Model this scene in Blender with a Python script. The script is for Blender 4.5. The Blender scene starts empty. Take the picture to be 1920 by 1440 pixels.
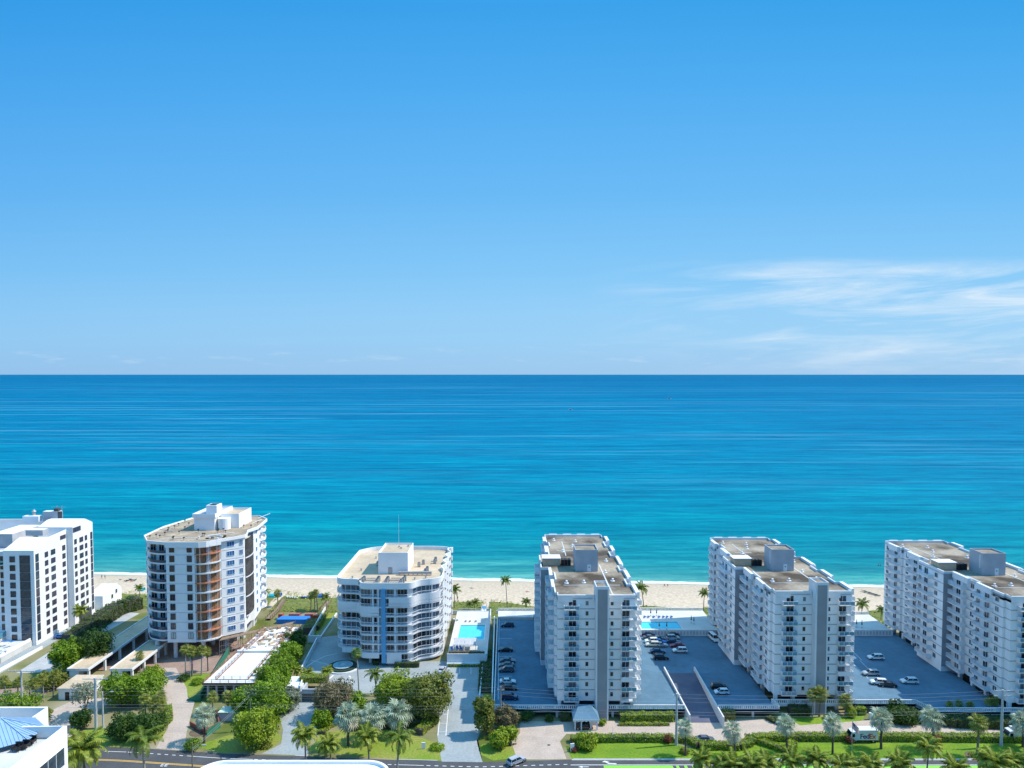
import bpy, math, random
from mathutils import Vector, Matrix
R = math.radians
scene = bpy.context.scene
COL = scene.collection
# ---------------------------------------------------------------- camera
CAM_H = 92.0; FOC = 1340.0; PPY = 762.0; PITCH = math.atan(60.0/1340.0)
cd = bpy.data.cameras.new("camera"); cam = bpy.data.objects.new("camera", cd); COL.objects.link(cam)
cam.location = (0, 0, CAM_H); cam.rotation_euler = (R(90)-PITCH, 0, 0)
cd.sensor_width = 36.0; cd.lens = 36.0*FOC/1920.0; cd.shift_y = 42.0/1920.0
cd.clip_start = 1.0; cd.clip_end = 500000.0
scene.camera = cam
# ---------------------------------------------------------------- sky and sun
SUN_EL = 52.0; SUN_AZ = 9.0      # azimuth measured from +X towards +Y
w = bpy.data.worlds.new("World"); scene.world = w; w.use_nodes = True
nt = w.node_tree; nt.nodes.clear()
def N(nt, t, **k):
    n = nt.nodes.new(t)
    for a, b in k.items(): setattr(n, a, b)
    return n
def mathn(nt, op, a, b=None, clamp=False):
    n = N(nt, 'ShaderNodeMath', operation=op); n.use_clamp = clamp
    for i, x in enumerate((a, b)):
        if x is None: continue
        if isinstance(x, (int, float)): n.inputs[i].default_value = x
        else: nt.links.new(x, n.inputs[i])
    return n.outputs[0]
def ramp(nt, fac, stops, interp='LINEAR'):
    n = N(nt, 'ShaderNodeValToRGB'); e = n.color_ramp.elements; n.color_ramp.interpolation = interp
    while len(e) > 1: e.remove(e[-1])
    e[0].position = stops[0][0]; e[0].color = (*stops[0][1], 1)
    for p, c in stops[1:]:
        x = e.new(p); x.color = (*c, 1)
    nt.links.new(fac, n.inputs[0]); return n.outputs[0]
sky = N(nt, 'ShaderNodeTexSky', sky_type='NISHITA')
sky.sun_disc = False; sky.sun_elevation = R(SUN_EL); sky.sun_rotation = R(90-SUN_AZ)
sky.altitude = 60; sky.air_density = 1.0; sky.dust_density = 0.35; sky.ozone_density = 3.0
hsv = N(nt, 'ShaderNodeHueSaturation'); hsv.inputs['Saturation'].default_value = 1.22
nt.links.new(sky.outputs[0], hsv.inputs['Color'])
tc = N(nt, 'ShaderNodeTexCoord'); sp = N(nt, 'ShaderNodeSeparateXYZ'); nt.links.new(tc.outputs['Generated'], sp.inputs[0])
# cirrus on a high flat layer: project the view direction to a plane and stretch the noise
zz = mathn(nt, 'MAXIMUM', sp.outputs[2], 0.004)
az = mathn(nt, 'DIVIDE', sp.outputs[0], mathn(nt, 'MAXIMUM', sp.outputs[1], 0.05))
el = mathn(nt, 'DIVIDE', sp.outputs[2], mathn(nt, 'MAXIMUM', sp.outputs[1], 0.05))
cmb = N(nt, 'ShaderNodeCombineXYZ')
nt.links.new(mathn(nt, 'MULTIPLY', az, 3.2), cmb.inputs[0])
nt.links.new(mathn(nt, 'MULTIPLY', mathn(nt, 'SUBTRACT', el, mathn(nt, 'MULTIPLY', az, 0.06)), 26.0), cmb.inputs[1])
ns = N(nt, 'ShaderNodeTexNoise'); ns.inputs['Scale'].default_value = 1.0; ns.inputs['Detail'].default_value = 9; ns.inputs['Roughness'].default_value = 0.62
ns.inputs['Distortion'].default_value = 0.6
nt.links.new(cmb.outputs[0], ns.inputs['Vector'])
c0 = ramp(nt, ns.outputs[0], [(0.43, (0,0,0)), (0.56, (.35,.35,.35)), (0.72, (1,1,1))])
mel = ramp(nt, el, [(0.0, (.25,.25,.25)), (0.04, (.6,.6,.6)), (0.07, (1,1,1)), (0.135, (1,1,1)), (0.165, (0,0,0))])
maz = ramp(nt, az, [(0.10, (0,0,0)), (0.36, (.75,.75,.75)), (0.7, (1,1,1))])
cm = mathn(nt, 'MULTIPLY', mathn(nt, 'MULTIPLY', c0, mel), maz)
# small puffs low over the horizon
cmb2 = N(nt, 'ShaderNodeCombineXYZ')
nt.links.new(mathn(nt, 'MULTIPLY', az, 13.0), cmb2.inputs[0]); nt.links.new(mathn(nt, 'MULTIPLY', el, 75.0), cmb2.inputs[1])
ns2 = N(nt, 'ShaderNodeTexNoise'); ns2.inputs['Scale'].default_value = 1.0; ns2.inputs['Detail'].default_value = 6; ns2.inputs['Roughness'].default_value = 0.6
nt.links.new(cmb2.outputs[0], ns2.inputs['Vector'])
p0 = ramp(nt, ns2.outputs[0], [(0.55, (0,0,0)), (0.74, (1,1,1))])
pel = ramp(nt, el, [(0.008, (0,0,0)), (0.018, (.5,.5,.5)), (0.034, (.35,.35,.35)), (0.048, (0,0,0))])
pm = mathn(nt, 'MULTIPLY', p0, pel)
cl = mathn(nt, 'MULTIPLY', mathn(nt, 'ADD', mathn(nt, 'MULTIPLY', cm, 1.15), mathn(nt, 'MULTIPLY', pm, 0.5)), 1.0, True)
# blue tint of the upper sky light, added to make the shade bluer
tint = N(nt, 'ShaderNodeMix', data_type='RGBA', blend_type='MULTIPLY'); tint.inputs[0].default_value = 1.0
nt.links.new(hsv.outputs[0], tint.inputs[6]); tint.inputs[7].default_value = (0.62, 1.0, 1.30, 1)
# low part of the sky graded to the clear pale blue of the photograph, above it bright blue is added to fill shaded walls
K = 1/0.1366
gr = ramp(nt, mathn(nt, 'MULTIPLY', el, 1.0, True), [(0.0, (.34, .58, .85)), (.02, (.34, .60, .88)), (.05, (.33, .63, .92)), (.09, (.30, .62, .94)), (.14, (.235, .58, .94)), (.25, (.145, .49, .92)), (.40, (.078, .41, .88)), (.53, (.038, .35, .82)), (1.0, (.04, .30, .77))])
hz = ramp(nt, mathn(nt, 'ADD', mathn(nt, 'MULTIPLY', az, .5), .5), [(0.1, (.88, .93, .97)), (.5, (1, 1, 1)), (.9, (1.12, 1.05, 1.01))])
g2 = N(nt, 'ShaderNodeMix', data_type='RGBA', blend_type='MULTIPLY'); g2.inputs[0].default_value = 1; nt.links.new(gr, g2.inputs[6]); nt.links.new(hz, g2.inputs[7])
g3 = N(nt, 'ShaderNodeVectorMath', operation='SCALE'); nt.links.new(g2.outputs[2], g3.inputs[0]); g3.inputs['Scale'].default_value = K
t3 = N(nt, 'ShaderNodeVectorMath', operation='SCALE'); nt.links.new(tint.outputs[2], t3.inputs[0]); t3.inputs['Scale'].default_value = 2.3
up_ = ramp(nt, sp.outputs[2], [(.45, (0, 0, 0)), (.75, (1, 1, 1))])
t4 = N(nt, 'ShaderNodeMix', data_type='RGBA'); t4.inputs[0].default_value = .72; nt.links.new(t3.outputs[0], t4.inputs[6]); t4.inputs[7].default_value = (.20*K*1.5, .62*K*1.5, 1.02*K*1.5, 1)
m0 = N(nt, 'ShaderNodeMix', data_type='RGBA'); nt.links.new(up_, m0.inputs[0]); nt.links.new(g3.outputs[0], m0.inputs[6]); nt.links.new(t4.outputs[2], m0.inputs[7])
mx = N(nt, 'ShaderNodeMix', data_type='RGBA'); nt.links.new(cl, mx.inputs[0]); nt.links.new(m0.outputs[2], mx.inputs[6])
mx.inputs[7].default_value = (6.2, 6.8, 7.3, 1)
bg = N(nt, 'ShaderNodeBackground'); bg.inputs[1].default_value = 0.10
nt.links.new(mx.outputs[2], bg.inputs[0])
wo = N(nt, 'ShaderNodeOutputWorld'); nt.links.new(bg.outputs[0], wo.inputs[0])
sd = bpy.data.lights.new("sun", 'SUN'); sd.energy = 4.0; sd.angle = R(0.53); sd.color = (1.0, 0.92, 0.80)
so = bpy.data.objects.new("sun", sd); COL.objects.link(so)
sv = Vector((math.cos(R(SUN_EL))*math.cos(R(SUN_AZ)), math.cos(R(SUN_EL))*math.sin(R(SUN_AZ)), math.sin(R(SUN_EL))))
so.rotation_euler = sv.to_track_quat('Z', 'Y').to_euler(); so.location = (200, 60, 260)
vs = scene.view_settings; vs.view_transform = 'Standard'; vs.look = 'None'; vs.gamma = 1; vs.use_curve_mapping = False
vs.exposure = 0.45
# ---------------------------------------------------------------- helpers
_cp, _sp = math.cos(PITCH), math.sin(PITCH)
def ray(px, py):
    dx = (px-960.0)/FOC; dv = (PPY-py)/FOC
    return Vector((dx, _cp+_sp*dv, -_sp+_cp*dv))
def G(px, py, z=0.0):            # point of the level plane z seen at a position of the photograph
    r = ray(px, py); t = (z-CAM_H)/r.z
    return Vector((r.x*t, r.y*t, z))
def ZY(py, Y):                   # height seen at image row py at distance Y
    r = ray(960, py); return CAM_H + r.z/r.y*Y
def XY(px, py, Y):
    r = ray(px, py); return r.x/r.y*Y
def hgt(px, ybase, ytop, z=0.0):
    p = G(px, ybase, z); return ZY(ytop, p.y)-z

def tag(o, label=None, cat=None, group=None, kind=None):
    if label: o['label'] = label
    if cat: o['category'] = cat
    if group: o['group'] = group
    if kind: o['kind'] = kind
    return o
def empty(name, loc, label=None, cat=None, group=None, rz=0, kind=None):
    o = bpy.data.objects.new(name, None); COL.objects.link(o); o.location = loc; o.rotation_euler = (0, 0, rz)
    o.empty_display_size = 1
    return tag(o, label, cat, group, kind)
def off(o):
    v = Vector((0, 0, 0))
    while o is not None:
        v += o.location; o = o.parent
    return v
KIDS = {}
def link(name, me, parent=None, loc=(0, 0, 0), rz=0):
    o = bpy.data.objects.new(name, me); COL.objects.link(o)
    if parent is not None:
        o.parent = parent; KIDS.setdefault(parent.name, []).append(o)
    o.location = loc; o.rotation_euler = (0, 0, rz)
    return o
def copy_tree(o, parent=None):
    c = o.copy(); COL.objects.link(c)
    if parent is not None:
        c.parent = parent; KIDS.setdefault(parent.name, []).append(c)
    for k in list(KIDS.get(o.name, [])): copy_tree(k, c)
    return c
def kids(o): return KIDS.get(o.name, [])

class MB:
    def __init__(s): s.v = []; s.f = []; s.m = []; s.T = None
    def add(s, vs, fs, m=0):
        n = len(s.v)
        if s.T is not None: vs = [tuple(s.T @ Vector(v)) for v in vs]
        s.v.extend([tuple(v) for v in vs])
        for i, f in enumerate(fs):
            s.f.append(tuple(n+k for k in f)); s.m.append(m[i] if isinstance(m, (list, tuple)) else m)
        return s
    def box(s, x0, y0, z0, x1, y1, z1, m=0, mtop=None):
        vs = [(x0,y0,z0),(x1,y0,z0),(x1,y1,z0),(x0,y1,z0),(x0,y0,z1),(x1,y0,z1),(x1,y1,z1),(x0,y1,z1)]
        mt = m if mtop is None else mtop
        return s.add(vs, [(0,3,2,1),(4,5,6,7),(0,1,5,4),(1,2,6,5),(2,3,7,6),(3,0,4,7)], [m, mt, m, m, m, m])
    def prism(s, pts, z0, z1, m=0, mtop=None):
        a = sum(pts[i][0]*pts[(i+1) % len(pts)][1]-pts[(i+1) % len(pts)][0]*pts[i][1] for i in range(len(pts)))
        if a < 0: pts = pts[::-1]
        n = len(pts)
        vs = [(p[0], p[1], z0) for p in pts]+[(p[0], p[1], z1) for p in pts]
        fs = [tuple(range(n))[::-1], tuple(range(n, 2*n))]+[(i, (i+1) % n, n+(i+1) % n, n+i) for i in range(n)]
        mt = m if mtop is None else mtop
        return s.add(vs, fs, [m, mt]+[m]*n)
    def wall(s, pts, z0, z1, th, m=0, closed=False):   # thin wall following a path, thickness inwards (left of path)
        P = [Vector((p[0], p[1])) for p in pts]; n = len(P)
        O = []
        for i in range(n):
            a = P[i-1] if (i > 0 or closed) else P[i]; b = P[(i+1) % n] if (i < n-1 or closed) else P[i]
            t = (b-a); t = t.normalized() if t.length > 1e-6 else Vector((1, 0))
            O.append(P[i]+Vector((-t.y, t.x))*th)
        z0s = z0 if isinstance(z0, (list, tuple)) else [z0]*n
        z1s = z1 if isinstance(z1, (list, tuple)) else [z1]*n
        vs = []
        for i in range(n):
            vs += [(P[i].x, P[i].y, z0s[i]), (P[i].x, P[i].y, z1s[i]), (O[i].x, O[i].y, z1s[i]), (O[i].x, O[i].y, z0s[i])]
        fs = []
        for i in range(n if closed else n-1):
            a = 4*i; b = 4*((i+1) % n)
            fs += [(a, b, b+1, a+1), (a+1, b+1, b+2, a+2), (a+2, b+2, b+3, a+3), (a+3, b+3, b, a)]
        if not closed: fs += [(0, 1, 2, 3), (4*n-1, 4*n-2, 4*n-3, 4*n-4)]
        return s.add(vs, fs, m)
    def tube(s, pts, rad, n=6, m=0, cap=True):
        pts = [Vector(p) for p in pts]
        rad = rad if isinstance(rad, (list, tuple)) else [rad]*len(pts)
        vs = []; fs = []
        for i, p in enumerate(pts):
            t = (pts[min(i+1, len(pts)-1)]-pts[max(i-1, 0)]).normalized()
            u = t.orthogonal().normalized() if i == 0 else (u-t*u.dot(t)).normalized()
            v = t.cross(u)
            for k in range(n):
                a = 2*math.pi*k/n; vs.append(p+(u*math.cos(a)+v*math.sin(a))*rad[i])
        for i in range(len(pts)-1):
            for k in range(n):
                fs.append((i*n+k, i*n+(k+1) % n, (i+1)*n+(k+1) % n, (i+1)*n+k))
        if cap: fs += [tuple(range(n))[::-1], tuple(range((len(pts)-1)*n, len(pts)*n))]
        return s.add([tuple(v) for v in vs], fs, m)
    def cyl(s, x, y, z0, z1, r, n=12, m=0, r2=None, mtop=None):
        r2 = r if r2 is None else r2
        vs = [(x+r*math.cos(2*math.pi*k/n), y+r*math.sin(2*math.pi*k/n), z0) for k in range(n)]
        vs += [(x+r2*math.cos(2*math.pi*k/n), y+r2*math.sin(2*math.pi*k/n), z1) for k in range(n)]
        fs = [tuple(range(n))[::-1], tuple(range(n, 2*n))]+[(k, (k+1) % n, n+(k+1) % n, n+k) for k in range(n)]
        return s.add(vs, fs, [m, m if mtop is None else mtop]+[m]*n)
    def mesh(s, name, mats, o=Vector((0, 0, 0)), smooth=False):
        me = bpy.data.meshes.new(name)
        me.from_pydata([(v[0]-o[0], v[1]-o[1], v[2]-o[2]) for v in s.v], [], s.f)
        for m in (mats if isinstance(mats, (list, tuple)) else [mats]): me.materials.append(m)
        me.polygons.foreach_set('material_index', s.m)
        if smooth: me.polygons.foreach_set('use_smooth', [True]*len(s.f))
        me.update(); return me
    def build(s, name, mats, parent=None, smooth=False, loc=None):
        if loc is not None: return link(name, s.mesh(name, mats, Vector(loc), smooth), None, loc)
        return link(name, s.mesh(name, mats, off(parent), smooth), parent)

# ---------------------------------------------------------------- materials
MATS = {}
def mat(name, col, rough=0.7, var=0.12, scale=0.6, metal=0.0, bump=0.0, col2=None, detail=5, thr=(0.35, 0.7), spec=0.4, coat=0, fine=0.0, finescale=6.0, stretch=None, trans=0.0):
    if name in MATS: return MATS[name]
    m = bpy.data.materials.new(name); m.use_nodes = True; t = m.node_tree; b = t.nodes['Principled BSDF']
    b.inputs['Roughness'].default_value = rough; b.inputs['Metallic'].default_value = metal
    b.inputs['Specular IOR Level'].default_value = spec
    if coat: b.inputs['Coat Weight'].default_value = coat
    g = N(t, 'ShaderNodeTexCoord'); vec = g.outputs['Object']
    if stretch:
        mp = N(t, 'ShaderNodeMapping'); mp.inputs['Scale'].default_value = stretch; t.links.new(vec, mp.inputs[0]); vec = mp.outputs[0]
    n = N(t, 'ShaderNodeTexNoise'); n.inputs['Scale'].default_value = scale; n.inputs['Detail'].default_value = detail
    t.links.new(vec, n.inputs['Vector'])
    c2 = col2 if col2 is not None else tuple(c*(1-var*2) for c in col)
    out = ramp(t, n.outputs[0], [(thr[0], c2), (thr[1], col)])
    if fine:
        n2 = N(t, 'ShaderNodeTexNoise'); n2.inputs['Scale'].default_value = finescale; n2.inputs['Detail'].default_value = 3
        t.links.new(vec, n2.inputs['Vector'])
        mm = N(t, 'ShaderNodeMix', data_type='RGBA', blend_type='MULTIPLY'); mm.inputs[0].default_value = 1
        t.links.new(out, mm.inputs[6])
        t.links.new(ramp(t, n2.outputs[0], [(0.3, (1-fine,)*3), (0.7, (1+fine*0.5,)*3)]), mm.inputs[7]); out = mm.outputs[2]
    t.links.new(out, b.inputs['Base Color'])
    if bump:
        bn = N(t, 'ShaderNodeBump'); bn.inputs['Strength'].default_value = bump
        n3 = N(t, 'ShaderNodeTexNoise'); n3.inputs['Scale'].default_value = finescale; t.links.new(vec, n3.inputs['Vector'])
        t.links.new(n3.outputs[0], bn.inputs['Height']); t.links.new(bn.outputs[0], b.inputs['Normal'])
    MATS[name] = m; return m
def leafmat(name, c1, c2, trans=0.35, scale=0.7):
    if name in MATS: return MATS[name]
    m = bpy.data.materials.new(name); m.use_nodes = True; t = m.node_tree; t.nodes.clear()
    g = N(t, 'ShaderNodeTexCoord'); n = N(t, 'ShaderNodeTexNoise'); n.inputs['Scale'].default_value = scale; n.inputs['Detail'].default_value = 4
    t.links.new(g.outputs['Object'], n.inputs['Vector'])
    geo = N(t, 'ShaderNodeNewGeometry'); oi = N(t, 'ShaderNodeObjectInfo')
    f = mathn(t, 'ADD', mathn(t, 'MULTIPLY', n.outputs[0], 0.9), mathn(t, 'MULTIPLY', geo.outputs['Random Per Island'], 0.45))
    f = mathn(t, 'ADD', f, mathn(t, 'MULTIPLY', oi.outputs['Random'], 0.12))
    c = ramp(t, f, [(0.35, c1), (0.95, c2)])
    b = N(t, 'ShaderNodeBsdfPrincipled'); b.inputs['Roughness'].default_value = 0.5; b.inputs['Specular IOR Level'].default_value = 0.35
    t.links.new(c, b.inputs['Base Color'])
    tr = N(t, 'ShaderNodeBsdfTranslucent'); t.links.new(c, tr.inputs[0])
    mx = N(t, 'ShaderNodeMixShader'); mx.inputs[0].default_value = trans
    t.links.new(b.outputs[0], mx.inputs[1]); t.links.new(tr.outputs[0], mx.inputs[2])
    o = N(t, 'ShaderNodeOutputMaterial'); t.links.new(mx.outputs[0], o.inputs[0])
    MATS[name] = m; return m

WHITE = mat('white_stucco', (0.83, 0.83, 0.82), 0.75, 0.035, 0.35)
WHITE2 = mat('white_paint', (0.74, 0.75, 0.76), 0.6, 0.04, 0.5)
OFFW = mat('off_white_render', (0.66, 0.67, 0.67), 0.8, 0.06, 0.3)
GREYW = mat('grey_render', (0.30, 0.31, 0.33), 0.8, 0.08, 0.3)
PALEG = mat('pale_grey_render', (0.46, 0.47, 0.49), 0.8, 0.08, 0.4)
BLUEP = mat('blue_stripe_paint', (0.12, 0.38, 0.62), 0.6, 0.05, 0.5)
GLASS = mat('dark_window_glass', (0.018, 0.028, 0.045), 0.08, 0.3, 0.9, spec=0.7)
GLASSM = mat('mid_window_glass', (0.05, 0.08, 0.12), 0.1, 0.3, 0.9, spec=0.7)
CURT = mat('curtained_window_glass', (0.22, 0.23, 0.24), 0.2, 0.2, 1.2, spec=0.6)
TEALG = mat('teal_balcony_glass', (0.10, 0.30, 0.42), 0.1, 0.15, 0.8, spec=0.8)
RAILW = mat('white_rail_paint', (0.72, 0.73, 0.75), 0.5, 0.03, 1)
BLACK = mat('black_metal', (0.02, 0.02, 0.022), 0.5, 0.1, 2)
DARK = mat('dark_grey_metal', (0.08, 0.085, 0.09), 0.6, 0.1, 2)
STEEL = mat('galvanised_steel', (0.42, 0.43, 0.44), 0.45, 0.12, 2, metal=0.3)
ROOFG = mat('weathered_gravel_roof', (0.37, 0.305, 0.23), 0.95, 0, 0.085, col2=(0.070, 0.052, 0.035), detail=10, thr=(0.38, 0.60), fine=0.22, finescale=1.2)
ROOFC = mat('cream_roof_membrane', (0.60, 0.465, 0.32), 0.9, 0.12, 0.12, fine=0.12, finescale=0.9)
CONC = mat('poured_concrete', (0.46, 0.46, 0.45), 0.9, 0.1, 0.3, fine=0.12)
CONCP = mat('pale_concrete', (0.62, 0.61, 0.58), 0.9, 0.08, 0.25, fine=0.1)
DECK = mat('grey_deck_coating', (0.10, 0.20, 0.285), 0.85, 0.11, 0.10, detail=9, fine=0.12, finescale=0.6)
DRIVE = mat('grey_drive_concrete', (0.33, 0.36, 0.365), 0.9, 0.07, 0.2, fine=0.14, finescale=1.5)
PAVER = mat('pink_paver', (0.50, 0.40, 0.33), 0.9, 0.07, 0.25, fine=0.18, finescale=2.2)
PAVER2 = mat('red_brown_paver', (0.36, 0.25, 0.20), 0.9, 0.10, 0.3, fine=0.2, finescale=2.0)
ASPH = mat('asphalt', (0.085, 0.085, 0.09), 0.9, 0.10, 0.2, fine=0.15, finescale=1.5)
LINEW = mat('white_road_paint', (0.75, 0.75, 0.75), 0.7, 0.06, 1.5)
LINEY = mat('yellow_road_paint', (0.72, 0.42, 0.08), 0.7, 0.06, 1.5)
LINEG = mat('green_lane_paint', (0.22, 0.62, 0.05), 0.7, 0.06, 1.5)
LAWN = mat('lawn_grass', (0.20, 0.30, 0.015), 0.95, 0, 0.11, col2=(0.11, 0.21, 0.010), detail=7, fine=0.30, finescale=2.0)
LAWN2 = mat('dry_lawn_grass', (0.28, 0.27, 0.06), 0.95, 0, 0.10, col2=(0.17, 0.25, 0.015), detail=7, fine=0.30, finescale=2.0)
SOIL = mat('mulch_soil', (0.20, 0.14, 0.09), 0.95, 0, 0.3, col2=(0.10, 0.07, 0.045), fine=0.2)
WOOD = mat('weathered_wood', (0.28, 0.20, 0.13), 0.85, 0.12, 1.0)
WOODO = mat('orange_plywood', (0.38, 0.20, 0.095), 0.8, 0, 0.5, col2=(0.22, 0.115, 0.06), fine=0.25, finescale=1.5)
RUST = mat('red_formwork_steel', (0.34, 0.17, 0.11), 0.7, 0.15, 0.8)
TRUNK = mat('palm_trunk_bark', (0.22, 0.19, 0.16), 0.9, 0.2, 2.0, stretch=(1, 1, 6))
TRUNKD = mat('dark_trunk_bark', (0.11, 0.09, 0.075), 0.9, 0.2, 2.0)
TRUNKP = mat('pale_trunk_bark', (0.36, 0.34, 0.31), 0.9, 0.15, 2.0, stretch=(1, 1, 6))
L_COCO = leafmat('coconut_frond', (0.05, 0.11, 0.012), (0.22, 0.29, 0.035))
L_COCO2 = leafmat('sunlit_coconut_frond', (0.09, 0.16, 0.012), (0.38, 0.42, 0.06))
L_SAB = leafmat('fan_frond', (0.09, 0.13, 0.015), (0.34, 0.36, 0.07))
L_SILV = leafmat('silver_frond', (0.12, 0.19, 0.13), (0.44, 0.51, 0.36), 0.2)
L_SILD = leafmat('dry_silver_frond', (0.26, 0.25, 0.18), (0.58, 0.54, 0.40), 0.2)
L_GREEN = leafmat('broad_green_leaf', (0.04, 0.11, 0.004), (0.25, 0.385, 0.016), scale=0.45)
L_LIME = leafmat('lime_leaf', (0.10, 0.17, 0.004), (0.37, 0.46, 0.03), scale=0.45)
L_OLIVE = leafmat('olive_leaf', (0.06, 0.09, 0.010), (0.28, 0.30, 0.045), scale=0.45)
L_BROWN = leafmat('brownish_leaf', (0.10, 0.085, 0.04), (0.26, 0.22, 0.11), scale=0.45)
L_GREYG = leafmat('grey_green_leaf', (0.12, 0.15, 0.10), (0.30, 0.34, 0.23), scale=0.45)
L_DARK = leafmat('dark_shaded_leaf', (0.02, 0.055, 0.006), (0.07, 0.14, 0.015), scale=0.5)  # dark leaf; the shade on plants in shadow is put into its colour
L_HEDGE = leafmat('clipped_hedge_leaf', (0.09, 0.19, 0.006), (0.34, 0.46, 0.02), scale=0.4)
L_RED = leafmat('red_shrub_leaf', (0.12, 0.03, 0.02), (0.30, 0.10, 0.05), scale=0.5)
POOLW = mat('pool_water', (0.10, 0.62, 0.74), 0.08, 0.06, 0.5, spec=0.5, bump=0.08, finescale=2.0)
METALB = mat('blue_metal_roof', (0.27, 0.42, 0.60), 0.45, 0.05, 0.5)
BLUEC = mat('blue_canvas', (0.03, 0.20, 0.62), 0.8, 0.08, 1)
REDC = mat('red_plastic', (0.60, 0.05, 0.03), 0.6, 0.08, 1)
GREENC = mat('green_windscreen_mesh', (0.03, 0.20, 0.13), 0.8, 0.1, 1)
TYRE = mat('tyre_rubber', (0.015, 0.015, 0.015), 0.8, 0.1, 4)
RIM = mat('alloy_rim', (0.45, 0.45, 0.46), 0.35, 0.05, 4, metal=0.8)
SKIN = mat('skin', (0.45, 0.26, 0.18), 0.6, 0.05, 4)
# ---------------------------------------------------------------- building components
_mc = {}
def win_mesh(w, h, kind='two', glass=None, frame=None):
    g = glass or GLASS; fr = frame or WHITE2
    key = (round(w, 2), round(h, 2), kind, g.name, fr.name)
    if key in _mc: return _mc[key]
    m = MB(); hw = w/2; t = 0.05
    m.box(-hw, -0.05, 0, hw, 0.02, h, 1)                       # glass body
    for (a, b, c, d) in ((-hw-t, -t, hw+t, 0), (-hw-t, h, hw+t, h+t), (-hw-t, 0, -hw, h), (hw, 0, hw+t, h)):
        m.box(a, -0.14, b, c, 0.02, d, 0)
    nv = {'one': 1, 'two': 2, 'three': 3, 'four': 4, 'grid': 2}[kind]
    for k in range(1, nv):
        x = -hw+w*k/nv; m.box(x-0.035, -0.12, 0, x+0.035, -0.05, h, 0)
    if kind == 'grid': m.box(-hw, -0.10, h*0.5-0.03, hw, -0.05, h*0.5+0.03, 0)
    me = m.mesh('window', [fr, g]); _mc[key] = me; return me
def nang(nx, ny): return math.atan2(nx, -ny)
def put(name, me, parent, x, y, z, n, label=None):
    o = off(parent)
    ob = link(name, me, parent, (x-o.x, y-o.y, z-o.z), nang(*n))
    if label: ob['label'] = label
    return ob
def bal_mesh(w, d, style='bars', endsolid=True, rail_h=1.05, slab=0.22):
    key = ('bal', round(w, 2), round(d, 2), style, endsolid)
    if key in _mc: return _mc[key]
    m = MB(); hw = w/2
    m.box(-hw, -d, -slab, hw, 0, 0, 0)
    if style == 'solid': m.box(-hw, -d, 0, hw, -d+0.12, rail_h, 0)
    elif style == 'glass':
        m.box(-hw+0.05, -d+0.03, 0.10, hw-0.05, -d+0.07, rail_h-0.08, 2)
        m.box(-hw, -d, rail_h-0.08, hw, -d+0.10, rail_h, 1)
        for k in range(4):
            x = -hw+0.05+(w-0.1)*k/3; m.box(x-0.05, -d, 0, x+0.05, -d+0.10, rail_h-0.08, 1)
    else:
        m.box(-hw, -d, rail_h-0.08, hw, -d+0.08, rail_h, 1); m.box(-hw, -d, 0.08, hw, -d+0.08, 0.16, 1)
        nb = int(w/0.34)
        for k in range(nb+1):
            x = -hw+0.04+(w-0.08)*k/nb; m.box(x-0.045, -d+0.01, 0.16, x+0.045, -d+0.07, rail_h-0.08, 1)
    for s in (-1, 1):
        x0, x1 = (-hw, -hw+0.12) if s < 0 else (hw-0.12, hw)
        if endsolid: m.box(x0, -d+0.12, 0, x1, 0, rail_h, 0)
        else:
            m.box(x0, -d+0.10, rail_h-0.08, x1, 0, rail_h, 1)
            nb = max(2, int(d/0.4))
            for k in range(nb):
                y = -d+0.3+(d-0.4)*k/nb; m.box(x0+0.02, y-0.04, 0, x1-0.02, y+0.04, rail_h-0.08, 1)
    me = m.mesh('balcony', [WHITE2, RAILW, TEALG]); _mc[key] = me; return me
def chair_bits(m, x, y, z, c=0):
    m.box(x-0.25, y-0.25, z+0.38, x+0.25, y+0.25, z+0.44, c); m.box(x-0.25, y+0.2, z+0.44, x+0.25, y+0.25, z+0.9, c)
    for a in (-0.22, 0.22):
        for b in (-0.22, 0.22): m.box(x+a-0.02, y+b-0.02, z, x+a+0.02, y+b+0.02, z+0.38, c)

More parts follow.
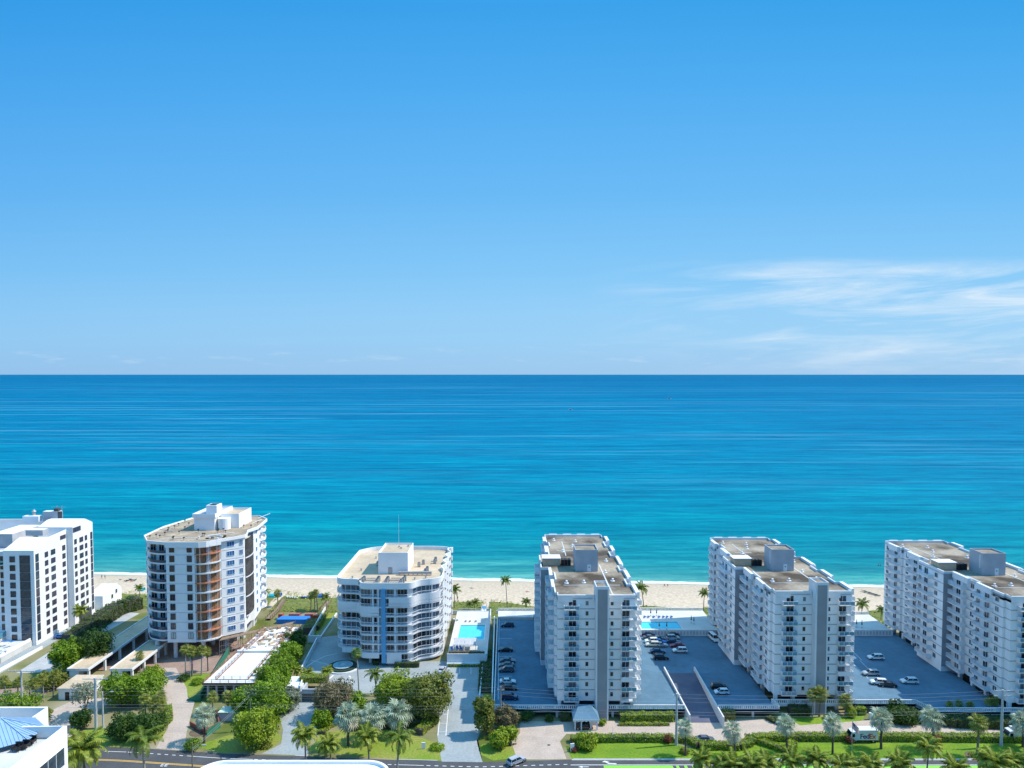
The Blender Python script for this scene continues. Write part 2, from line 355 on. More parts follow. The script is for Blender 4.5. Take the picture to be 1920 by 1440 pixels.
# ---------------------------------------------------------------- the three identical condominium slabs
F0 = 4.7; ST = 2.756; NF = 10; ZR = F0+ST*NF; TL = 66.0; TWD = 22.2; DZ = 2.4
def make_tower():
    root = empty('apartment_tower', (0, 0, 0))
    rnd = random.Random(4)
    # plan: west front at y=0, north side at x=0 with a projecting bay, jogs at every flat
    L = [(0.6, 0), (0.6, 2.2), (0, 2.2), (0, 13.5), (0.9, 13.5), (0.9, 20), (0, 20), (0, 25.0), (-2.8, 25.0), (-2.8, 38.6), (0.4, 38.6), (0.4, 50), (1.2, 50), (1.2, 55), (0.4, 55), (0.4, TL)]
    Rr = [(TWD-1.0, TL), (TWD-1.0, TL-3), (TWD, TL-3), (TWD, 56), (TWD-1.4, 56), (TWD-1.4, 50), (TWD, 50), (TWD, 43), (TWD-1.4, 43), (TWD-1.4, 38), (TWD+0.6, 38), (TWD+0.6, 27), (TWD-1.0, 27), (TWD-1.0, 22), (TWD, 22), (TWD, 14), (TWD-1.2, 14), (TWD-1.2, 9), (TWD, 9), (TWD, 1.5), (TWD-0.8, 1.5), (TWD-0.8, 0)]
    plan = L[::1]+Rr                       # clockwise seen from above
    b = MB(); b.prism(plan, F0-0.5, ZR, 0)
    for k in range(NF+1):                   # thin projecting floor bands
        z = F0+k*ST
        if k == 0: continue
        P = [Vector(p) for p in plan]
        b.wall([tuple(p) for p in plan], z-0.32, z-0.08, 0.10, 1, closed=True)
    b.build('wall', [WHITE, PALEG], root)
    # grey blind bay that faces the street
    g = MB(); g.box(-2.78, 24.88, F0-0.5, -0.02, 25.0, ZR-0.05, 0)
    for k in range(1, NF): g.box(-2.78, 24.80, F0+k*ST-0.30, -0.02, 24.88, F0+k*ST-0.1, 0)
    g.build('grey_bay_panel', [GREYW], root)
    # roof: gravel surface + stepped parapet
    r = MB(); r.prism(plan, ZR, ZR+0.06, 0)
    for (x0, y0, x1, y1) in ((3, 10, 19, 10.25), (15.5, 2, 15.9, 30), (3.5, 46, 9, 46.3), (6, 40, 6.3, 58)):
        r.box(x0, y0, ZR+0.06, x1, y1, ZR+0.14, 1)
    r.build('roof', [ROOFG, CONCP], root)
    p = MB(); p.wall(plan[::-1], ZR-1.0, ZR+0.75, 0.35, 0, closed=True)
    # deeper fascia boxes over each flat
    for (x0, x1) in ((0.6, 4.6), (10.0, 10.4), (14.6, 18.2)): p.box(x0, -0.35, ZR-1.0, x1, 0, ZR+0.85, 0)
    for (y0, y1) in ((6.5, 13.2), (17, 24.4), (42, 49.8), (56, 62)): p.box(-0.55, y0, ZR-0.9, 0.3, y1, ZR+0.85, 0)
    for (y0, y1) in ((2, 9), (15, 22), (28, 37), (44, 50), (57, 63)): p.box(TWD-0.3, y0, ZR-0.9, TWD+0.75, y1, ZR+0.85, 0)
    for k in range(4): p.box(2.0+k*5.2, TL, ZR-0.9, 5.0+k*5.2, TL+0.5, ZR+0.85, 0)
    p.build('parapet', [WHITE2], root)
    # stair tower on the front
    s = MB(); s.box(10.6, -2.6, -1.0, 14.0, 2.4, ZR+3.4, 0); s.box(11.0, -2.66, -1.0, 13.6, -2.6, ZR+3.1, 1)
    s.box(11.0, -2.2, ZR+3.4, 13.6, 2.0, ZR+3.46, 2)
    s.wall([(10.6, -2.6), (14.0, -2.6), (14.0, 2.4), (10.6, 2.4)], ZR+3.4, ZR+3.9, 0.25, 0, closed=True)
    s.build('stair_tower', [WHITE2, GREYW, ROOFG], root)
    # lift penthouse and plant
    h = MB(); h.box(7.6, 23, ZR+0.06, 14.4, 29.5, ZR+6.2, 0)
    h.wall([(7.6, 23), (14.4, 23), (14.4, 29.5), (7.6, 29.5)], ZR+6.2, ZR+6.7, 0.25, 0, closed=True)
    h.box(7.9, 23.3, ZR+6.2, 14.1, 29.2, ZR+6.25, 1); h.box(7.54, 24.2, ZR+2.0, 7.6, 24.5, ZR+6, 2)
    ph = h.build('penthouse', [PALEG, ROOFG, WHITE2], root)
    d = MB(); d.box(11.2, 22.9, ZR+0.1, 12.3, 23.0, ZR+2.2, 0); d.box(11.6, 22.86, ZR+1.3, 11.9, 22.9, ZR+1.6, 1); d.build('door', [WHITE, BLACK], ph)
    q = MB(); q.box(-2.0, 29, ZR+0.06, 3.4, 33, ZR+2.3, 0); q.box(-2.2, 28.8, ZR+2.3, 3.6, 33.2, ZR+2.45, 1); q.build('plant_screen', [ROOFC, WHITE2], root)
    for i in range(3):
        for j in range(2):
            a = MB(); x = 3.8+i*1.05; y = 29+j*1.2
            a.box(x, y, ZR+0.1, x+0.85, y+0.9, ZR+1.9, 0); a.cyl(x+0.42, y+0.45, ZR+1.9, ZR+2.0, 0.36, 8, 1)
            a.build('air_handler', [BLACK, DARK], root)
    for (x, y) in ((4, 12), (9, 12.5), (17.5, 14), (18.5, 34), (5.5, 45), (9.4, 52), (16, 44), (11, 58), (3.4, 60), (16.5, 22)):
        v = MB(); v.cyl(x, y, ZR+0.06, ZR+0.7, 0.22, 8, 0); v.cyl(x, y, ZR+0.7, ZR+0.9, 0.38, 8, 0, r2=0.15); v.box(x-.6, y-.5, ZR+.06, x+.6, y+.5, ZR+.12, 0)
        v.build('roof_vent', [WHITE2], root)
    # pilotis level, deck soffit, glazed lobby
    for (x, y) in [(1.2, 0.5), (6, 0.5), (18, 0.5), (TWD-1.4, 0.5)]+[(0.6, yy) for yy in (9, 15, 21)]+[(TWD-1.8, yy) for yy in (9, 18, 27, 36, 45, 54, 64)]+[(0.8, yy) for yy in (41, 47, 53, 59, 65)]:
        c = MB(); c.box(x-0.45, y-0.45, -2, x+0.45, y+0.45, F0-0.5, 0)
        c.build('column', [WHITE2], root)
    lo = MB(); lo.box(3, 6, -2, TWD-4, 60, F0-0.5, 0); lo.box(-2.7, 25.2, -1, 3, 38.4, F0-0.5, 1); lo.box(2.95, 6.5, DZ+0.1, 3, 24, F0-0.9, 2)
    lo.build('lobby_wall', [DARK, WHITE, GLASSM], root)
    # windows and doors, ten storeys
    dm = {g: win_mesh(1.9, 2.15, 'two', g) for g in (GLASS, GLASSM, CURT)}
    sm = {g: win_mesh(0.75, 1.15, 'one', g) for g in (GLASS, GLASSM, CURT)}
    wm = {g: win_mesh(1.5, 1.35, 'two', g) for g in (GLASS, GLASSM, CURT)}
    def pick(d): 
        r = rnd.random(); return d[GLASS] if r < 0.52 else (d[GLASSM] if r < 0.8 else d[CURT])
    bg = bal_mesh(4.1, 1.5, 'glass', True); bb = bal_mesh(4.1, 1.5, 'bars', True); bw = bal_mesh(4.1, 1.5, 'solid', True)
    bs = bal_mesh(6.6, 1.55, 'bars', True)
    for k in range(NF):
        z = F0+k*ST
        for i, x in enumerate((4.3, 19.6)):
            put('balcony_door', pick(dm), root, x+(0.3 if i == 0 else -.7), 0, z+0.05, (0, -1))
            put('balcony', rnd.choice((bg, bb, bg, bb, bw)) if i == 1 else rnd.choice((bg, bg, bg, bb)), root, x, 0, z, (0, -1))
        for x in (8.5, 15.2): put('window', pick(sm), root, x, 0, z+0.75, (0, -1))
        for (xw, y0, dy, wy, extra) in ((0, 9.8, 8.8, 12.6, None), (0.9 if False else 0, 21.6, 21.9, 24.2, None), (-2.8, 33.6, 34.0, 36.8, None), (0.4, 46.2, 46.0, 48.8, None), (0.4, 58.8, 58.2, 62.4, None)):
            put('balcony_door', pick(dm), root, xw, dy, z+0.05, (-1, 0))
            put('balcony', bs, root, xw, y0, z, (-1, 0))
        for (xw, yw) in ((0, 4.6), (0, 12.7), (0.9, 16.8), (-2.8, 28.6), (-2.8, 37.4), (0.4, 41.6), (1.2, 52.5), (0.4, 63.8)):
            put('window', pick(wm), root, xw, yw, z+0.75, (-1, 0))
        for yy in (3, 14, 26, 45, 59)[:3]:
            put('balcony', bs, root, TWD if yy != 26 else TWD+0.6, yy+3.2, z, (1, 0))
    return root
tower = make_tower()
def place_tower(root, X, Y, sy, label):
    root.location = (X, Y, 0); root.scale = (1, sy, 1)
    tag(root, label, 'apartment building', 'identical ten-storey slab apartment buildings')
place_tower(tower, 11.6, 188.8, 1.10, 'white slab tower nearest the curved building, with a blue-roofed entrance porch at its foot')
t2 = copy_tree(tower); place_tower(t2, 71.2, 192.3, 0.97, 'white slab apartment tower between two parking decks, second of the three flat gravel-roofed slabs')
t3 = copy_tree(tower); place_tower(t3, 132.2, 187.6, 0.97, 'white slab apartment tower cut off by the right edge of the photo')

_cm = []
for c_ in (WHITE2, DARK, WOOD):
    m = MB(); chair_bits(m, 0, 0, 0); _cm.append(m.mesh('balcony_chair', [c_]))
rnd = random.Random(77)
for tw, nm in ((tower, 'middle slab tower'), (t2, 'second slab tower'), (t3, 'right edge tower')):
    for k in range(NF):
        for x in (4.3, 19.6):
            for q in range(rnd.choice((0, 1, 1, 2))):
                o = link('balcony_chair', rnd.choice(_cm), None, (tw.location.x+x-1.3+q*1.3+rnd.random()*.3, tw.location.y-.7, F0+k*ST+.003), rnd.random()*6)
                tag(o, 'small chair on a street side balcony of the '+nm, 'chair', 'balcony chairs on the '+nm)
# ---------------------------------------------------------------- curved white building (B3)
def arc(cx, cy, r, a0, a1, n=6):
    return [(cx+r*math.cos(R(a0+(a1-a0)*k/n)), cy+r*math.sin(R(a0+(a1-a0)*k/n))) for k in range(n+1)]
def smooth(pts, it=2):
    for _ in range(it):
        q = []
        n = len(pts)
        for i in range(n-1):
            a = pts[i]; b = pts[i+1]
            q += [(a[0]*.75+b[0]*.25, a[1]*.75+b[1]*.25), (a[0]*.25+b[0]*.75, a[1]*.25+b[1]*.75)]
        pts = [pts[0]]+q+[pts[-1]]
    return pts
B3Y = 221.3
BLUEREF = mat('pale_blue_glass', (.10, .17, .24), .1, .2, .8, spec=.7)
def B3out(d=0.0):      # outline offset inwards by d (balcony depth), open path from back-left round the front to back-right
    xl, xr, yf = -55.6+d, -21.4-d, B3Y+d
    front = [(xl, 262), (xl, 232), (xl, 228.2+d*0.4), (xl+2.2, 226.2+d*0.6), (-49.8, 226.0+d), (-47.6, 225.6+d*0.8), (-46.6, yf+0.6), (-44.6, yf), (-40, yf), (-36, yf), (-31.8, yf), (-29.9, yf+0.7), (-28.6, 224.6+d*0.8), (-26.6, 225.6+d), (xr-2.6, 226.2+d*.8), (xr, 228.6+d*0.4), (xr, 234)]
    right = []
    for k in range(4):
        y = 238+k*8.0
        right += [(xr, y), (xr-1.3, y+2.5), (xr-1.3, y+4.5), (xr, y+6.5)]
    back = [(xr, 266), (xr-3, 270-d), (-44, 270-d), (xl+4, 268.5-d), (xl, 263.5)]
    return smooth(front[1:]+right+back[:-1]+[back[-1]], 2)
b3 = empty('apartment_building', (-38, 221, 0), 'white building with wavy balconies and a blue stripe down its front, beside a square pool', 'apartment building')
FL3 = [1.3+2.95*k for k in range(8)]
ZR3 = 24.9
out = B3out(); inn = B3out(1.4)
m = MB(); m.prism([p for p in inn], FL3[0]+2.95, ZR3, 0)
m.prism([(x, y) for (x, y) in inn if x > -38] + [(-38, 268), (-38, B3Y+1.4)], 0, FL3[0]+2.95, 0)
m.build('wall', [WHITE], b3)
m = MB()
for k, z in enumerate(FL3[1:]+[ZR3]): m.prism(out, z-0.28, z, 0)
m.prism([(x, y) for (x, y) in out if x > -38.4] + [(-38.4, 268), (-38.4, B3Y)], FL3[0]-0.3, FL3[0], 0)
m.build('floor_slab', [WHITE2], b3)
# parapet of the roof and membrane
m = MB(); m.wall(out, ZR3, ZR3+1.75, 0.3, 0, closed=True); m.build('parapet', [WHITE], b3)
m = MB(); m.prism(B3out(0.35), ZR3+0.35, ZR3+0.45, 0); m.build('roof', [ROOFC], b3)
# balustrades floor by floor: split into white solid runs and bar railings
def sub(path, fn): return [p for p in path if fn(p)]
closed_out = out
def rail(z, fn, solid, name='balustrade', h=1.05):
    runs = []; cur = []
    for p in closed_out:
        if fn(p): cur.append(p)
        elif cur: runs.append(cur); cur = []
    if cur: runs.append(cur)
    mm = MB()
    for rn in runs:
        if len(rn) < 2: continue
        if solid: mm.wall(rn, z, z+h, 0.14, 0)
        else:
            mm.wall(rn, z+h-0.12, z+h, 0.12, 0); mm.wall(rn, z, z+0.14, 0.14, 0)
            acc = 0
            for a, b2 in zip(rn, rn[1:]):
                d = math.dist(a, b2)
                while acc < d:
                    t = acc/d; x = a[0]+(b2[0]-a[0])*t; y = a[1]+(b2[1]-a[1])*t
                    mm.box(x-0.035, y-0.035+0.07, z+0.14, x+0.035, y+0.035+0.07, z+h-0.12, 0); acc += 0.42
                acc -= d
    if mm.v: mm.build(name, [RAILW], b3)
for k, z in enumerate(FL3):
    isL = lambda p: p[0] < -39.9 and p[1] < 262
    isR = lambda p: p[0] > -38.6 and p[1] < 231.5
    side = lambda p: p[0] > -30 and p[1] >= 230.5
    if k > 0: rail(z, isL, False)
    rail(z, isR, False)
    rail(z, side, True, 'side_balustrade', 1.5)
# full-height white enclosure screens on some balconies
def one(name, mats, fn):
    m = MB(); fn(m); return m.build(name, mats, b3)
one('enclosure_screen', [WHITE2], lambda m: m.wall([p for p in out if p[0] < -40 and p[1] < 236], FL3[5], FL3[6]-0.28, 0.12, 0))
one('enclosure_screen', [WHITE2], lambda m: m.wall([p for p in out if -38.5 < p[0] and p[1] < 229], FL3[6], FL3[7]-0.28, 0.12, 0))
one('enclosure_screen', [WHITE2], lambda m: m.wall([(-38.3, B3Y-0.02), (-33.6, B3Y-0.02)], FL3[0], FL3[1]-0.28, 0.12, 0))
one('enclosure_screen', [WHITE2], lambda m: m.wall([p for p in out if -54 < p[0] < -39.9 and p[1] < 229], FL3[1]-1.6, FL3[1]-0.28, 0.12, 0))
m = MB(); m.box(-39.8, B3Y-0.35, 1.2, -38.5, B3Y+1.6, ZR3-0.05, 0); m.build('blue_stripe', [BLUEP], b3)
for x in (-50.4, -42.6, -40.9, -35.6, -28.6, -24.6):
    y = (B3Y+.7) if -46 < x < -30.5 else 227.6
    z0 = 0 if x in (-50.4,) else (FL3[0] if x > -38.4 else FL3[1])
    m = MB(); m.box(x-0.3, y-0.3 if x != -50.4 else 229.5, z0, x+0.3, y+1.0 if x != -50.4 else 231.0, ZR3-0.3, 0)
    m.build('pier', [WHITE2], b3)
rnd = random.Random(7)
def gpick3(): return rnd.choice([GLASS, GLASS, GLASSM, GLASSM, CURT])
for k, z in enumerate(FL3):
    yb = B3Y+1.4
    for (x, w_) in ((-45.0, 2.9), (-42.0, 2.6), (-36.8, 2.9), (-33.4, 3.0)):
        if k == 0 and x < -38: continue
        put('window', win_mesh(w_, 2.4, 'three', gpick3()), b3, x, yb, z+0.1, (0, -1))
    for y in (251, 259): put('window', win_mesh(2.4, 2.1, 'two', gpick3()), b3, -22.75, y, z+0.15, (1, 0))
g_in = B3out(1.32)
def run3(fn): return [p for p in g_in if fn(p)]
for k, z in enumerate(FL3):
    for fn in ((lambda p: p[0] < -47.2 and p[1] < 240), (lambda p: p[0] > -30.6 and p[1] < 234)):
        if k == 0 and fn((-50, 228)): continue
        rn = run3(fn); mm = MB(); mm.wall(rn, z+0.08, z+2.45, 0.05, 0)
        for a in rn[::3]: mm.box(a[0]-.07, a[1]-.07, z+.08, a[0]+.07, a[1]+.07, z+2.45, 1)
        mm.build('window_band', [rnd.choice((GLASS, GLASSM, BLUEREF)), WHITE2], b3)
# ground floor: column of the fountain court, garage mouth, sign wall
m = MB(); m.cyl(-50.4, 229.5, 0, FL3[1]-0.28, 0.8, 14, 0); m.build('column', [WHITE2], b3)
for (x, y) in ((-44, 224.4), (-40.5, 233), (-53, 240), (-47, 240)):
    m = MB(); m.box(x-.4, y-.4, 0, x+.4, y+.4, FL3[1]-0.28, 0); m.build('column', [WHITE2], b3)
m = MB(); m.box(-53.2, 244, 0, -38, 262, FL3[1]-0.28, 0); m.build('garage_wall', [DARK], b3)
# roof things
pz = ZR3+0.45
h = MB(); h.box(-43.5, 236.2, pz, -33.6, 250, pz+6.6, 0); h.box(-43.1, 236.6, pz+6.6, -34.0, 249.6, pz+6.65, 1)
h.wall([(-43.5, 236.2), (-33.6, 236.2), (-33.6, 250), (-43.5, 250)], pz+6.6, pz+7.2, 0.3, 0, closed=True)
h.box(-40.2, 236.12, pz, -38.8, 236.2, pz+2.3, 2)
for (x, y) in ((-38, 246), (-37, 244), (-35, 247)): h.cyl(x, y, pz+6.65, pz+7.2, 0.3, 8, 2)
h.build('penthouse', [WHITE, ROOFC, STEEL], b3)
m = MB(); m.tube([(-38.6, 249, pz+7), (-38.6, 249, pz+17.5)], [0.05, 0.025], 5, 0); m.build('antenna', [RAILW], b3)
m = MB()
m.box(-36.5, 234.4, pz+0.5, -25.5, 235.4, pz+1.2, 0)
for x in range(8): m.box(-36.3+x*1.5, 234.5, pz, -36.1+x*1.5, 235.3, pz+0.5, 0)
m.build('duct', [STEEL], b3)
def ac(mm, x, y, z, w=1.0, h=1.3):
    mm.box(x, y, z+0.15, x+w, y+w, z+h, 0); mm.box(x-0.03, y+0.1, z+0.4, x, y+w-0.1, z+h-0.1, 1); mm.cyl(x+w/2, y+w/2, z+h, z+h+0.08, w*0.38, 10, 1); mm.box(x, y, z, x+w, y+w, z+0.15, 1)
for (x, y) in ((-47.6, 224.3), (-47.2, 226.0), (-42.3, 224.2), (-42.3, 226), (-42.3, 227.8), (-39.3, 224.0), (-39.3, 225.8), (-39.3, 227.6), (-34.6, 224.2), (-34.2, 226), (-33.9, 227.9), (-47, 227.8), (-46, 246), (-46, 249), (-30.4, 248), (-31.5, 244.6), (-26.5, 252), (-26.5, 249), (-28, 239.5), (-28.3, 236.8)):
    m = MB(); ac(m, x, y, pz, 0.95, 1.5); m.build('air_conditioner', [STEEL, BLACK], b3)
for (y0) in (226.6, 229.2):
    for (x0, x1) in ((-46, -43), (-38, -35)):
        m = MB(); m.box(x0, y0, pz+0.5, x1, y0+0.15, pz+0.7, 0)
        for k in range(7): m.box(x0+k*(x1-x0)/6-0.06, y0-1.0, pz+0.3, x0+k*(x1-x0)/6+0.06, y0+0.8, pz+0.45, 0)
        m.build('pipe_rack', [STEEL], b3)
for (x, y) in ((-51, 231), (-50, 240), (-48, 256), (-27, 231), (-30.4, 229.5)):
    m = MB(); m.cyl(x, y, pz, pz+0.6, 0.2, 8, 0); m.cyl(x, y, pz+.6, pz+.8, 0.35, 8, 0)
    m.build('roof_vent', [STEEL], b3)

# ---------------------------------------------------------------- tower under repair (B2)
b2 = empty('apartment_tower', (-107, 240, 0), 'white faceted tower under repair with orange plywood filled balconies and torn dark netting', 'apartment building')
F2 = 6.4; S2 = 3.12; N2 = 10; ZR2 = F2+S2*N2
plan2 = [(-111.5, 226.2), (-97.6, 226.0), (-92.2, 229.6), (-83.4, 234.2), (-84.4, 246.0), (-88.0, 250), (-88.4, 262), (-93, 268), (-118, 266), (-122.5, 250), (-122.0, 236.2), (-118.8, 231.6), (-116.6, 228.6)]
m = MB()
body2 = [(-109.8, 226.2), (-100.7, 226.2), (-100.2, 228.2), (-94.4, 231.4), (-88.6, 236.2), (-88.7, 238.0), (-90.2, 239), (-90.6, 246), (-89.6, 248), (-91.6, 262), (-96, 269), (-118, 266), (-121.4, 250), (-121.0, 235.8), (-118.4, 231.6), (-117.2, 230.6), (-111.4, 229.6)]
m.prism(body2, F2-0.5, ZR2, 0)
for k in range(1, N2+1): m.wall(body2[::-1], F2+k*S2-0.2, F2+k*S2-0.1, 0.05, 1, closed=True)
m.build('wall', [WHITE, PALEG], b2)
roofplan = [(-110, 225.9), (-99.2, 225.8), (-97.0, 226.6), (-93.7, 230.2), (-88.1, 236.0), (-88.2, 238), (-89.9, 244), (-88.4, 249), (-89.9, 263), (-95, 269.5), (-118.4, 267), (-122, 250), (-121.6, 235.6), (-118.6, 231), (-116.9, 228.2)]
m = MB(); m.prism(roofplan, ZR2, ZR2+0.4, 0); m.wall(roofplan, ZR2+0.4, ZR2+0.95, 0.25, 0, closed=True)
m.wall([(-110, 225.9), (-99.2, 225.8), (-97.0, 226.6), (-93.7, 230.2)], ZR2-0.9, ZR2, 0.2, 0); m.build('parapet', [WHITE], b2)
m = MB(); m.prism([(-104+(x+104)*0.985, 246+(y-246)*0.985) for x, y in roofplan], ZR2+0.4, ZR2+0.5, 0); m.build('roof', [mat('stained_cream_roof', (0.50, 0.39, 0.27), 0.95, 0, 0.2, col2=(0.27, 0.21, 0.15), fine=0.25, finescale=1.2)], b2)
rnd = random.Random(11)
BLUEG = mat('blue_protective_film_glass', (0.05, 0.22, 0.50), 0.25, 0.25, 1.5)
BOARD = mat('boarded_pale_panel', (0.55, 0.60, 0.55), 0.8, 0.1, 1)
bay = smooth([(-118.2, 231.2), (-116.4, 228.4), (-113.2, 226.9), (-110.9, 226.4), (-109.9, 227.2)], 2)
obay = smooth([(-100.9, 226.3), (-99.2, 225.8), (-96.2, 226.9), (-94.5, 228.9), (-94.2, 231.2)], 2)
for k in range(N2):
    z = F2+k*S2
    last = (k == 0)
    for x in (-107.9, -102.3):
        put('window', win_mesh(1.5, 1.95, 'two', BOARD if last else rnd.choice([GLASS, GLASS, GLASSM]), DARK), b2, x, 226.2, z+0.7, (0, -1))
    d = Vector((5.8, 4.8)).normalized(); n = (d.y, -d.x)
    for (t, w_) in ((0.42, 2.3), (0.88, .95)):
        x = -94.4+5.8*t; y = 231.4+4.8*t
        put('window', win_mesh(w_, 1.5, 'three', BLUEG), b2, x, y, z+0.9, n)
    # facet turned more to the south
    put('window', win_mesh(1.5, 1.5, 'two', rnd.choice([GLASS, GLASSM, CURT])), b2, -119.7, 233.6, z+0.9, (-0.83, -0.55))
    for yy in (252, 258): put('window', win_mesh(1.2, 1.5, 'one', BLUEG), b2, -89.6-(yy-248)*.143, yy, z+0.9, (1, 0))
    # left balconies
    m = MB(); m.prism(bay+[(-112, 230), (-117, 231)], z-0.25, z, 0)
    m.wall(bay, z, z+0.25, 0.12, 0)
    m.wall(bay, z+0.55, z+0.62, 0.08, 1); m.wall(bay, z+1.0, z+1.1, 0.1, 1); m.wall(bay, z+0.27, z+0.98, 0.03, 2)
    m.build('balcony', [WHITE2, DARK, mat('smoked_blue_glass', (0.03, 0.07, 0.13), 0.15, 0.1, 1, spec=0.7)], b2)
    dd = Vector((-110.4+117.2, 229.6-230.6)).normalized(); nn = (dd.y, -dd.x)
    gk = [GLASS, GLASSM, CURT]
    put('balcony_door', win_mesh(1.9, 2.25, 'two', BOARD if last else rnd.choice(gk)), b2, -115.8, 230.36, z+0.05, nn)
    put('balcony_door', win_mesh(1.7, 2.25, 'two', BOARD if last else GLASS), b2, -112.9, 229.86, z+0.05, nn)
    # orange plywood bays with fresh slab edges
    m = MB(); m.prism(obay+[(-95, 232), (-98.8, 229.5)], z-0.25, z, 1 if k in (9, 6, 3, 1) else 0)
    m.wall(obay, z-0.02, z+0.18, 0.1, 1 if k in (9, 6, 3, 1) else 0)
    m.build('balcony', [WHITE2, mat('primer_red_slab', (0.62, 0.26, 0.15), 0.8, 0.1, 1)], b2)
    for pa_, pb_ in (((-100.6, 227.0), (-97.8, 227.6)), ((-96.5, 228.3), (-94.5, 230.6))):
        m = MB(); m.wall([pa_, pb_], z+0.05, z+S2-0.35, 0.1, 0); m.build('plywood_infill', [WOODO], b2)
    m = MB(); m.wall([(-97.55, 227.75), (-96.55, 228.25)], z+0.05, z+S2-0.35, 0.1, 0); m.build('grey_infill', [PALEG], b2)
    for i, (x, y) in enumerate(obay[2:-1:4]):
        m = MB(); m.box(x-0.04, y+0.1, z, x+0.04, y+0.18, z+S2-0.25, 0); m.build('prop', [STEEL], b2)
# dark netting on the next bay in four hanging sections
NET = mat('dark_debris_net', (0.10, 0.095, 0.09), 0.95, 0, 0.5, col2=(0.035, 0.033, 0.035), fine=0.4, finescale=2)
nb = smooth([(-88.5, 237.2), (-88.0, 239), (-88.1, 242.5), (-88.9, 246), (-90.0, 248.2)], 2)
for i in range(4):
    z1 = ZR2-0.7-i*6.6; z0 = z1-6.3
    m = MB(); m.wall(nb, z0, z1, 0.12, 0); m.wall([(x+0.12, y-0.02) for x, y in nb], z0-0.25, z0+0.1, 0.2, 1); m.build('debris_net', [NET, WHITE2], b2)
m = MB()
for k in range(N2): # rear pointed balconies
    z = F2+k*S2; P = [(-91.2, 258), (-90.0, 261), (-91.2, 265.5), (-94, 268)]; m = MB()
    m.prism(P, z-0.25, z, 0); m.wall(smooth(P, 1), z, z+0.9, 0.1, 0)
    m.build('rear_balcony', [WHITE2], b2)
for (x, y) in ((-114.4, 228.6), (-108.6, 229), (-99.5, 229), (-94, 234), (-117.5, 240), (-110, 240), (-101, 240), (-93, 246), (-115, 255), (-104, 255), (-94, 258)):
    m = MB(); m.cyl(x, y, 0, F2-0.5, 0.65, 12, 0)
    m.build('column', [WHITE2], b2)
m = MB(); m.box(-108, 243, 0, -94, 262, F2-0.5, 0); m.build('core_wall', [PALEG], b2)
rz = ZR2+0.5
h = MB(); h.box(-109, 245, rz, -101.9, 259.5, rz+4.4, 0); h.box(-109.4, 244.6, rz+4.4, -101.5, 260, rz+5.2, 0)
h.box(-109, 245, rz+5.2, -102, 259.6, rz+5.25, 1); h.wall([(-109.4, 244.6), (-101.5, 244.6), (-101.5, 260), (-109.4, 260)], rz+5.2, rz+5.8, 0.3, 0, closed=True)
h.box(-105.6, 247, rz+5.25, -101.9, 251.5, rz+8.3, 0); h.box(-105.1, 247.5, rz+8.3, -102.5, 251, rz+8.35, 2)
h.box(-101.9, 249, rz, -95.0, 261, rz+4.2, 0); h.wall([(-101.9, 249), (-95.0, 249), (-95.0, 261), (-101.9, 261)], rz+4.2, rz+5.0, 0.3, 0, closed=True); h.box(-101.5, 249.4, rz+4.2, -95.4, 260.6, rz+4.25, 3)
h.cyl(-99.6, 247.6, rz, rz+3.9, 2.1, 18, 0)
ph = h.build('penthouse', [WHITE, PALEG, BLACK, ROOFC], b2)
for k in range(34):
    x = rnd.uniform(-118, -90); y = rnd.uniform(229.5, 262)
    if -110 < x < -94.5 and y > 243.5: continue
    if x > -96 and y < 236: continue
    m = MB(); m.cyl(x, y, rz, rz+0.9, 0.06, 6, 0); m.cyl(x, y, rz+0.9, rz+1.15, 0.34, 8, 0); m.build('roof_vent', [BLACK], b2)
for (a, b2_) in (((-118, 244, rz+.2), (-107.8, 240, rz+.2)), ((-96, 233, rz+.2), (-86, 238, rz+.2)), ((-104, 230, rz+.2), (-95, 229.5, rz+.2)), ((-99, 232, rz+.2), (-90, 236, rz+.2)), ((-110, 228.5, rz+.2), (-100, 230.5, rz+.2)), ((-86, 246, rz+1.6), (-81, 250, rz+2.2)), ((-87, 255, rz+1.6), (-81, 259, rz+2.6))):
    m = MB(); m.tube([(a[0]-4.5, a[1]+3, a[2]), (b2_[0]-7.5, b2_[1]+3, b2_[2])], 0.10, 5, 0); m.build('roof_pipe', [WHITE2], b2)
for k in range(14):
    x = rnd.uniform(-103, -92); y = 231+max(0, (x+97))*1.0+rnd.uniform(0, 4.5); m = MB(); m.box(x, y, rz, x+rnd.uniform(.3, 1.3), y+rnd.uniform(.3, .8), rz+rnd.uniform(.2, .8), 0); m.build('stacked_material', [(BLACK, WHITE2, STEEL)[k % 3]], b2)
# suspended work platforms' ropes and outriggers
for (x, y) in ((-98.6, 225.2), (-96.2, 226.2), (-94.4, 228.2)):
    m = MB(); m.tube([(x, y, 6), (x, y, ZR2+1.2)], 0.035, 4, 0)
    m.build('hoist_rope', [RAILW], b2)

b2.location.x -= 0.9; b3.location.x -= 1.2
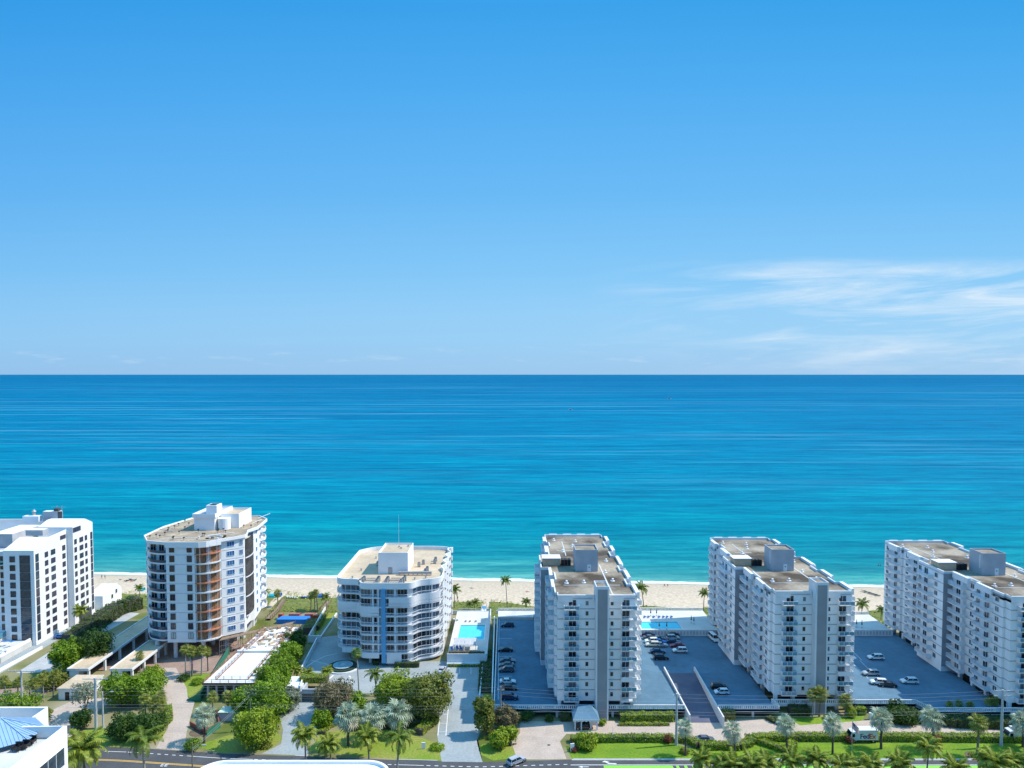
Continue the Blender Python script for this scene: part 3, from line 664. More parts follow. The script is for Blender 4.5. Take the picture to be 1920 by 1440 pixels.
# ---------------------------------------------------------------- white tower at the left edge (B1)
b1 = empty('apartment_tower', (-175, 250, 0), 'white tower with sloped parapets and square windows, cut off by the left photo edge', 'apartment building')
XR = -161.6; XR2 = -159.4; YF = 239.0; Y12 = 257.0; YB = 269.3
F1 = 3.0; S1 = 2.95; N1 = 10
ZR1 = ZY(1033, YF)
def sidewall(m, x0, x1, prof, mi=0):      # extrude a (y,z) profile along x
    n = len(prof); vs = [(x0, y, z) for y, z in prof]+[(x1, y, z) for y, z in prof]
    m.add(vs, [tuple(range(n)), tuple(range(n, 2*n))[::-1]]+[(i, n+i, n+(i+1) % n, (i+1) % n) for i in range(n)], mi)
zs = lambda px, py, X: (X*FOC/(px-960)*1.0)
m = MB()
sidewall(m, -172.0, XR, [(YF, 0), (YF+8.5, 0), (YF+8.5, ZR1+2.8), (YF, ZR1+0.1)])
m.box(-172, YF+8.52, 0, XR-.42, Y12, ZR1-.8, 0)
sidewall(m, XR-.4, XR, [(YF+8.51, 0), (Y12, 0), (Y12, ZR1+3.4), (YF+8.51, ZR1+2.8)])
m.box(-215, YF+2.0, 0, -172.0, Y12+12, ZR1-0.8, 0); m.box(-172.0, YF+0.5, 0, -171.9, Y12, ZR1, 0)
sidewall(m, -172.0, XR2, [(Y12+0.01, 0), (YB, 0), (YB, ZR1+3.6), (YB-4.6, ZR1+5.8), (Y12+5.2, ZR1+5.8), (Y12+0.01, ZR1+4.2)])
m.box(-205, Y12+12, 0, -172.0, YB-.02, ZR1+4.6, 0)
m.box(-181, YF+7, ZR1-0.8, -173.6, Y12+4, ZR1+4.2, 1, 0); m.box(-215, YF+3.5, ZR1-0.8, -190, Y12+5, ZR1+2.6, 1, 0)  # roof blocks: shade of the side faces put into grey colour, tops white
m.box(-176, Y12+9, ZR1+4.5, -170, YB-1, ZR1+8.2, 1, 0); m.box(-183, Y12+8, ZR1+4.5, -177, YB-2, ZR1+6.6, 0)
m.box(-171, YF+10, ZR1+2.9, -165, YF+13, ZR1+4.9, 1, 0)
m.build('wall', [WHITE, PALEG], b1)
m = MB(); m.box(-215, YF+2.2, ZR1-0.8, -172.1, Y12, ZR1-0.7, 0); m.box(-203, Y12+12.5, ZR1+4.6, -184, YB-1, ZR1+4.7, 0); m.build('roof', [PALEG], b1)
m = MB(); m.box(-190, YF+0.2, ZR1-5.1, -172.05, YF+2.0, ZR1-4.9, 0); m.box(-215, YF+1.6, ZR1-2.2, -172.05, YF+3.4, ZR1-0.6, 1)
m.box(-187, YF+0.4, ZR1-4.9, -173, YF+1.8, ZR1-4.5, 2); m.build('terrace', [WHITE, WHITE2, L_DARK], b1)
rnd = random.Random(5)
gp = lambda: rnd.choice([GLASS, GLASSM, GLASSM])
PUR = mat('purple_tinted_glass', (0.07, 0.06, 0.11), 0.12, 0.2, 1, spec=0.7)
gp2 = lambda: rnd.choice([PUR, PUR, GLASSM])
for k in range(N1):
    z = F1+k*S1-1.4
    zf = ZY(1048+(9-k)*16.3, YF)-0.9
    for (yy, w_, kd) in ((YF+1.5, 1.5, 'one'), (YF+6.4, 1.6, 'grid'), (YF+10.0, 2.2, 'grid'), (YF+16.0, 1.6, 'grid')):
        dz = 0 if kd != 'one' else -0.4
        put('window', win_mesh(w_, 1.7 if kd != 'one' else 2.6, kd, gp2(), DARK), b1, XR, yy, zf+dz, (1, 0))
    for (yy, w_, kd) in ((Y12+1.4, 1.3, 'grid'), (Y12+4.9, 2.1, 'grid'), (Y12+7.8, 1.2, 'grid'), (Y12+11.2, 1.1, 'one')):
        dz = 0 if kd != 'one' else -0.4
        put('window', win_mesh(w_, 1.7 if kd != 'one' else 2.6, kd, gp2(), DARK), b1, XR2, yy, zf+1.4+dz, (1, 0))
    put('window', win_mesh(1.7, 1.9, 'one', gp(), DARK), b1, -168.9, YF, zf-0.2, (0, -1))
    for x in (-173.4, -178.0):
        put('window', win_mesh(2.0, 1.9, 'one', gp(), DARK), b1, x, YF+2.0, zf-0.2, (0, -1))
    put('window', win_mesh(3.4, 2.72, 'one', GLASSM, DARK), b1, -164.7, YF, zf-0.7, (0, -1))
put('window', win_mesh(3.0, 1.3, 'three', gp2(), DARK), b1, XR, Y12-2.3, ZR1+.5, (1, 0))
put('window', win_mesh(4.4, 1.6, 'three', gp2(), DARK), b1, XR2, Y12+2.4, ZR1+2.2, (1, 0))
m = MB()
for x in (-171.2, -169.4): m.tube([(x, Y12+10, ZR1+8.2), (x, Y12+10, ZR1+10.4)], 0.08, 4, 0)
m.tube([(-173.4, Y12+10, ZR1+9.7), (-168.0, Y12+10, ZR1+9.7)], 0.06, 4, 0); m.cyl(-180, Y12+10, ZR1+6.6, ZR1+8, 0.5, 8, 0); m.cyl(-180, Y12+10, ZR1+8, ZR1+8.8, 0.9, 8, 0, r2=0.1)
m.build('antenna', [STEEL], b1)
m = MB(); m.box(-172, Y12+9.2, ZR1+8.2, -170.4, YB-1.5, ZR1+9.3, 0); m.box(-169.8, Y12+8, ZR1+5.8, -168.2, YB-4, ZR1+8.4, 0); m.build('rooftop_chiller', [DARK], b1)
m = MB(); m.box(XR2-9, Y12+2.4, 0, XR2+0.03, YB-2, 4.2, 0); m.build('dark_bay_block', [DARK], b1)  # solid dark box; shade of the ground bay put into its colour
# ---------------------------------------------------------------- vehicles
def paint(name, c): return mat('car_paint_'+name, c, 0.28, 0.02, 1, coat=0.6, spec=0.5)
PAINTS = {'white': paint('white', (0.75, 0.76, 0.77)), 'black': paint('black', (0.012, 0.013, 0.016)), 'grey': paint('grey', (0.09, 0.10, 0.12)),
          'silver': paint('silver', (0.42, 0.44, 0.47)), 'blue': paint('blue', (0.02, 0.15, 0.50)), 'navy': paint('navy', (0.015, 0.035, 0.10)),
          'red': paint('red', (0.22, 0.01, 0.025)), 'cream': paint('cream', (0.62, 0.62, 0.52))}
CARGL = mat('car_window_glass', (0.012, 0.015, 0.02), 0.05, 0.1, 1, spec=0.8)
LAMP_R = mat('red_tail_lamp', (0.45, 0.02, 0.02), 0.3, 0.05, 1); LAMP_W = mat('clear_headlamp', (0.7, 0.72, 0.74), 0.15, 0.05, 1)
PROF = {   # lower body profile (x,z) nose at +x ; cabin base and roof x ranges, heights, width
 'sedan': dict(L=4.8, W=1.84, body=[(-2.4,.35),(-2.38,.85),(-2.1,1.02),(-1.5,1.04),(1.0,.98),(2.05,.82),(2.36,.66),(2.4,.35)], cab=(-1.75, 1.05, -1.0, .35, .98, 1.45)),
 'suv': dict(L=4.7, W=1.9, body=[(-2.32,.4),(-2.34,.95),(-2.22,1.12),(1.0,1.10),(1.95,1.02),(2.3,.78),(2.34,.4)], cab=(-2.2, 1.2, -1.85, .45, 1.08, 1.72)),
 'hatch': dict(L=4.0, W=1.8, body=[(-2.0,.38),(-2.02,.9),(-1.9,1.05),(.95,1.02),(1.65,.9),(1.98,.66),(2.0,.38)], cab=(-1.9, 1.15, -1.55, .4, 1.02, 1.58)),
 'van': dict(L=5.3, W=2.0, body=[(-2.65,.4),(-2.66,1.3),(-2.62,1.35),(1.7,1.3),(2.3,1.12),(2.62,.8),(2.65,.4)], cab=(-2.6, 2.0, -2.5, 1.1, 1.3, 2.15)),
}
CARS = {}
def make_car(kind):
    P = PROF[kind]; root = empty('parked_car' if kind != 'van' else 'parked_van', (0, 0, 0)); W = P['W']/2
    m = MB(); b = P['body']
    # three lengthwise slices give the sides a slight tuck at sill and shoulder
    rings = [(-W+0.10, 0.0), (-W, 0.03), (W, 0.03), (W-0.10, 0.0)]
    def ring(y, s): return [(x*(1-s*0.02), y, z if z < 0.5 else z-s*0.10) for x, z in b]
    ys = [(-W+.08, 1.0), (-W, 0.25), (-W+.35, 0), (W-.35, 0), (W, 0.25), (W-.08, 1.0)]
    vsx = []
    lows = [(-W+.12, 1), (-W, 0), (-W+.25, -0.1), (W-.25, -0.1), (W, 0), (W-.12, 1)]
    n = len(b); vs = []
    for i, (y, s) in enumerate(ys):
        vs += [(x*(0.985 if i in (0, 5) else (0.992 if i in (1, 4) else 1)), y, z-(0.12 if i in (0, 5) else (0.05 if i in (1, 4) else 0))*(z > 0.5)) for x, z in b]
    fs = []
    for i in range(5):
        for k in range(n): fs.append((i*n+k, (i+1)*n+k, (i+1)*n+(k+1) % n, i*n+(k+1) % n))
    fs += [tuple(range(n)), tuple(range(5*n, 6*n))[::-1]]
    m.add(vs, fs, 0)
    # dark lower trim
    m.box(b[0][0]+0.03, -W+.06, .22, b[-1][0]-0.03, W-.06, .36, 1)
    body = m.build('body', [PAINTS['white'], BLACK], root)
    x0, x1, r0, r1, z0, z1 = P['cab']
    m = MB(); wb = W-0.10; wr = W-0.30
    V = [(x0,-wb,z0),(x1,-wb,z0),(x1,wb,z0),(x0,wb,z0),(r0,-wr,z1-.04),(r1,-wr,z1-.04),(r1,wr,z1-.04),(r0,wr,z1-.04)]
    m.add(V, [(0,1,5,4),(1,2,6,5),(2,3,7,6),(3,0,4,7)], 0); m.build('windows', [CARGL], root)
    m = MB(); m.add([(r0-.05,-wr-.03,z1-.05),(r1+.05,-wr-.03,z1-.05),(r1+.05,wr+.03,z1-.05),(r0-.05,wr+.03,z1-.05),(r0+.1,-wr+.1,z1+.02),(r1-.1,-wr+.1,z1+.02),(r1-.1,wr-.1,z1+.02),(r0+.1,wr-.1,z1+.02)],
        [(0,3,2,1),(4,5,6,7),(0,1,5,4),(1,2,6,5),(2,3,7,6),(3,0,4,7)], 0)
    for s in (-1, 1):     # pillars
        for (xb, xt) in ((x0+.02, r0), (x1-.02, r1), ((x0+x1)/2, (r0+r1)/2)):
            m.tube([(xb, s*(wb+.005), z0), (xt, s*(wr+.01), z1-.03)], 0.045, 4, 0)
    if kind == 'suv':
        for s in (-1, 1): m.tube([(r0+.1, s*(wr-.08), z1+.08), (r1-.15, s*(wr-.08), z1+.08)], 0.025, 4, 1)
    m.build('roof', [PAINTS['white'], STEEL], root)
    xw = P['L']/2-0.88
    for (x, y) in ((xw, -W+.10), (xw, W-.10), (-xw, -W+.10), (-xw, W-.10)):
        m = MB(); m.T = Matrix.Translation((x, y, 0.34)) @ Matrix.Rotation(R(90), 4, 'X'); m.cyl(0, 0, -.12, .12, .34, 14, 0); m.cyl(0, 0, -.125, .125, .2, 10, 1); m.build('wheel', [TYRE, RIM], root)
    for s in (-1, 1):
        m = MB(); m.box(b[-1][0]-.14, s*(W-.42)-.17, .62, b[-1][0]-.02, s*(W-.42)+.17, .76, 0); m.build('headlight', [LAMP_W], root)
        m = MB(); m.box(b[0][0]-.0, s*(W-.36)-.14, .78, b[0][0]+.08, s*(W-.36)+.14, .94, 0); m.build('tail_light', [LAMP_R], root)
    return root
_protoused = {}
def car(kind, color, px, py, z, heading, label, group=None):
    if kind not in CARS: CARS[kind] = make_car(kind); c = CARS[kind]
    else: c = copy_tree(CARS[kind])
    p = G(px, py, z); c.location = (p.x, p.y, z); c.rotation_euler = (0, 0, R(heading))
    for k in kids(c):
        if k.name.startswith(('body', 'roof')):
            k.material_slots[0].link = 'OBJECT'; k.material_slots[0].material = PAINTS[color]
    tag(c, label, 'van' if kind == 'van' else 'car', group)
    if group is None and 'group' in c: del c['group']
    return c

# ---------------------------------------------------------------- vegetation builders
def leaf_cloud(rnd, blobs, n, size, m=None, mi=0, shell=0.55):
    """blobs: (x,y,z,rx,ry,rz). scatter leaf clumps through the volumes, denser near the skin"""
    m = m or MB(); vol = [b[3]*b[4]+b[4]*b[5]+b[3]*b[5] for b in blobs]; tot = sum(vol)
    for b, v in zip(blobs, vol):
        for _ in range(int(n*v/tot)):
            while True:
                d = Vector((rnd.gauss(0, 1), rnd.gauss(0, 1), rnd.gauss(0, 1)))
                if d.length > 1e-3: break
            d.normalize()
            if d.z < -0.35 and rnd.random() < 0.6: d.z = -d.z
            # lumpy radius
            lump = 1+0.16*math.sin(3.1*d.x*2+b[0])*math.sin(2.7*d.y*2+b[1])+0.12*math.sin(5*d.z+4*d.x+b[2])
            r = (shell+(1.0-shell)*rnd.random()**0.6)*lump
            c = Vector((b[0]+d.x*b[3]*r, b[1]+d.y*b[4]*r, b[2]+d.z*b[5]*r))
            nrm = (d+Vector((rnd.gauss(0, .55), rnd.gauss(0, .55), rnd.gauss(0, .45)+.25))).normalized()
            u = nrm.orthogonal().normalized(); a = rnd.random()*6.28; u = (u*math.cos(a)+nrm.cross(u)*math.sin(a)); v2 = nrm.cross(u)
            s = size*(0.6+rnd.random()*0.8)
            m.add([c-u*s*.5, c+v2*s*.32+nrm*s*.08, c+u*s*.55, c-v2*s*.32+nrm*s*.08], [(0, 1, 2, 3)], mi)
    return m
def make_tree(seed, h, blobs, leaf, bark, n=3600, size=0.42, name='broadleaf_tree', trunks=3, tr=0.22):
    rnd = random.Random(seed); root = empty(name, (0, 0, 0))
    t = MB()
    for i in range(trunks):
        a = 6.28*i/trunks+rnd.random(); b = blobs[i % len(blobs)]
        base = Vector((math.cos(a)*tr*1.2, math.sin(a)*tr*1.2, -0.1)); top = Vector((b[0]*.8, b[1]*.8, b[2]*0.95))
        mid = base.lerp(top, .5)+Vector((rnd.uniform(-.3, .3), rnd.uniform(-.3, .3), -0.3))
        t.tube([base, mid, top], [tr, tr*.7, tr*.35], 6, 0)
        for j in range(3):
            e = top+Vector((rnd.uniform(-1, 1)*b[3]*.7, rnd.uniform(-1, 1)*b[4]*.7, rnd.uniform(-.2, .8)*b[5])); t.tube([mid.lerp(top, .5+.15*j), e], [tr*.35, tr*.12], 5, 0)
    t.build('trunk', [bark], root)
    leaf_cloud(rnd, blobs, n, size).build('crown', [leaf], root)
    return root
def blobs_round(rnd, r, h, k=6, flat=0.75):
    B = [(0, 0, h-r*flat, r*.85, r*.85, r*flat)]
    for i in range(k):
        a = 6.28*i/k+rnd.random(); q = r*(0.45+0.25*rnd.random())
        B.append((math.cos(a)*(r-q)*1.05, math.sin(a)*(r-q)*1.05, h-r*flat*(0.7+rnd.random()*.6), q, q, q*flat))
    for i in range(7):      # stray sprigs that break the outline
        a = rnd.random()*6.28; e = rnd.uniform(-.1, 1.2); q = r*rnd.uniform(.16, .30); B.append((math.cos(a)*math.cos(e)*r*.95, math.sin(a)*math.cos(e)*r*.95, h-r*flat+math.sin(e)*r*flat*1.02, q, q*rnd.uniform(.6, 1.2), q*rnd.uniform(.6, 1.1)))
    return B
def frond(m, rnd, base, az, e0, bend, L, wl, n=16, mi=0, droop=0.9, twist=0.0, seg=0.14):
    """a feather frond: arching rachis with pairs of leaflets"""
    p = Vector(base); e = e0; pts = []; az2 = az
    for i in range(n+1):
        pts.append((p.copy(), e, az2)); d = Vector((math.cos(az2)*math.cos(e), math.sin(az2)*math.cos(e), math.sin(e)))
        p = p+d*(L/n); e -= bend/n*(0.6+0.8*i/n); az2 += twist/n
    m.tube([q[0] for q in pts[::4]], [0.055, 0.045, 0.035, 0.025, 0.015][:len(pts[::4])], 4, mi, cap=False)
    for i in range(1, n+1):
        q, e, a = pts[i]; s = i/n
        side = Vector((-math.sin(a), math.cos(a), 0)); d = Vector((math.cos(a)*math.cos(e), math.sin(a)*math.cos(e), math.sin(e)))
        l = wl*math.sin(math.pi*min(1, .18+.80*s))**.7*(0.85+rnd.random()*.3)
        up = side.cross(d); up = up if up.z > 0 else -up
        for sg in (-1, 1):
            o = side*sg*.72+d*.55-Vector((0, 0, droop*(0.35+rnd.random()*.5))); o.normalize()
            tip = q+o*l; w = d*seg*(.8+rnd.random()*.4)
            midp = q+(side*sg*.8+d*.35+up*.1).normalized()*l*.5
            m.add([q-w*.5, q+w*.5, midp+w*.8, tip, midp-w*.5], [(0, 1, 2, 3, 4)], mi)
def make_feather_palm(seed, h, L=3.4, nf=20, wl=0.85, leaf=None, tr=0.16, lean=0.5, name='coconut_palm', bark=None, nuts=True, shaft=False, up=1.25):
    rnd = random.Random(seed); root = empty(name, (0, 0, 0)); leaf = leaf or L_COCO; H0[root.name] = h
    a = rnd.random()*6.28; t = MB(); n = 7; P = []
    for i in range(n+1):
        s = i/n; P.append((math.cos(a)*lean*s*s, math.sin(a)*lean*s*s, -0.1+h*s))
    rad = [tr*(1.45 if i == 0 else 1.12-.35*i/n) for i in range(n+1)]
    t.tube(P, rad, 8, 0); t.build('trunk', [bark or TRUNK], root)
    top = Vector(P[-1]); m = MB()
    if shaft: m.tube([top-Vector((0, 0, .3)), top+Vector((0, 0, 1.0))], [tr*.9, tr*.6], 7, 0); top += Vector((0, 0, .8))
    for i in range(nf):
        s = i/(nf-1); az = 2.399963*i+rnd.random()*.4
        e0 = up-s*1.55+rnd.uniform(-.12, .12); bend = 1.15+s*.45+rnd.uniform(-.15, .25)
        frond(m, rnd, top, az, e0, bend, L*(0.85+rnd.random()*.25), wl, droop=0.55+s*.5, twist=rnd.uniform(-.25, .25))
    m.build('crown', [leaf], root)
    if nuts:
        c = MB()
        for i in range(7):
            b = rnd.random()*6.28; x, y, z = top.x+math.cos(b)*.28, top.y+math.sin(b)*.28, top.z-.25-rnd.random()*.3
            c.T = Matrix.Translation((x, y, z)); c.cyl(0, 0, -.12, 0, .06, 7, 0, r2=.13); c.cyl(0, 0, 0, .12, .13, 7, 0, r2=.05)
        c.build('coconut_bunch', [mat('green_coconut', (.25, .22, .05), .6, .1, 3)], root)
    return root
def make_fan_palm(seed, h, leaf, dry=None, rad=0.95, pet=1.1, nf=34, tr=0.17, bark=None, name='fan_palm', lo=-0.9, lean=0.2, nseg=13):
    rnd = random.Random(seed); root = empty(name, (0, 0, 0)); H0[root.name] = h
    a = rnd.random()*6.28; t = MB(); P = [(math.cos(a)*lean*s*s, math.sin(a)*lean*s*s, -.1+h*s) for s in (0, .25, .5, .75, 1)]
    t.tube(P, [tr*1.3, tr*1.05, tr, tr*.95, tr*1.05], 8, 0)
    top = Vector(P[-1])
    t.build('trunk', [bark or TRUNK], root)
    m = MB()
    for i in range(nf):
        s = i/(nf-1); az = 2.399963*i+rnd.random()*.3; e = 1.35-s*(1.35-lo)+rnd.uniform(-.1, .1)
        d = Vector((math.cos(az)*math.cos(e), math.sin(az)*math.cos(e), math.sin(e))); pl = pet*(.8+rnd.random()*.4)
        c = top+d*pl-Vector((0, 0, .10*pl)); mi = 1 if (dry is not None and (s > .66 and rnd.random() < .75)) else 0
        m.tube([top, c], [.05, .03], 4, mi, cap=False)
        side = Vector((-math.sin(az), math.cos(az), 0)); upv = side.cross(d)
        if upv.z < 0: upv = -upv
        f2 = (d-Vector((0, 0, .35+.25*s))).normalized(); n2 = side.cross(f2).normalized()
        if n2.z < 0: n2 = -n2
        R_ = rad*(.85+rnd.random()*.3)
        for k in range(nseg):
            th = R(-125+250*(k+.5)/nseg); dt = R(250/nseg*.34)
            def dirv(tt): return f2*math.cos(tt)+side*math.sin(tt)
            l = R_*(1-.12*abs(th)/2.2)*(.9+rnd.random()*.2)
            droop = n2*(-.12*l)+Vector((0, 0, -.20*l*rnd.random()))
            m.add([c, c+dirv(th-dt)*l*.62+n2*.06*l, c+dirv(th)*l+droop, c+dirv(th+dt)*l*.62+n2*.02*l], [(0, 1, 2, 3)], mi)
    m.build('crown', [leaf, dry or leaf], root)
    return root
H0 = {}
def place(proto, p, rz=0, s=1.0, label=None, cat=None, group=None, used=set(), sz=None):
    if proto.name not in used: used.add(proto.name); o = proto
    else: o = copy_tree(proto)
    for k in ('label', 'group', 'category'):
        if k in o: del o[k]
    tr_ = random.Random(int(p[0]*10)); s *= tr_.uniform(.92, 1.10); o.location = p; o.rotation_euler = (tr_.gauss(0, .035), tr_.gauss(0, .035), rz); o.scale = (s, s, s)
    if sz:      # longer or shorter trunk, crown kept in proportion
        h0 = H0[proto.name]; q = sz/s
        for k in kids(o):
            if k.name.startswith('trunk'): k.scale = (1, 1, q)
            else: k.location = (0, 0, (q-1)*h0)
    return tag(o, label, cat, group)
def hedge(name, path, w_, h, leaf, label, cat='hedge', z=0.0, dens=26, size=0.34, seed=1, closed=False, group=None, wob=0.12, kind=None):
    """clipped hedge: dark twiggy core and a skin of leaf clumps"""
    rnd = random.Random(seed); P = [Vector((p[0], p[1], 0)) for p in path]
    loc = (P[0].x, P[0].y, z); root = empty(name, loc, label, cat, group)
    core = MB(); lf = MB()
    for a, b in zip(P, P[1:]):
        d = (b-a); L = d.length
        if L < .01: continue
        d.normalize(); s = Vector((-d.y, d.x, 0)); k = w_/2-.18
        q = [a+s*k, a-s*k, b-s*k, b+s*k]; core.prism([(v.x, v.y) for v in q], z-.05, z+h-.2, 0)
        for _ in range(int(L*(w_+2*h)*dens)):
            u = rnd.random()*L; r = rnd.random()*(w_+2*h)
            wv = wob*math.sin(u*1.7+a.x)+wob*.6*math.sin(u*4.1)
            if r < h: o = s*(-w_/2-wv*.4); zz_ = r; nn = -s
            elif r < h+w_: o = s*(r-h-w_/2); zz_ = h+wv; nn = Vector((0, 0, 1))
            else: o = s*(w_/2+wv*.4); zz_ = r-h-w_; nn = s
            c = a+d*u+o+Vector((0, 0, z+zz_))+Vector((rnd.uniform(-.1, .1), rnd.uniform(-.1, .1), rnd.uniform(-.12, .1)))
            nr = (nn+Vector((rnd.gauss(0, .5), rnd.gauss(0, .5), rnd.gauss(0, .5)+.2))).normalized()
            uu = nr.orthogonal().normalized(); an = rnd.random()*6.28; uu = uu*math.cos(an)+nr.cross(uu)*math.sin(an); v2 = nr.cross(uu); ss = size*(.6+rnd.random()*.8)
            lf.add([c-uu*ss*.5, c+v2*ss*.3, c+uu*ss*.5, c-v2*ss*.3], [(0, 1, 2, 3)], 0)
    core.build('stems', [TRUNKD], root); lf.build('foliage', [leaf], root)
    return root
def shrub(name, p, r, h, leaf, label, seed, n=700, size=0.32, cat='shrub', group=None):
    rnd = random.Random(seed); root = empty(name, (p[0], p[1], p[2] if len(p) > 2 else 0), label, cat, group)
    z0 = root.location.z
    st = MB()
    for k in range(5):
        a = rnd.random()*6.28; st.tube([(p[0], p[1], z0-.05), (p[0]+math.cos(a)*r*.5, p[1]+math.sin(a)*r*.5, z0+h*.7)], [.05, .02], 4, 0)
    st.build('stems', [TRUNKD], root)
    B = [(p[0], p[1], z0+h*.5, r*.8, r*.8, h*.5)]
    for k in range(4):
        a = 6.28*k/4+rnd.random(); B.append((p[0]+math.cos(a)*r*.45, p[1]+math.sin(a)*r*.45, z0+h*.4, r*.5, r*.5, h*.42))
    leaf_cloud(rnd, B, n, size, shell=.4).build('foliage', [leaf], root)
    return root
# ================================================================= THE SETTING
def sheet(name, pts, z, m, kind='structure', world=False, thick=None):
    b = MB(); P = [(p[0], p[1]) if world else tuple(G(p[0], p[1], z))[:2] for p in pts]
    a = sum(P[i][0]*P[(i+1) % len(P)][1]-P[(i+1) % len(P)][0]*P[i][1] for i in range(len(P)))
    if a < 0: P = P[::-1]
    if thick: b.prism(P, z-thick, z, 0)
    else: b.add([(x, y, z) for x, y in P], [tuple(range(len(P)))], 0)
    o = b.build(name, [m]); tag(o, kind=kind); return o
# shoreline runs from (-194,329.5) to (159,309.5)
SHX, SHY = -194.0, 329.5; SL = -20.0/353.0
def shore(x): return SHY+SL*(x-SHX)
# ground: one sheet from behind the camera to the sea bed, sloping down the beach
gm = bpy.data.materials.new('ground_soil_and_sand'); gm.use_nodes = True; t = gm.node_tree; b = t.nodes['Principled BSDF']; b.inputs['Roughness'].default_value = 0.95; b.inputs['Specular IOR Level'].default_value = 0.15
g = N(t, 'ShaderNodeTexCoord'); s = N(t, 'ShaderNodeSeparateXYZ'); t.links.new(g.outputs['Object'], s.inputs[0])
dsh = mathn(t, 'SUBTRACT', mathn(t, 'ADD', mathn(t, 'MULTIPLY', mathn(t, 'ADD', s.outputs[0], -SHX), SL), SHY), s.outputs[1])   # metres inland of the waterline
n1 = N(t, 'ShaderNodeTexNoise'); n1.inputs['Scale'].default_value = 0.05; n1.inputs['Detail'].default_value = 8; t.links.new(g.outputs['Object'], n1.inputs[0])
n2 = N(t, 'ShaderNodeTexNoise'); n2.inputs['Scale'].default_value = 0.9; n2.inputs['Detail'].default_value = 6; t.links.new(g.outputs['Object'], n2.inputs[0])
dd = mathn(t, 'ADD', dsh, mathn(t, 'MULTIPLY', mathn(t, 'SUBTRACT', n1.outputs[0], .5), 7.0))
sand = ramp(t, mathn(t, 'DIVIDE', dd, 60.0), [(0.0, (.30, .26, .20)), (0.03, (.42, .36, .28)), (0.06, (.52, .42, .31)), (0.5, (.60, .485, .36)), (1, (.57, .46, .34))])
fine = ramp(t, n2.outputs[0], [(.3, (.76, .75, .74)), (.7, (1.08, 1.08, 1.08))])
mm = N(t, 'ShaderNodeMix', data_type='RGBA', blend_type='MULTIPLY'); mm.inputs[0].default_value = 1; t.links.new(sand, mm.inputs[6]); t.links.new(fine, mm.inputs[7])
# wrack line of dark seaweed
wr = mathn(t, 'ADD', dsh, mathn(t, 'MULTIPLY', mathn(t, 'SUBTRACT', n1.outputs[0], .5), 5.0))
wl = ramp(t, mathn(t, 'DIVIDE', wr, 30.0), [(.19, (0, 0, 0)), (.20, (1, 1, 1)), (.215, (1, 1, 1)), (.23, (0, 0, 0))])
wm_ = mathn(t, 'MULTIPLY', wl, ramp(t, n2.outputs[0], [(.5, (0, 0, 0)), (.62, (.7, .7, .7))]))
m2 = N(t, 'ShaderNodeMix', data_type='RGBA'); t.links.new(wm_, m2.inputs[0]); t.links.new(mm.outputs[2], m2.inputs[6]); m2.inputs[7].default_value = (.22, .16, .10, 1)
soil = ramp(t, n1.outputs[0], [(.35, (.10, .13, .025)), (.5, (.22, .20, .10)), (.65, (.30, .26, .17))])
ms = N(t, 'ShaderNodeMix', data_type='RGBA'); t.links.new(ramp(t, mathn(t, 'DIVIDE', dsh, 100.0), [(.44, (0, 0, 0)), (.48, (1, 1, 1))]), ms.inputs[0])
t.links.new(m2.outputs[2], ms.inputs[6]); t.links.new(soil, ms.inputs[7]); t.links.new(ms.outputs[2], b.inputs['Base Color'])
m = MB(); xs = [-3000, -800, -400, -250]+list(range(-200, 260, 20))+[300, 500, 900, 3000]
rows = [(-400, 0), (150, 0), (None, 40, 0.0), (None, 30, 0.35), (None, 14, 0.2), (None, 7, -0.1), (None, 0, -1.2), (None, -12, -2.5), (None, -60, -6), (None, -400, -12)]
vs_ = []
for r in rows:
    for x in xs:
        if r[0] is not None: vs_.append((x, r[0], r[1]))
        else: vs_.append((x, shore(x)-r[1], r[2]))
nx = len(xs); fs_ = [(j*nx+i, j*nx+i+1, (j+1)*nx+i+1, (j+1)*nx+i) for j in range(len(rows)-1) for i in range(nx-1)]
m.add(vs_, fs_, 0); o = m.build('ground', [gm], smooth=True); tag(o, kind='structure')
# sea
wm = bpy.data.materials.new('sea_water'); wm.use_nodes = True; t = wm.node_tree; b = t.nodes['Principled BSDF']
g = N(t, 'ShaderNodeTexCoord'); s = N(t, 'ShaderNodeSeparateXYZ'); t.links.new(g.outputs['Object'], s.inputs[0])
d0 = mathn(t, 'SUBTRACT', s.outputs[1], mathn(t, 'ADD', mathn(t, 'MULTIPLY', mathn(t, 'ADD', s.outputs[0], -SHX), SL), SHY))
nA = N(t, 'ShaderNodeTexNoise'); nA.inputs['Scale'].default_value = 1.0; nA.inputs['Detail'].default_value = 6
mp = N(t, 'ShaderNodeMapping'); mp.inputs['Scale'].default_value = (.006, .02, 1); mp.inputs['Rotation'].default_value = (0, 0, R(2)); t.links.new(g.outputs['Object'], mp.inputs[0]); t.links.new(mp.outputs[0], nA.inputs[0])
# depth colour: logarithm of the distance from the shore
lg = mathn(t, 'DIVIDE', mathn(t, 'LOGARITHM', mathn(t, 'MAXIMUM', mathn(t, 'ADD', d0, mathn(t, 'MULTIPLY', mathn(t, 'SUBTRACT', nA.outputs[0], .5), mathn(t, 'MULTIPLY', d0, .5))), 1.0), 10.0), 4.6)
dc = ramp(t, lg, [(0.0, (.36, .50, .42)), (.13, (.10, .34, .31)), (.27, (.03, .245, .25)), (.36, (.006, .20, .242)), (.45, (.0, .195, .262)), (.55, (.0, .175, .28)), (.65, (.0, .152, .275)), (.76, (.0, .130, .255)), (.90, (.0, .112, .232)), (1.0, (.003, .118, .23))])
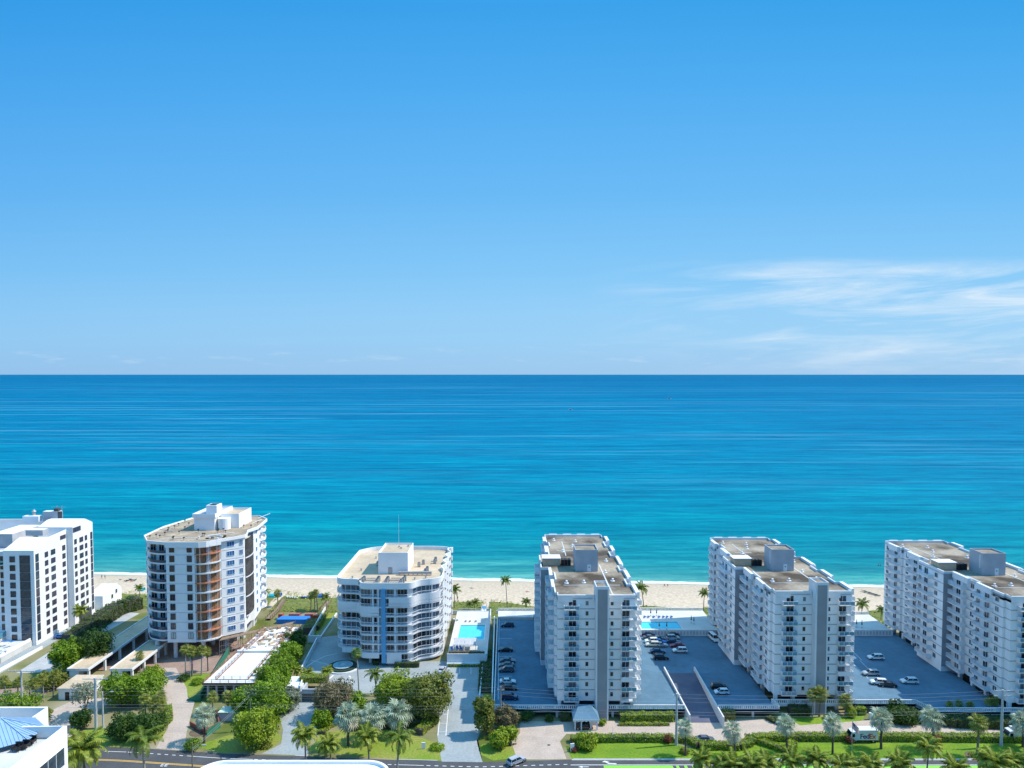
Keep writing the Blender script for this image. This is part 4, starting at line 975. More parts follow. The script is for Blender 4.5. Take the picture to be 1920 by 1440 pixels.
# broad pale slicks in long bands
nB = N(t, 'ShaderNodeTexNoise'); nB.inputs['Scale'].default_value = 1.0; nB.inputs['Detail'].default_value = 9; nB.inputs['Roughness'].default_value = .62; nB.inputs['Distortion'].default_value = .5
lx = mathn(t, 'DIVIDE', s.outputs[0], mathn(t, 'MAXIMUM', s.outputs[1], 1.0)); ly = mathn(t, 'MULTIPLY', mathn(t, 'LOGARITHM', mathn(t, 'MAXIMUM', s.outputs[1], 1.0), 2.718), 1.0)
cb = N(t, 'ShaderNodeCombineXYZ'); t.links.new(mathn(t, 'MULTIPLY', lx, 2.6), cb.inputs[0]); t.links.new(mathn(t, 'MULTIPLY', ly, 26.0), cb.inputs[1]); t.links.new(cb.outputs[0], nB.inputs[0])
bands = ramp(t, nB.outputs[0], [(.34, (.7, .80, .86)), (.50, (1, 1, 1)), (.58, (1.2, 1.10, 1.06)), (.70, (3.2, 1.45, 1.22))])
m1 = N(t, 'ShaderNodeMix', data_type='RGBA', blend_type='MULTIPLY'); m1.inputs[0].default_value = 1; t.links.new(dc, m1.inputs[6]); t.links.new(bands, m1.inputs[7])
# swell lines: their light and shade put into the water colour
nC = N(t, 'ShaderNodeTexNoise'); nC.inputs['Scale'].default_value = 1; nC.inputs['Detail'].default_value = 4; mp2 = N(t, 'ShaderNodeMapping'); mp2.inputs['Scale'].default_value = (.012, .11, 1); mp2.inputs['Rotation'].default_value = (0, 0, R(4)); t.links.new(g.outputs['Object'], mp2.inputs[0]); t.links.new(mp2.outputs[0], nC.inputs[0])
m3 = N(t, 'ShaderNodeMix', data_type='RGBA', blend_type='MULTIPLY'); m3.inputs[0].default_value = 1; t.links.new(m1.outputs[2], m3.inputs[6]); t.links.new(ramp(t, nC.outputs[0], [(.36, (.74, .84, .88)), (.5, (1, 1, 1)), (.66, (1.22, 1.12, 1.08))]), m3.inputs[7])
# light and shade of chop put into the colour, apparent size even with distance
nR = N(t, 'ShaderNodeTexNoise'); nR.inputs['Scale'].default_value = 1.0; nR.inputs['Detail'].default_value = 8; nR.inputs['Roughness'].default_value = .7
cr = N(t, 'ShaderNodeCombineXYZ'); t.links.new(mathn(t, 'MULTIPLY', lx, 20.0), cr.inputs[0]); t.links.new(mathn(t, 'MULTIPLY', ly, 85.0), cr.inputs[1]); t.links.new(cr.outputs[0], nR.inputs[0])
m5 = N(t, 'ShaderNodeMix', data_type='RGBA', blend_type='MULTIPLY'); m5.inputs[0].default_value = 1; t.links.new(m3.outputs[2], m5.inputs[6]); t.links.new(ramp(t, nR.outputs[0], [(.32, (.5, .74, .82)), (.5, (1, 1, 1)), (.68, (2.0, 1.24, 1.14))]), m5.inputs[7])
# thin pale windrows far out
nW = N(t, 'ShaderNodeTexNoise'); nW.inputs['Scale'].default_value = 1.0; nW.inputs['Detail'].default_value = 7; nW.inputs['Roughness'].default_value = .55; nW.inputs['Distortion'].default_value = .35
cw = N(t, 'ShaderNodeCombineXYZ'); t.links.new(mathn(t, 'MULTIPLY', lx, 1.6), cw.inputs[0]); t.links.new(mathn(t, 'MULTIPLY', ly, 34.0), cw.inputs[1]); cw.inputs[2].default_value = 7.3; t.links.new(cw.outputs[0], nW.inputs[0])
wf = mathn(t, 'MULTIPLY', ramp(t, nW.outputs[0], [(.56, (0, 0, 0)), (.615, (.75, .75, .75)), (.66, (1, 1, 1))]), ramp(t, lg, [(.50, (0, 0, 0)), (.62, (.5, .5, .5)), (.70, (.62, .62, .62)), (.80, (.5, .5, .5)), (.88, (0, 0, 0))]))
m6 = N(t, 'ShaderNodeMix', data_type='RGBA'); t.links.new(wf, m6.inputs[0]); t.links.new(m5.outputs[2], m6.inputs[6]); m6.inputs[7].default_value = (.07, .25, .36, 1)
# foam
nF = N(t, 'ShaderNodeTexNoise'); nF.inputs['Scale'].default_value = .05; nF.inputs['Detail'].default_value = 8; nF.inputs['Roughness'].default_value = .7; t.links.new(g.outputs['Object'], nF.inputs[0])
df = mathn(t, 'ADD', d0, mathn(t, 'MULTIPLY', mathn(t, 'SUBTRACT', nF.outputs[0], .5), 9.0))
fm = ramp(t, mathn(t, 'DIVIDE', df, 20.0), [(.0, (.45, .45, .45)), (.06, (.9, .9, .9)), (.16, (.85, .85, .85)), (.21, (0, 0, 0))])
m4 = N(t, 'ShaderNodeMix', data_type='RGBA'); t.links.new(fm, m4.inputs[0]); t.links.new(m6.outputs[2], m4.inputs[6]); m4.inputs[7].default_value = (.85, .87, .86, 1)
t.links.new(m4.outputs[2], b.inputs['Base Color']); b.inputs['Roughness'].default_value = .55; b.inputs['Specular IOR Level'].default_value = .015
# wind ripples and swell as bump
nD = N(t, 'ShaderNodeTexNoise'); nD.inputs['Scale'].default_value = 1; nD.inputs['Detail'].default_value = 7; nD.inputs['Roughness'].default_value = .6; mp3 = N(t, 'ShaderNodeMapping'); mp3.inputs['Scale'].default_value = (.03, .22, 1); mp3.inputs['Rotation'].default_value = (0, 0, R(6)); t.links.new(g.outputs['Object'], mp3.inputs[0]); t.links.new(mp3.outputs[0], nD.inputs[0])
bn = N(t, 'ShaderNodeBump'); bn.inputs['Strength'].default_value = 1.0; bn.inputs['Distance'].default_value = 2.6; t.links.new(nD.outputs[0], bn.inputs['Height']); t.links.new(bn.outputs[0], b.inputs['Normal'])
m = MB(); ys_ = [-15, 0, 8, 25, 60, 150, 400, 1200, 4000, 15000, 60000, 300000]; X_ = [-1, -.5, 0, .5, 1]
vs_ = []
for q in ys_:
    Wd = max(2500, q*1.5+2500)
    for x in X_:
        xx = x*Wd; k = 1 if q < 400 else 0
        vs_.append((xx, (shore(xx)+q) if k else shore(0)+q, -1.2+(0.0)))
nx = len(X_); fs_ = [(j*nx+i, j*nx+i+1, (j+1)*nx+i+1, (j+1)*nx+i) for j in range(len(ys_)-1) for i in range(nx-1)]
m.add(vs_, fs_, 0); o = m.build('sea', [wm]); tag(o, kind='structure')

# road
ROADP = [(-260, 1386), (112, 1397), (253, 1402), (420, 1413), (745, 1425), (900, 1429), (1071, 1424), (2200, 1424)]
rd = [G(*p) for p in ROADP]
m = MB(); far = [(p.x, p.y) for p in rd]; near = [(p.x, p.y-17) for p in rd]
for i in range(len(far)-1): m.add([(*near[i], .012), (*near[i+1], .012), (*far[i+1], .012), (*far[i], .012)], [(0, 1, 2, 3)], 0)
m.build('road', [ASPH]); bpy.data.objects['road']['kind'] = 'structure'
def along(x):
    for a, b2_ in zip(rd, rd[1:]):
        if a.x <= x <= b2_.x: return a.y+(b2_.y-a.y)*(x-a.x)/(b2_.x-a.x)
    return rd[-1].y
def stripe(m, x0, x1, o0, w_, mi, z=.018):
    n = max(1, int((x1-x0)/4)); 
    for k in range(n):
        a = x0+(x1-x0)*k/n; b2_ = x0+(x1-x0)*(k+1)/n
        m.add([(a, along(a)-o0-w_, z), (b2_, along(b2_)-o0-w_, z), (b2_, along(b2_)-o0, z), (a, along(a)-o0, z)], [(0, 1, 2, 3)], mi)
m = MB()
gx = lambda px, py: G(px, py).x
stripe(m, -130, gx(175, 1408), 2.0, .16, 0); stripe(m, gx(195, 1410), gx(235, 1412), 2.0, .16, 0)
x = gx(238, 1412)
while x < gx(350, 1416): stripe(m, x, x+.9, 2.0, .2, 0); x += 1.9
stripe(m, gx(352, 1416), gx(475, 1422), 2.0, .16, 0)
x = gx(478, 1422)
while x < gx(735, 1430): stripe(m, x, x+.9, 2.0, .2, 0); x += 1.9
stripe(m, gx(740, 1432), gx(795, 1434), 2.0, .16, 0)
x = gx(800, 1434)
while x < gx(1065, 1434): stripe(m, x, x+.9, 2.0, .2, 0); x += 1.9
stripe(m, gx(1070, 1434), 150, 2.3, .2, 0)
stripe(m, gx(1072, 1424), 150, .05, .22, 0)
stripe(m, -130, 150, 5.6, .2, 1); stripe(m, -130, 150, 6.0, .2, 1)
stripe(m, gx(1132, 1438), gx(1262, 1438), 2.7, 1.7, 2)
x = gx(1268, 1438)
while x < gx(1420, 1438): stripe(m, x, x+.7, 2.7, 1.7, 2); x += 1.9
stripe(m, gx(1425, 1438), 130, 2.7, 1.7, 2)
stripe(m, -130, 60, 10.6, .16, 0)
# curved lane arrow and bicycle-lane arrow
a0 = G(1156, 1433)
m.add([(a0.x, a0.y, .02), (a0.x, a0.y+.35, .02), (a0.x-1.6, a0.y+.55, .02), (a0.x-2.2, a0.y+1.0, .02), (a0.x-1.5, a0.y+1.1, .02), (a0.x-2.6, a0.y+1.5, .02), (a0.x-3.3, a0.y+.95, .02), (a0.x-2.6, a0.y+.9, .02), (a0.x-1.9, a0.y+.2, .02)], [tuple(range(9))[::-1]], 0)
a0 = G(1100, 1438)
m.add([(a0.x-2, a0.y, .02), (a0.x-1, a0.y-.4, .02), (a0.x-1, a0.y-.1, .02), (a0.x+.5, a0.y-.1, .02), (a0.x+.5, a0.y+.1, .02), (a0.x-1, a0.y+.1, .02), (a0.x-1, a0.y+.4, .02)], [tuple(range(7))], 0)
# painted letters on the far lane
a0 = G(300, 1437)
for q in (0, .95):
    m.box(a0.x+q, a0.y, .016, a0.x+q+.15, a0.y+1.1, .02, 0)
    for j in (0, .48, .95): m.box(a0.x+q+.15, a0.y+j, .016, a0.x+q+.65, a0.y+j+.15, .02, 0)
o = m.build('road_marking', [LINEW, LINEY, LINEG]); tag(o, kind='structure')
# kerb
m = MB()
for (xa, xb) in ((1075, 2150), (745, 820), (550, 575)):
    xa, xb = gx(xa, 1424), gx(xb, 1424); n = 12
    pts = [(xa+(xb-xa)*k/n, along(xa+(xb-xa)*k/n)+.02) for k in range(n+1)]; m.wall(pts, 0, .13, .18, 0)
o = m.build('kerb', [CONCP]); tag(o, kind='structure')

# lawns
def lawn(pts, z=.008, m_=LAWN): return sheet('lawn', pts, z, m_)
sheet('lawn', [(118, 1397), (160, 1367), (300, 1362), (318, 1372), (300, 1388), (253, 1402)], .008, LAWN2)
sheet('lawn', [(360, 1400), (430, 1378), (520, 1372), (530, 1385), (505, 1408), (420, 1411)], .008, LAWN2)
sheet('lawn', [(575, 1408), (605, 1375), (660, 1364), (760, 1372), (815, 1392), (832, 1408), (828, 1426), (745, 1424)], .008, LAWN2)
sheet('lawn', [(890, 1410), (905, 1395), (960, 1390), (968, 1420), (925, 1426)], .008, LAWN2)
sheet('lawn', [(1072, 1422), (1060, 1400), (1105, 1392), (1260, 1392), (1290, 1402), (1380, 1405), (1410, 1392), (1500, 1392), (2200, 1394), (2200, 1423)], .008, LAWN)
sheet('lawn', [(1160, 1358), (1262, 1357), (1255, 1362), (1160, 1362)], .008, LAWN)
sheet('lawn', [(1450, 1345), (1620, 1342), (1615, 1358), (1500, 1361), (1465, 1357)], .008, LAWN)
sheet('lawn', [(190, 1130), (256, 1125), (270, 1140), (215, 1160), (175, 1162)], .008, LAWN)
sheet('lawn', [(330, 1270), (395, 1262), (390, 1285), (362, 1312), (345, 1300)], .008, LAWN2)
sheet('lawn', [(598, 1152), (632, 1148), (590, 1195), (580, 1192)], .008, LAWN2)
sheet('lawn', [(905, 1218), (928, 1218), (922, 1320), (900, 1320)], .008, LAWN2)
# drives and courts
sheet('forecourt', [(165, 1256), (262, 1185), (285, 1165), (420, 1190), (470, 1215), (395, 1262), (330, 1262), (250, 1256)], .006, PAVER2)
sheet('driveway', [(292, 1252), (330, 1252), (350, 1290), (352, 1308), (365, 1316), (350, 1372), (345, 1407), (292, 1403), (315, 1365), (318, 1335)], .012, PAVER)
sheet('driveway', [(110, 1396), (85, 1370), (100, 1330), (140, 1312), (215, 1308), (170, 1345), (150, 1365), (118, 1398)], .010, PAVER)
sheet('driveway', [(-60, 1296), (90, 1276), (115, 1290), (60, 1312), (-60, 1322)], .009, PAVER2)
sheet('driveway', [(120, 1205), (165, 1180), (215, 1145), (262, 1150), (180, 1195), (100, 1260), (30, 1262)], .010, CONC)
sheet('forecourt', [(135, 1175), (160, 1155), (205, 1155), (190, 1170), (150, 1187)], .016, PAVER2)
sheet('driveway', [(520, 1335), (575, 1312), (592, 1316), (588, 1342), (575, 1375), (578, 1417), (490, 1413), (527, 1395), (531, 1368)], .010, DRIVE)
sheet('forecourt', [(560, 1262), (600, 1195), (640, 1190), (660, 1240), (860, 1240), (902, 1250), (900, 1320), (860, 1345), (830, 1430), (905, 1430), (895, 1395), (888, 1345), (870, 1300), (640, 1300), (630, 1282)], .010, DRIVE)
sheet('driveway', [(822, 1310), (905, 1248), (905, 1360), (893, 1392), (905, 1429), (828, 1428), (820, 1380)], .014, DRIVE)
sheet('driveway', [(974, 1352), (1170, 1352), (1262, 1352), (1340, 1350), (1480, 1348), (1500, 1360), (1700, 1345), (1850, 1352), (2200, 1356), (2200, 1385), (1400, 1386), (1380, 1392), (1330, 1393), (1290, 1378), (1062, 1376), (1050, 1390), (1062, 1423), (970, 1424), (958, 1390), (975, 1375)], .012, PAVER)
m = MB()   # court paint: arcs and bay lines
def pxline(mm, pts, w_, z, mi=0):
    P = [G(a, b_, z) for a, b_ in pts]
    for a, b_ in zip(P, P[1:]):
        d = (b_-a); d.z = 0
        if d.length < .01: continue
        d.normalize(); s_ = Vector((-d.y, d.x, 0))*w_/2; mm.add([a-s_, b_-s_, b_+s_, a+s_], [(0, 1, 2, 3)], mi)
pxline(m, [(568, 1254), (590, 1240), (610, 1230), (632, 1225)], .25, .022); pxline(m, [(583, 1238), (615, 1246)], .2, .022)
pxline(m, [(610, 1279), (625, 1266)], .5, .022); pxline(m, [(655, 1267), (662, 1283)], .5, .022)
for x in (842, 862, 883): pxline(m, [(x, 1252), (x, 1264)], .15, .022)
for (x0, x1) in ((828, 842),): pxline(m, [(x0, 1253), (x1, 1253)], .15, .022)
pxline(m, [(888, 1252), (899, 1252)], .15, .022)
for i, y in enumerate((1325, 1340, 1356, 1372)):
    pxline(m, [(828-i*1.5, y), (841-i*1.5, y)], .12, .022)
pxline(m, [(827, 1322), (821, 1379)], .2, .0225); pxline(m, [(841, 1322), (836, 1379)], .2, .0225)
o = m.build('court_marking', [LINEW]); tag(o, kind='structure')
# dune vegetation strip
rnd = random.Random(21); m = MB(); lv = MB()
def dune_edge(x): 
    s_ = shore(x); return s_-(55 if x > -20 else 50), s_-(35+3.0*math.sin(x*.07)+2*math.sin(x*.21)+(4 if x > 40 else 0) - (8 if x < -60 else 0))
GAPS = [(-97.5, -94.5), (-11.6, -9.0), (-134, -132)]
xs_ = [k*1.5 for k in range(-210, 240)]
for x in xs_:
    if any(a < x < b_ for a, b_ in GAPS): continue
    y0, y1 = dune_edge(x)
    for k in range(34 if x < 190 else 10):
        y = rnd.uniform(y0, y1); xx = x+rnd.uniform(0, 1.5); hz = .12+.28*(1+math.sin(xx*.8)*math.sin(y*.9))*rnd.random()
        sz = rnd.uniform(.5, 1.0); a = rnd.random()*3.14; tl = Vector((rnd.gauss(0, .35), rnd.gauss(0, .35), 1)).normalized(); u = tl.orthogonal().normalized(); u = u*math.cos(a)+tl.cross(u)*math.sin(a); v = tl.cross(u)
        c = Vector((xx, y, hz+.15)); lv.add([c-u*sz*.5, c+v*sz*.4, c+u*sz*.5, c-v*sz*.4], [(0, 1, 2, 3)], 0 if (math.sin(xx*.11)+math.sin(y*.3+xx*.05) > -.4) else 1)
o = lv.build('dune_plants', [leafmat('dune_creeper_leaf', (.12, .17, .02), (.34, .38, .06), .2, .15), L_OLIVE]); tag(o, 'low green creeping plants covering the dune behind the beach', 'ground cover', kind='stuff')
m = MB()
for i in range(len(xs_)-1):
    if any(a < xs_[i]+.75 < b_ for a, b_ in GAPS): continue
    a0, a1 = dune_edge(xs_[i]); b0, b1 = dune_edge(xs_[i+1])
    m.add([(xs_[i], a0, .06), (xs_[i+1], b0, .06), (xs_[i+1], b0+7, .5), (xs_[i], a0+7, .5), (xs_[i+1], b1, .16), (xs_[i], a1, .16)], [(0, 1, 2, 3), (3, 2, 4, 5)], 0)
o = m.build('dune', [mat('dune_turf', (.20, .21, .05), .95, 0, .2, col2=(.12, .15, .03), fine=.3)]); tag(o, kind='structure')

# ---------------------------------------------------------------- parking decks
def balustrade(m, path, z, h=1.15, mi=0, mb=1, step=.55):
    m.wall(path, z+h-.22, z+h, .3, mi); m.wall(path, z-.75, z+.12, .3, mi)
    for a, b_ in zip(path, path[1:]):
        L_ = math.dist(a, b_); n = max(1, int(L_/step)); d = Vector((b_[0]-a[0], b_[1]-a[1], 0)).normalized(); s_ = Vector((-d.y, d.x, 0))
        for k in range(n+1):
            c = Vector((a[0], a[1], 0))+d*L_*k/n+s_*.15
            ww = .16 if k % 6 else .30
            q = [c-d*ww/1.2-s_*.1, c+d*ww/1.2-s_*.1, c+d*ww/1.2+s_*.1, c-d*ww/1.2+s_*.1]; m.prism([(v.x, v.y) for v in q], z+.12, z+h-.22, mb)
DZT = DZ
TZ = 4.2
def W(px, py, z=DZT): p = G(px, py, z); return (p.x, p.y)
def deck(label, outline, parapets, fronts, marks=None, back=None):
    root = empty('parking_deck', (*outline[0], 0), label, 'parking deck')
    m = MB(); m.prism(outline, DZT-.55, DZT, 0); m.build('deck_slab', [DECK], root)
    if fronts:
        m = MB()
        for f in fronts: balustrade(m, f, DZT)
        m.build('balustrade', [OFFW, WHITE2], root)
    if parapets:
        m = MB()
        for f in parapets: m.wall(f, -0.5, DZT+1.0, .3, 0)
        m.build('parapet', [OFFW], root)
    m = MB()
    fx = [p[0] for p in (fronts[-1] if len(fronts) > 1 else fronts[0])]; xs__ = [min(fx), max(fx)]; ys__ = [p[1] for p in outline]
    y0 = min(ys__)+4.5
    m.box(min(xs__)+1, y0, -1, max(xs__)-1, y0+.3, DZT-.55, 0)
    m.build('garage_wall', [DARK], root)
    k = min(xs__)+2
    while k < max(xs__)-1: m = MB(); m.box(k-.3, min(ys__)+.5, -1, k+.3, min(ys__)+1.1, DZT-.55, 0); m.build('column', [OFFW], root); k += 7.5
    if marks:
        m = MB()
        for (a, b_) in marks: pxline(m, [a, b_], .12, DZT+.012)
        m.build('bay_marking', [LINEW], root)
    return root
yf = 187.6
xA = W(927, 1300)[0]; xB = G(1283, 1321, DZT+1.1).x
rl = W(1249, 1262); rr_ = W(1306, 1262)
ramp_l = (W(1250, 1262), (xB-2.2, yf)); 
deckA = [(xA, yf), (xB, yf), (W(1249, 1262)[0], W(1249, 1262)[1]), (rr_[0], rr_[1]), (rr_[0]+1, 215), (72, 215), (72, 243), (xA, 243+3), ]
rx1 = W(1350, 1335)[0]
# deck left of the centre slab continuing behind it to the ramp head
bays = [((936, y), (960, y)) for y in (1165, 1181, 1197, 1213, 1231, 1249, 1268, 1287, 1308)]+[((936, 1160), (934, 1312))]
deck('grey parking deck around the middle slab tower, white balustrade along its street edge', [(xA, yf), (xB, yf), rl, (rr_[0], rl[1]), (70.8, rl[1]), (70.8, 257.5), (xA-.5, 257.5)],
     [[(xA-.5, 257.5), (xA, yf)][::1]], [[(xA, yf), (xB, yf)]], bays)
tR = W(1306, 1262); bR = (G(1350, 1335, DZT).x, yf)
deck('grey parking deck between the ramp and the second slab tower, behind a white balustrade', [bR, (G(1460, 1321, DZT+1.1).x, yf), (70.9, 190.8), (70.9, rl[1]-.02), (tR[0]-.0, tR[1]-.02)],
     None, [[bR, (G(1460, 1321, DZT+1.1).x, yf), (70.9+.2, 191.5)]], None)
m = MB()   # ramp
ra = [rl, tR]; lo0 = G(1290, 1352); lo1 = G(1350, 1352)
RAMPM = mat('worn_ramp_asphalt', (.15, .15, .19), .9, 0, .12, col2=(.075, .085, .13), fine=.12)
m.add([(rl[0]+.3, rl[1], DZT), (tR[0]-.3, tR[1], DZT), (lo1.x-.3, 185.0, .02), (lo0.x+.3, 185.0, .02)], [(0, 3, 2, 1)], 0)
m.add([(rl[0]+.3, rl[1], DZT-1), (tR[0]-.3, tR[1], DZT-1), (lo1.x-.3, 185.0, -.8), (lo0.x+.3, 185.0, -.8)], [(0, 1, 2, 3)], 0)
o = m.build('ramp', [RAMPM]); tag(o, kind='structure')
for (hi, lo, lb) in ((rl, lo0, 'white ramp side wall nearer the middle slab tower'), (tR, lo1, 'white ramp side wall nearer the second slab tower')):
    m = MB(); P = [(lo.x, 183.2), (hi[0], hi[1]+2)]; 
    if lb.endswith('second slab tower'): P = [(lo.x, 182.0), (hi[0], hi[1]+2)]
    m.wall(P, [-.5, DZT-.6], [DZT+.6 if 1 else 0, DZT+1.1], .35, 0)
    o = m.build('ramp_wall', [OFFW]); o['label'] = lb; o['category'] = 'wall'
# deck around the third tower
dR = [(G(1595, 1318, DZT).x, 190.6), (G(1714, 1318, DZT).x, 190.6), (G(1745, 1332, DZT).x, 186.0), (G(1760, 1332, DZT).x, 186.0), (132.4, 186.0), (132.4, 251), (93.4, 253), (93.4, 190.6)]
deck('grey parking deck between the second slab tower and the tower at the right edge', dR, None, [[(71.2+.6, 190.9), (93.5, 190.9)], [(93.6, 190.6), (G(1714, 1318, DZT).x, 190.6), (G(1745, 1332, DZT).x, 186.0), (150, 186.0)]],
     [((1600, 1222), (1616, 1238)), ((1612, 1238), (1632, 1258)), ((1600, 1245), (1628, 1272))])
# back walls and pool terraces by the beach
def terrace(label, x0, x1, y0, y1, z, wall=True, pool=None, front=None):
    root = empty('pool_terrace', (x0, y0, 0), label, 'pool terrace'); m = MB(); 
    if pool: 
        px0, px1, py0, py1 = pool
        for (a, b_, c, d) in ((x0, y0, x1, py0), (x0, py1, x1, y1), (x0, py0, px0, py1), (px1, py0, x1, py1)): m.box(a, b_, -.5, c, d, z, 0)
        m.box(px0, py0, -.5, px1, py1, z-.45, 1)
        for (a, b_, c, d) in ((px0-.3, py0-.3, px1+.3, py0), (px0-.3, py1, px1+.3, py1+.3), (px0-.3, py0, px0, py1), (px1, py0, px1+.3, py1)): m.box(a, b_, z-.3, c, d, z+.05, 2)
    else: m.box(x0, y0, -.5, x1, y1, z, 0)
    m.build('deck', [CONCP, mat('pool_tile', (.15, .55, .65), .5), WHITE2], root)
    if pool: m = MB(); m.box(px0, py0, z-.44, px1, py1, z-.12, 0); m.build('pool_water', [POOLW], root)
    if front is not None:
        m = MB(); m.box(x0+.05, y0-.32, front+.01, x1-.05, y0-.04, z+.35, 0)
        for k in range(int((x1-x0)/1.1)): m.box(x0+.5+k*1.1, y0-.36, front+.5, x0+1.1+k*1.1, y0-.32, z-.1, 1)
        m.build('block_wall', [OFFW, PALEG], root)
    if wall: m = MB(); balustrade(m, [(x1, y1), (x0, y1)][::-1], z, 1.0); m.build('balustrade', [OFFW, WHITE2], root)
    return root
terrace('pool terrace with a long turquoise pool between the first two slab towers', G(1196, 1180, 3).x, 71, 241.5, 262.5, TZ, True, (G(1196, 1180, TZ).x+1.5, G(1279, 1180, TZ).x, G(1200, 1179, TZ).y, G(1200, 1166, TZ).y), DZT)
terrace('white sun terrace behind the deck between the second tower and the right edge tower', 93.5, 130.6, 241.5, 258, TZ, True, None, DZT)
terrace('white strip of terrace behind the deck left of the middle slab tower', xA-.2, 11.3, 258.0, 265, DZT+.8)
# blue lounge chairs, two folded umbrellas
def lounger_mesh(c):
    m = MB(); m.box(-.33, -.9, .28, .33, .35, .36, 0)
    m.add([(-.33, .35, .30), (.33, .35, .30), (.33, .95, .75), (-.33, .95, .75), (-.33, .35, .38), (.33, .35, .38), (.33, .93, .82), (-.33, .93, .82)], [(0, 3, 2, 1), (4, 5, 6, 7), (0, 1, 5, 4), (1, 2, 6, 5), (2, 3, 7, 6), (3, 0, 4, 7)], 0)
    for a in (-.28, .28):
        for b_ in (-.8, .3, .85): m.box(a-.03, b_-.03, 0, a+.03, b_+.03, .3, 1)
    return m.mesh('lounger', [c, WHITE2])
LB = lounger_mesh(BLUEC); LW = lounger_mesh(WHITE2)
ORD = ['first', 'second', 'third', 'fourth', 'fifth', 'sixth', 'seventh', 'eighth', 'ninth', 'tenth', 'eleventh', 'twelfth', 'thirteenth', 'fourteenth', 'fifteenth', 'sixteenth']
def lay(mesh, px, py, z, rz, label, group, cat='sun lounger'):
    p = G(px, py, z); o = link('sun_lounger', mesh, None, p, R(rz)); return tag(o, label, cat, group)
for i, px in enumerate((1209, 1216, 1226, 1236, 1244, 1251, 1259)):
    lay(LB, px, 1157.5, TZ, 180, 'blue sun lounger, %s from the left along the far side of the long pool' % ORD[i], 'blue loungers beside the long pool')
def folded_umbrella(px, py, z, label, c=None):
    p = G(px, py, z); root = empty('folded_umbrella', p, label, 'umbrella', 'folded pool umbrellas')
    m = MB(); m.cyl(p.x, p.y, z, z+2.8, .04, 6, 0); m.cyl(p.x, p.y, z, z+.12, .35, 10, 0); m.build('pole', [STEEL], root)
    m = MB(); m.cyl(p.x, p.y, z+1.1, z+2.7, .26, 8, 0, r2=.06); m.build('canopy', [c or DARK], root)
for (px, py, lb) in ((1220, 1155, 'dark folded umbrella behind the first blue loungers of the long pool'), (1231, 1155, 'dark folded umbrella just right of the other one behind the blue loungers'), (1236, 1180, 'dark folded umbrella at the near edge of the long pool, left one'), (1250, 1180, 'dark folded umbrella at the near edge of the long pool, right one'),
    (1296, 1168, 'dark folded umbrella on the white terrace left of the second slab tower'), (1301, 1170, 'second dark folded umbrella on the white terrace left of the second slab tower'), (1606, 1176, 'dark folded umbrella on the terrace right of the second slab tower'), (1616, 1177, 'dark folded umbrella right of the other on the terrace right of the second slab tower')):
    folded_umbrella(px, py, TZ, lb)
# pool block of the curved building
pz0 = 2.8
p1 = G(858, 1199, pz0); p2 = G(912, 1172, pz0)
tb = terrace('white pool terrace with a square turquoise pool right of the curved building', -20.6, -8.2, 222.6, 266, pz0, False, (p1.x, p2.x-.4, p1.y, p2.y))
m = MB(); m.wall([(-20.6, 222.3), (-8.1, 222.3)], 0, pz0+.9, .25, 0); m.wall([(-8.1, 222.56), (-8.1, 266)], 0, pz0+.9, -.2, 0); m.box(-20.6, 221.4, -.1, -8.2, 222.25, 1.0, 0); m.box(-20.4, 222.9, pz0, -8.4, 224.2, pz0+.6, 1); m.build('planter_wall', [WHITE2, CONCP], tb)
m = MB(); m.tube([(-20.4, 265.6, pz0+1.0), (-8.2, 265.6, pz0+1.0)], .05, 4, 0)
for k in range(28): m.box(-20.4+k*.45, 265.57, pz0, -20.34+k*.45, 265.63, pz0+1.0, 0)
m.build('railing', [RAILW], tb)
hedge('flower_hedge', [(-20.2, 223.5), (-8.7, 223.5)], .9, .7, leafmat('flowering_leaf', (.12, .16, .03), (.40, .22, .10), .2, 1.2), 'flowering planter hedge along the pool terrace right of the curved building', z=pz0+.55, seed=3, size=.3)
hedge('low_hedge', [(-20.2, 221.2), (-8.7, 221.2)], .7, .8, L_LIME, 'low green hedge at the foot of the pool terrace wall', z=0, seed=4, size=.3)
pg = empty('pergola', G(868, 1214, pz0), 'white pergola with grey canopy panels beside the square pool', 'pergola')
q0 = G(846, 1226, pz0); q1 = G(892, 1226, pz0); qy = q0.y+.6
m = MB()
for x in (q0.x+.5, (q0.x+q1.x)/2, q1.x):
    for y in (qy, qy+6): m.box(x-.08, y-.08, pz0, x+.08, y+.08, pz0+2.6, 0)
m.box(q0.x+.4, qy-.1, pz0+2.5, q1.x+.1, qy+.05, pz0+2.65, 0); m.box(q0.x+.4, qy+5.9, pz0+2.5, q1.x+.1, qy+6.1, pz0+2.65, 0); m.build('frame', [RAILW], pg)
for k in range(4):
    xa = q0.x+.5+k*(q1.x-q0.x-.5)/4; m = MB(); m.box(xa+.08, qy, pz0+2.66, xa+(q1.x-q0.x-.5)/4-.08, qy+6, pz0+2.74, 0); m.build('canopy_panel', [PALEG], pg)
for i, (px, py) in enumerate(((848, 1219), (858, 1217), (864, 1217))): lay(LB, px, py, pz0, 20, 'blue lounge chair under the pergola, %s from the left' % ORD[i], 'blue chairs under the pergola', 'lounge chair')
for i, (px, py) in enumerate(((851, 1163), (858, 1163), (874, 1165), (882, 1165), (893, 1165))): lay(LW, px, py, pz0, 180, 'white sun lounger, %s from the left on the far side of the square pool' % ORD[i], 'white loungers beside the square pool')
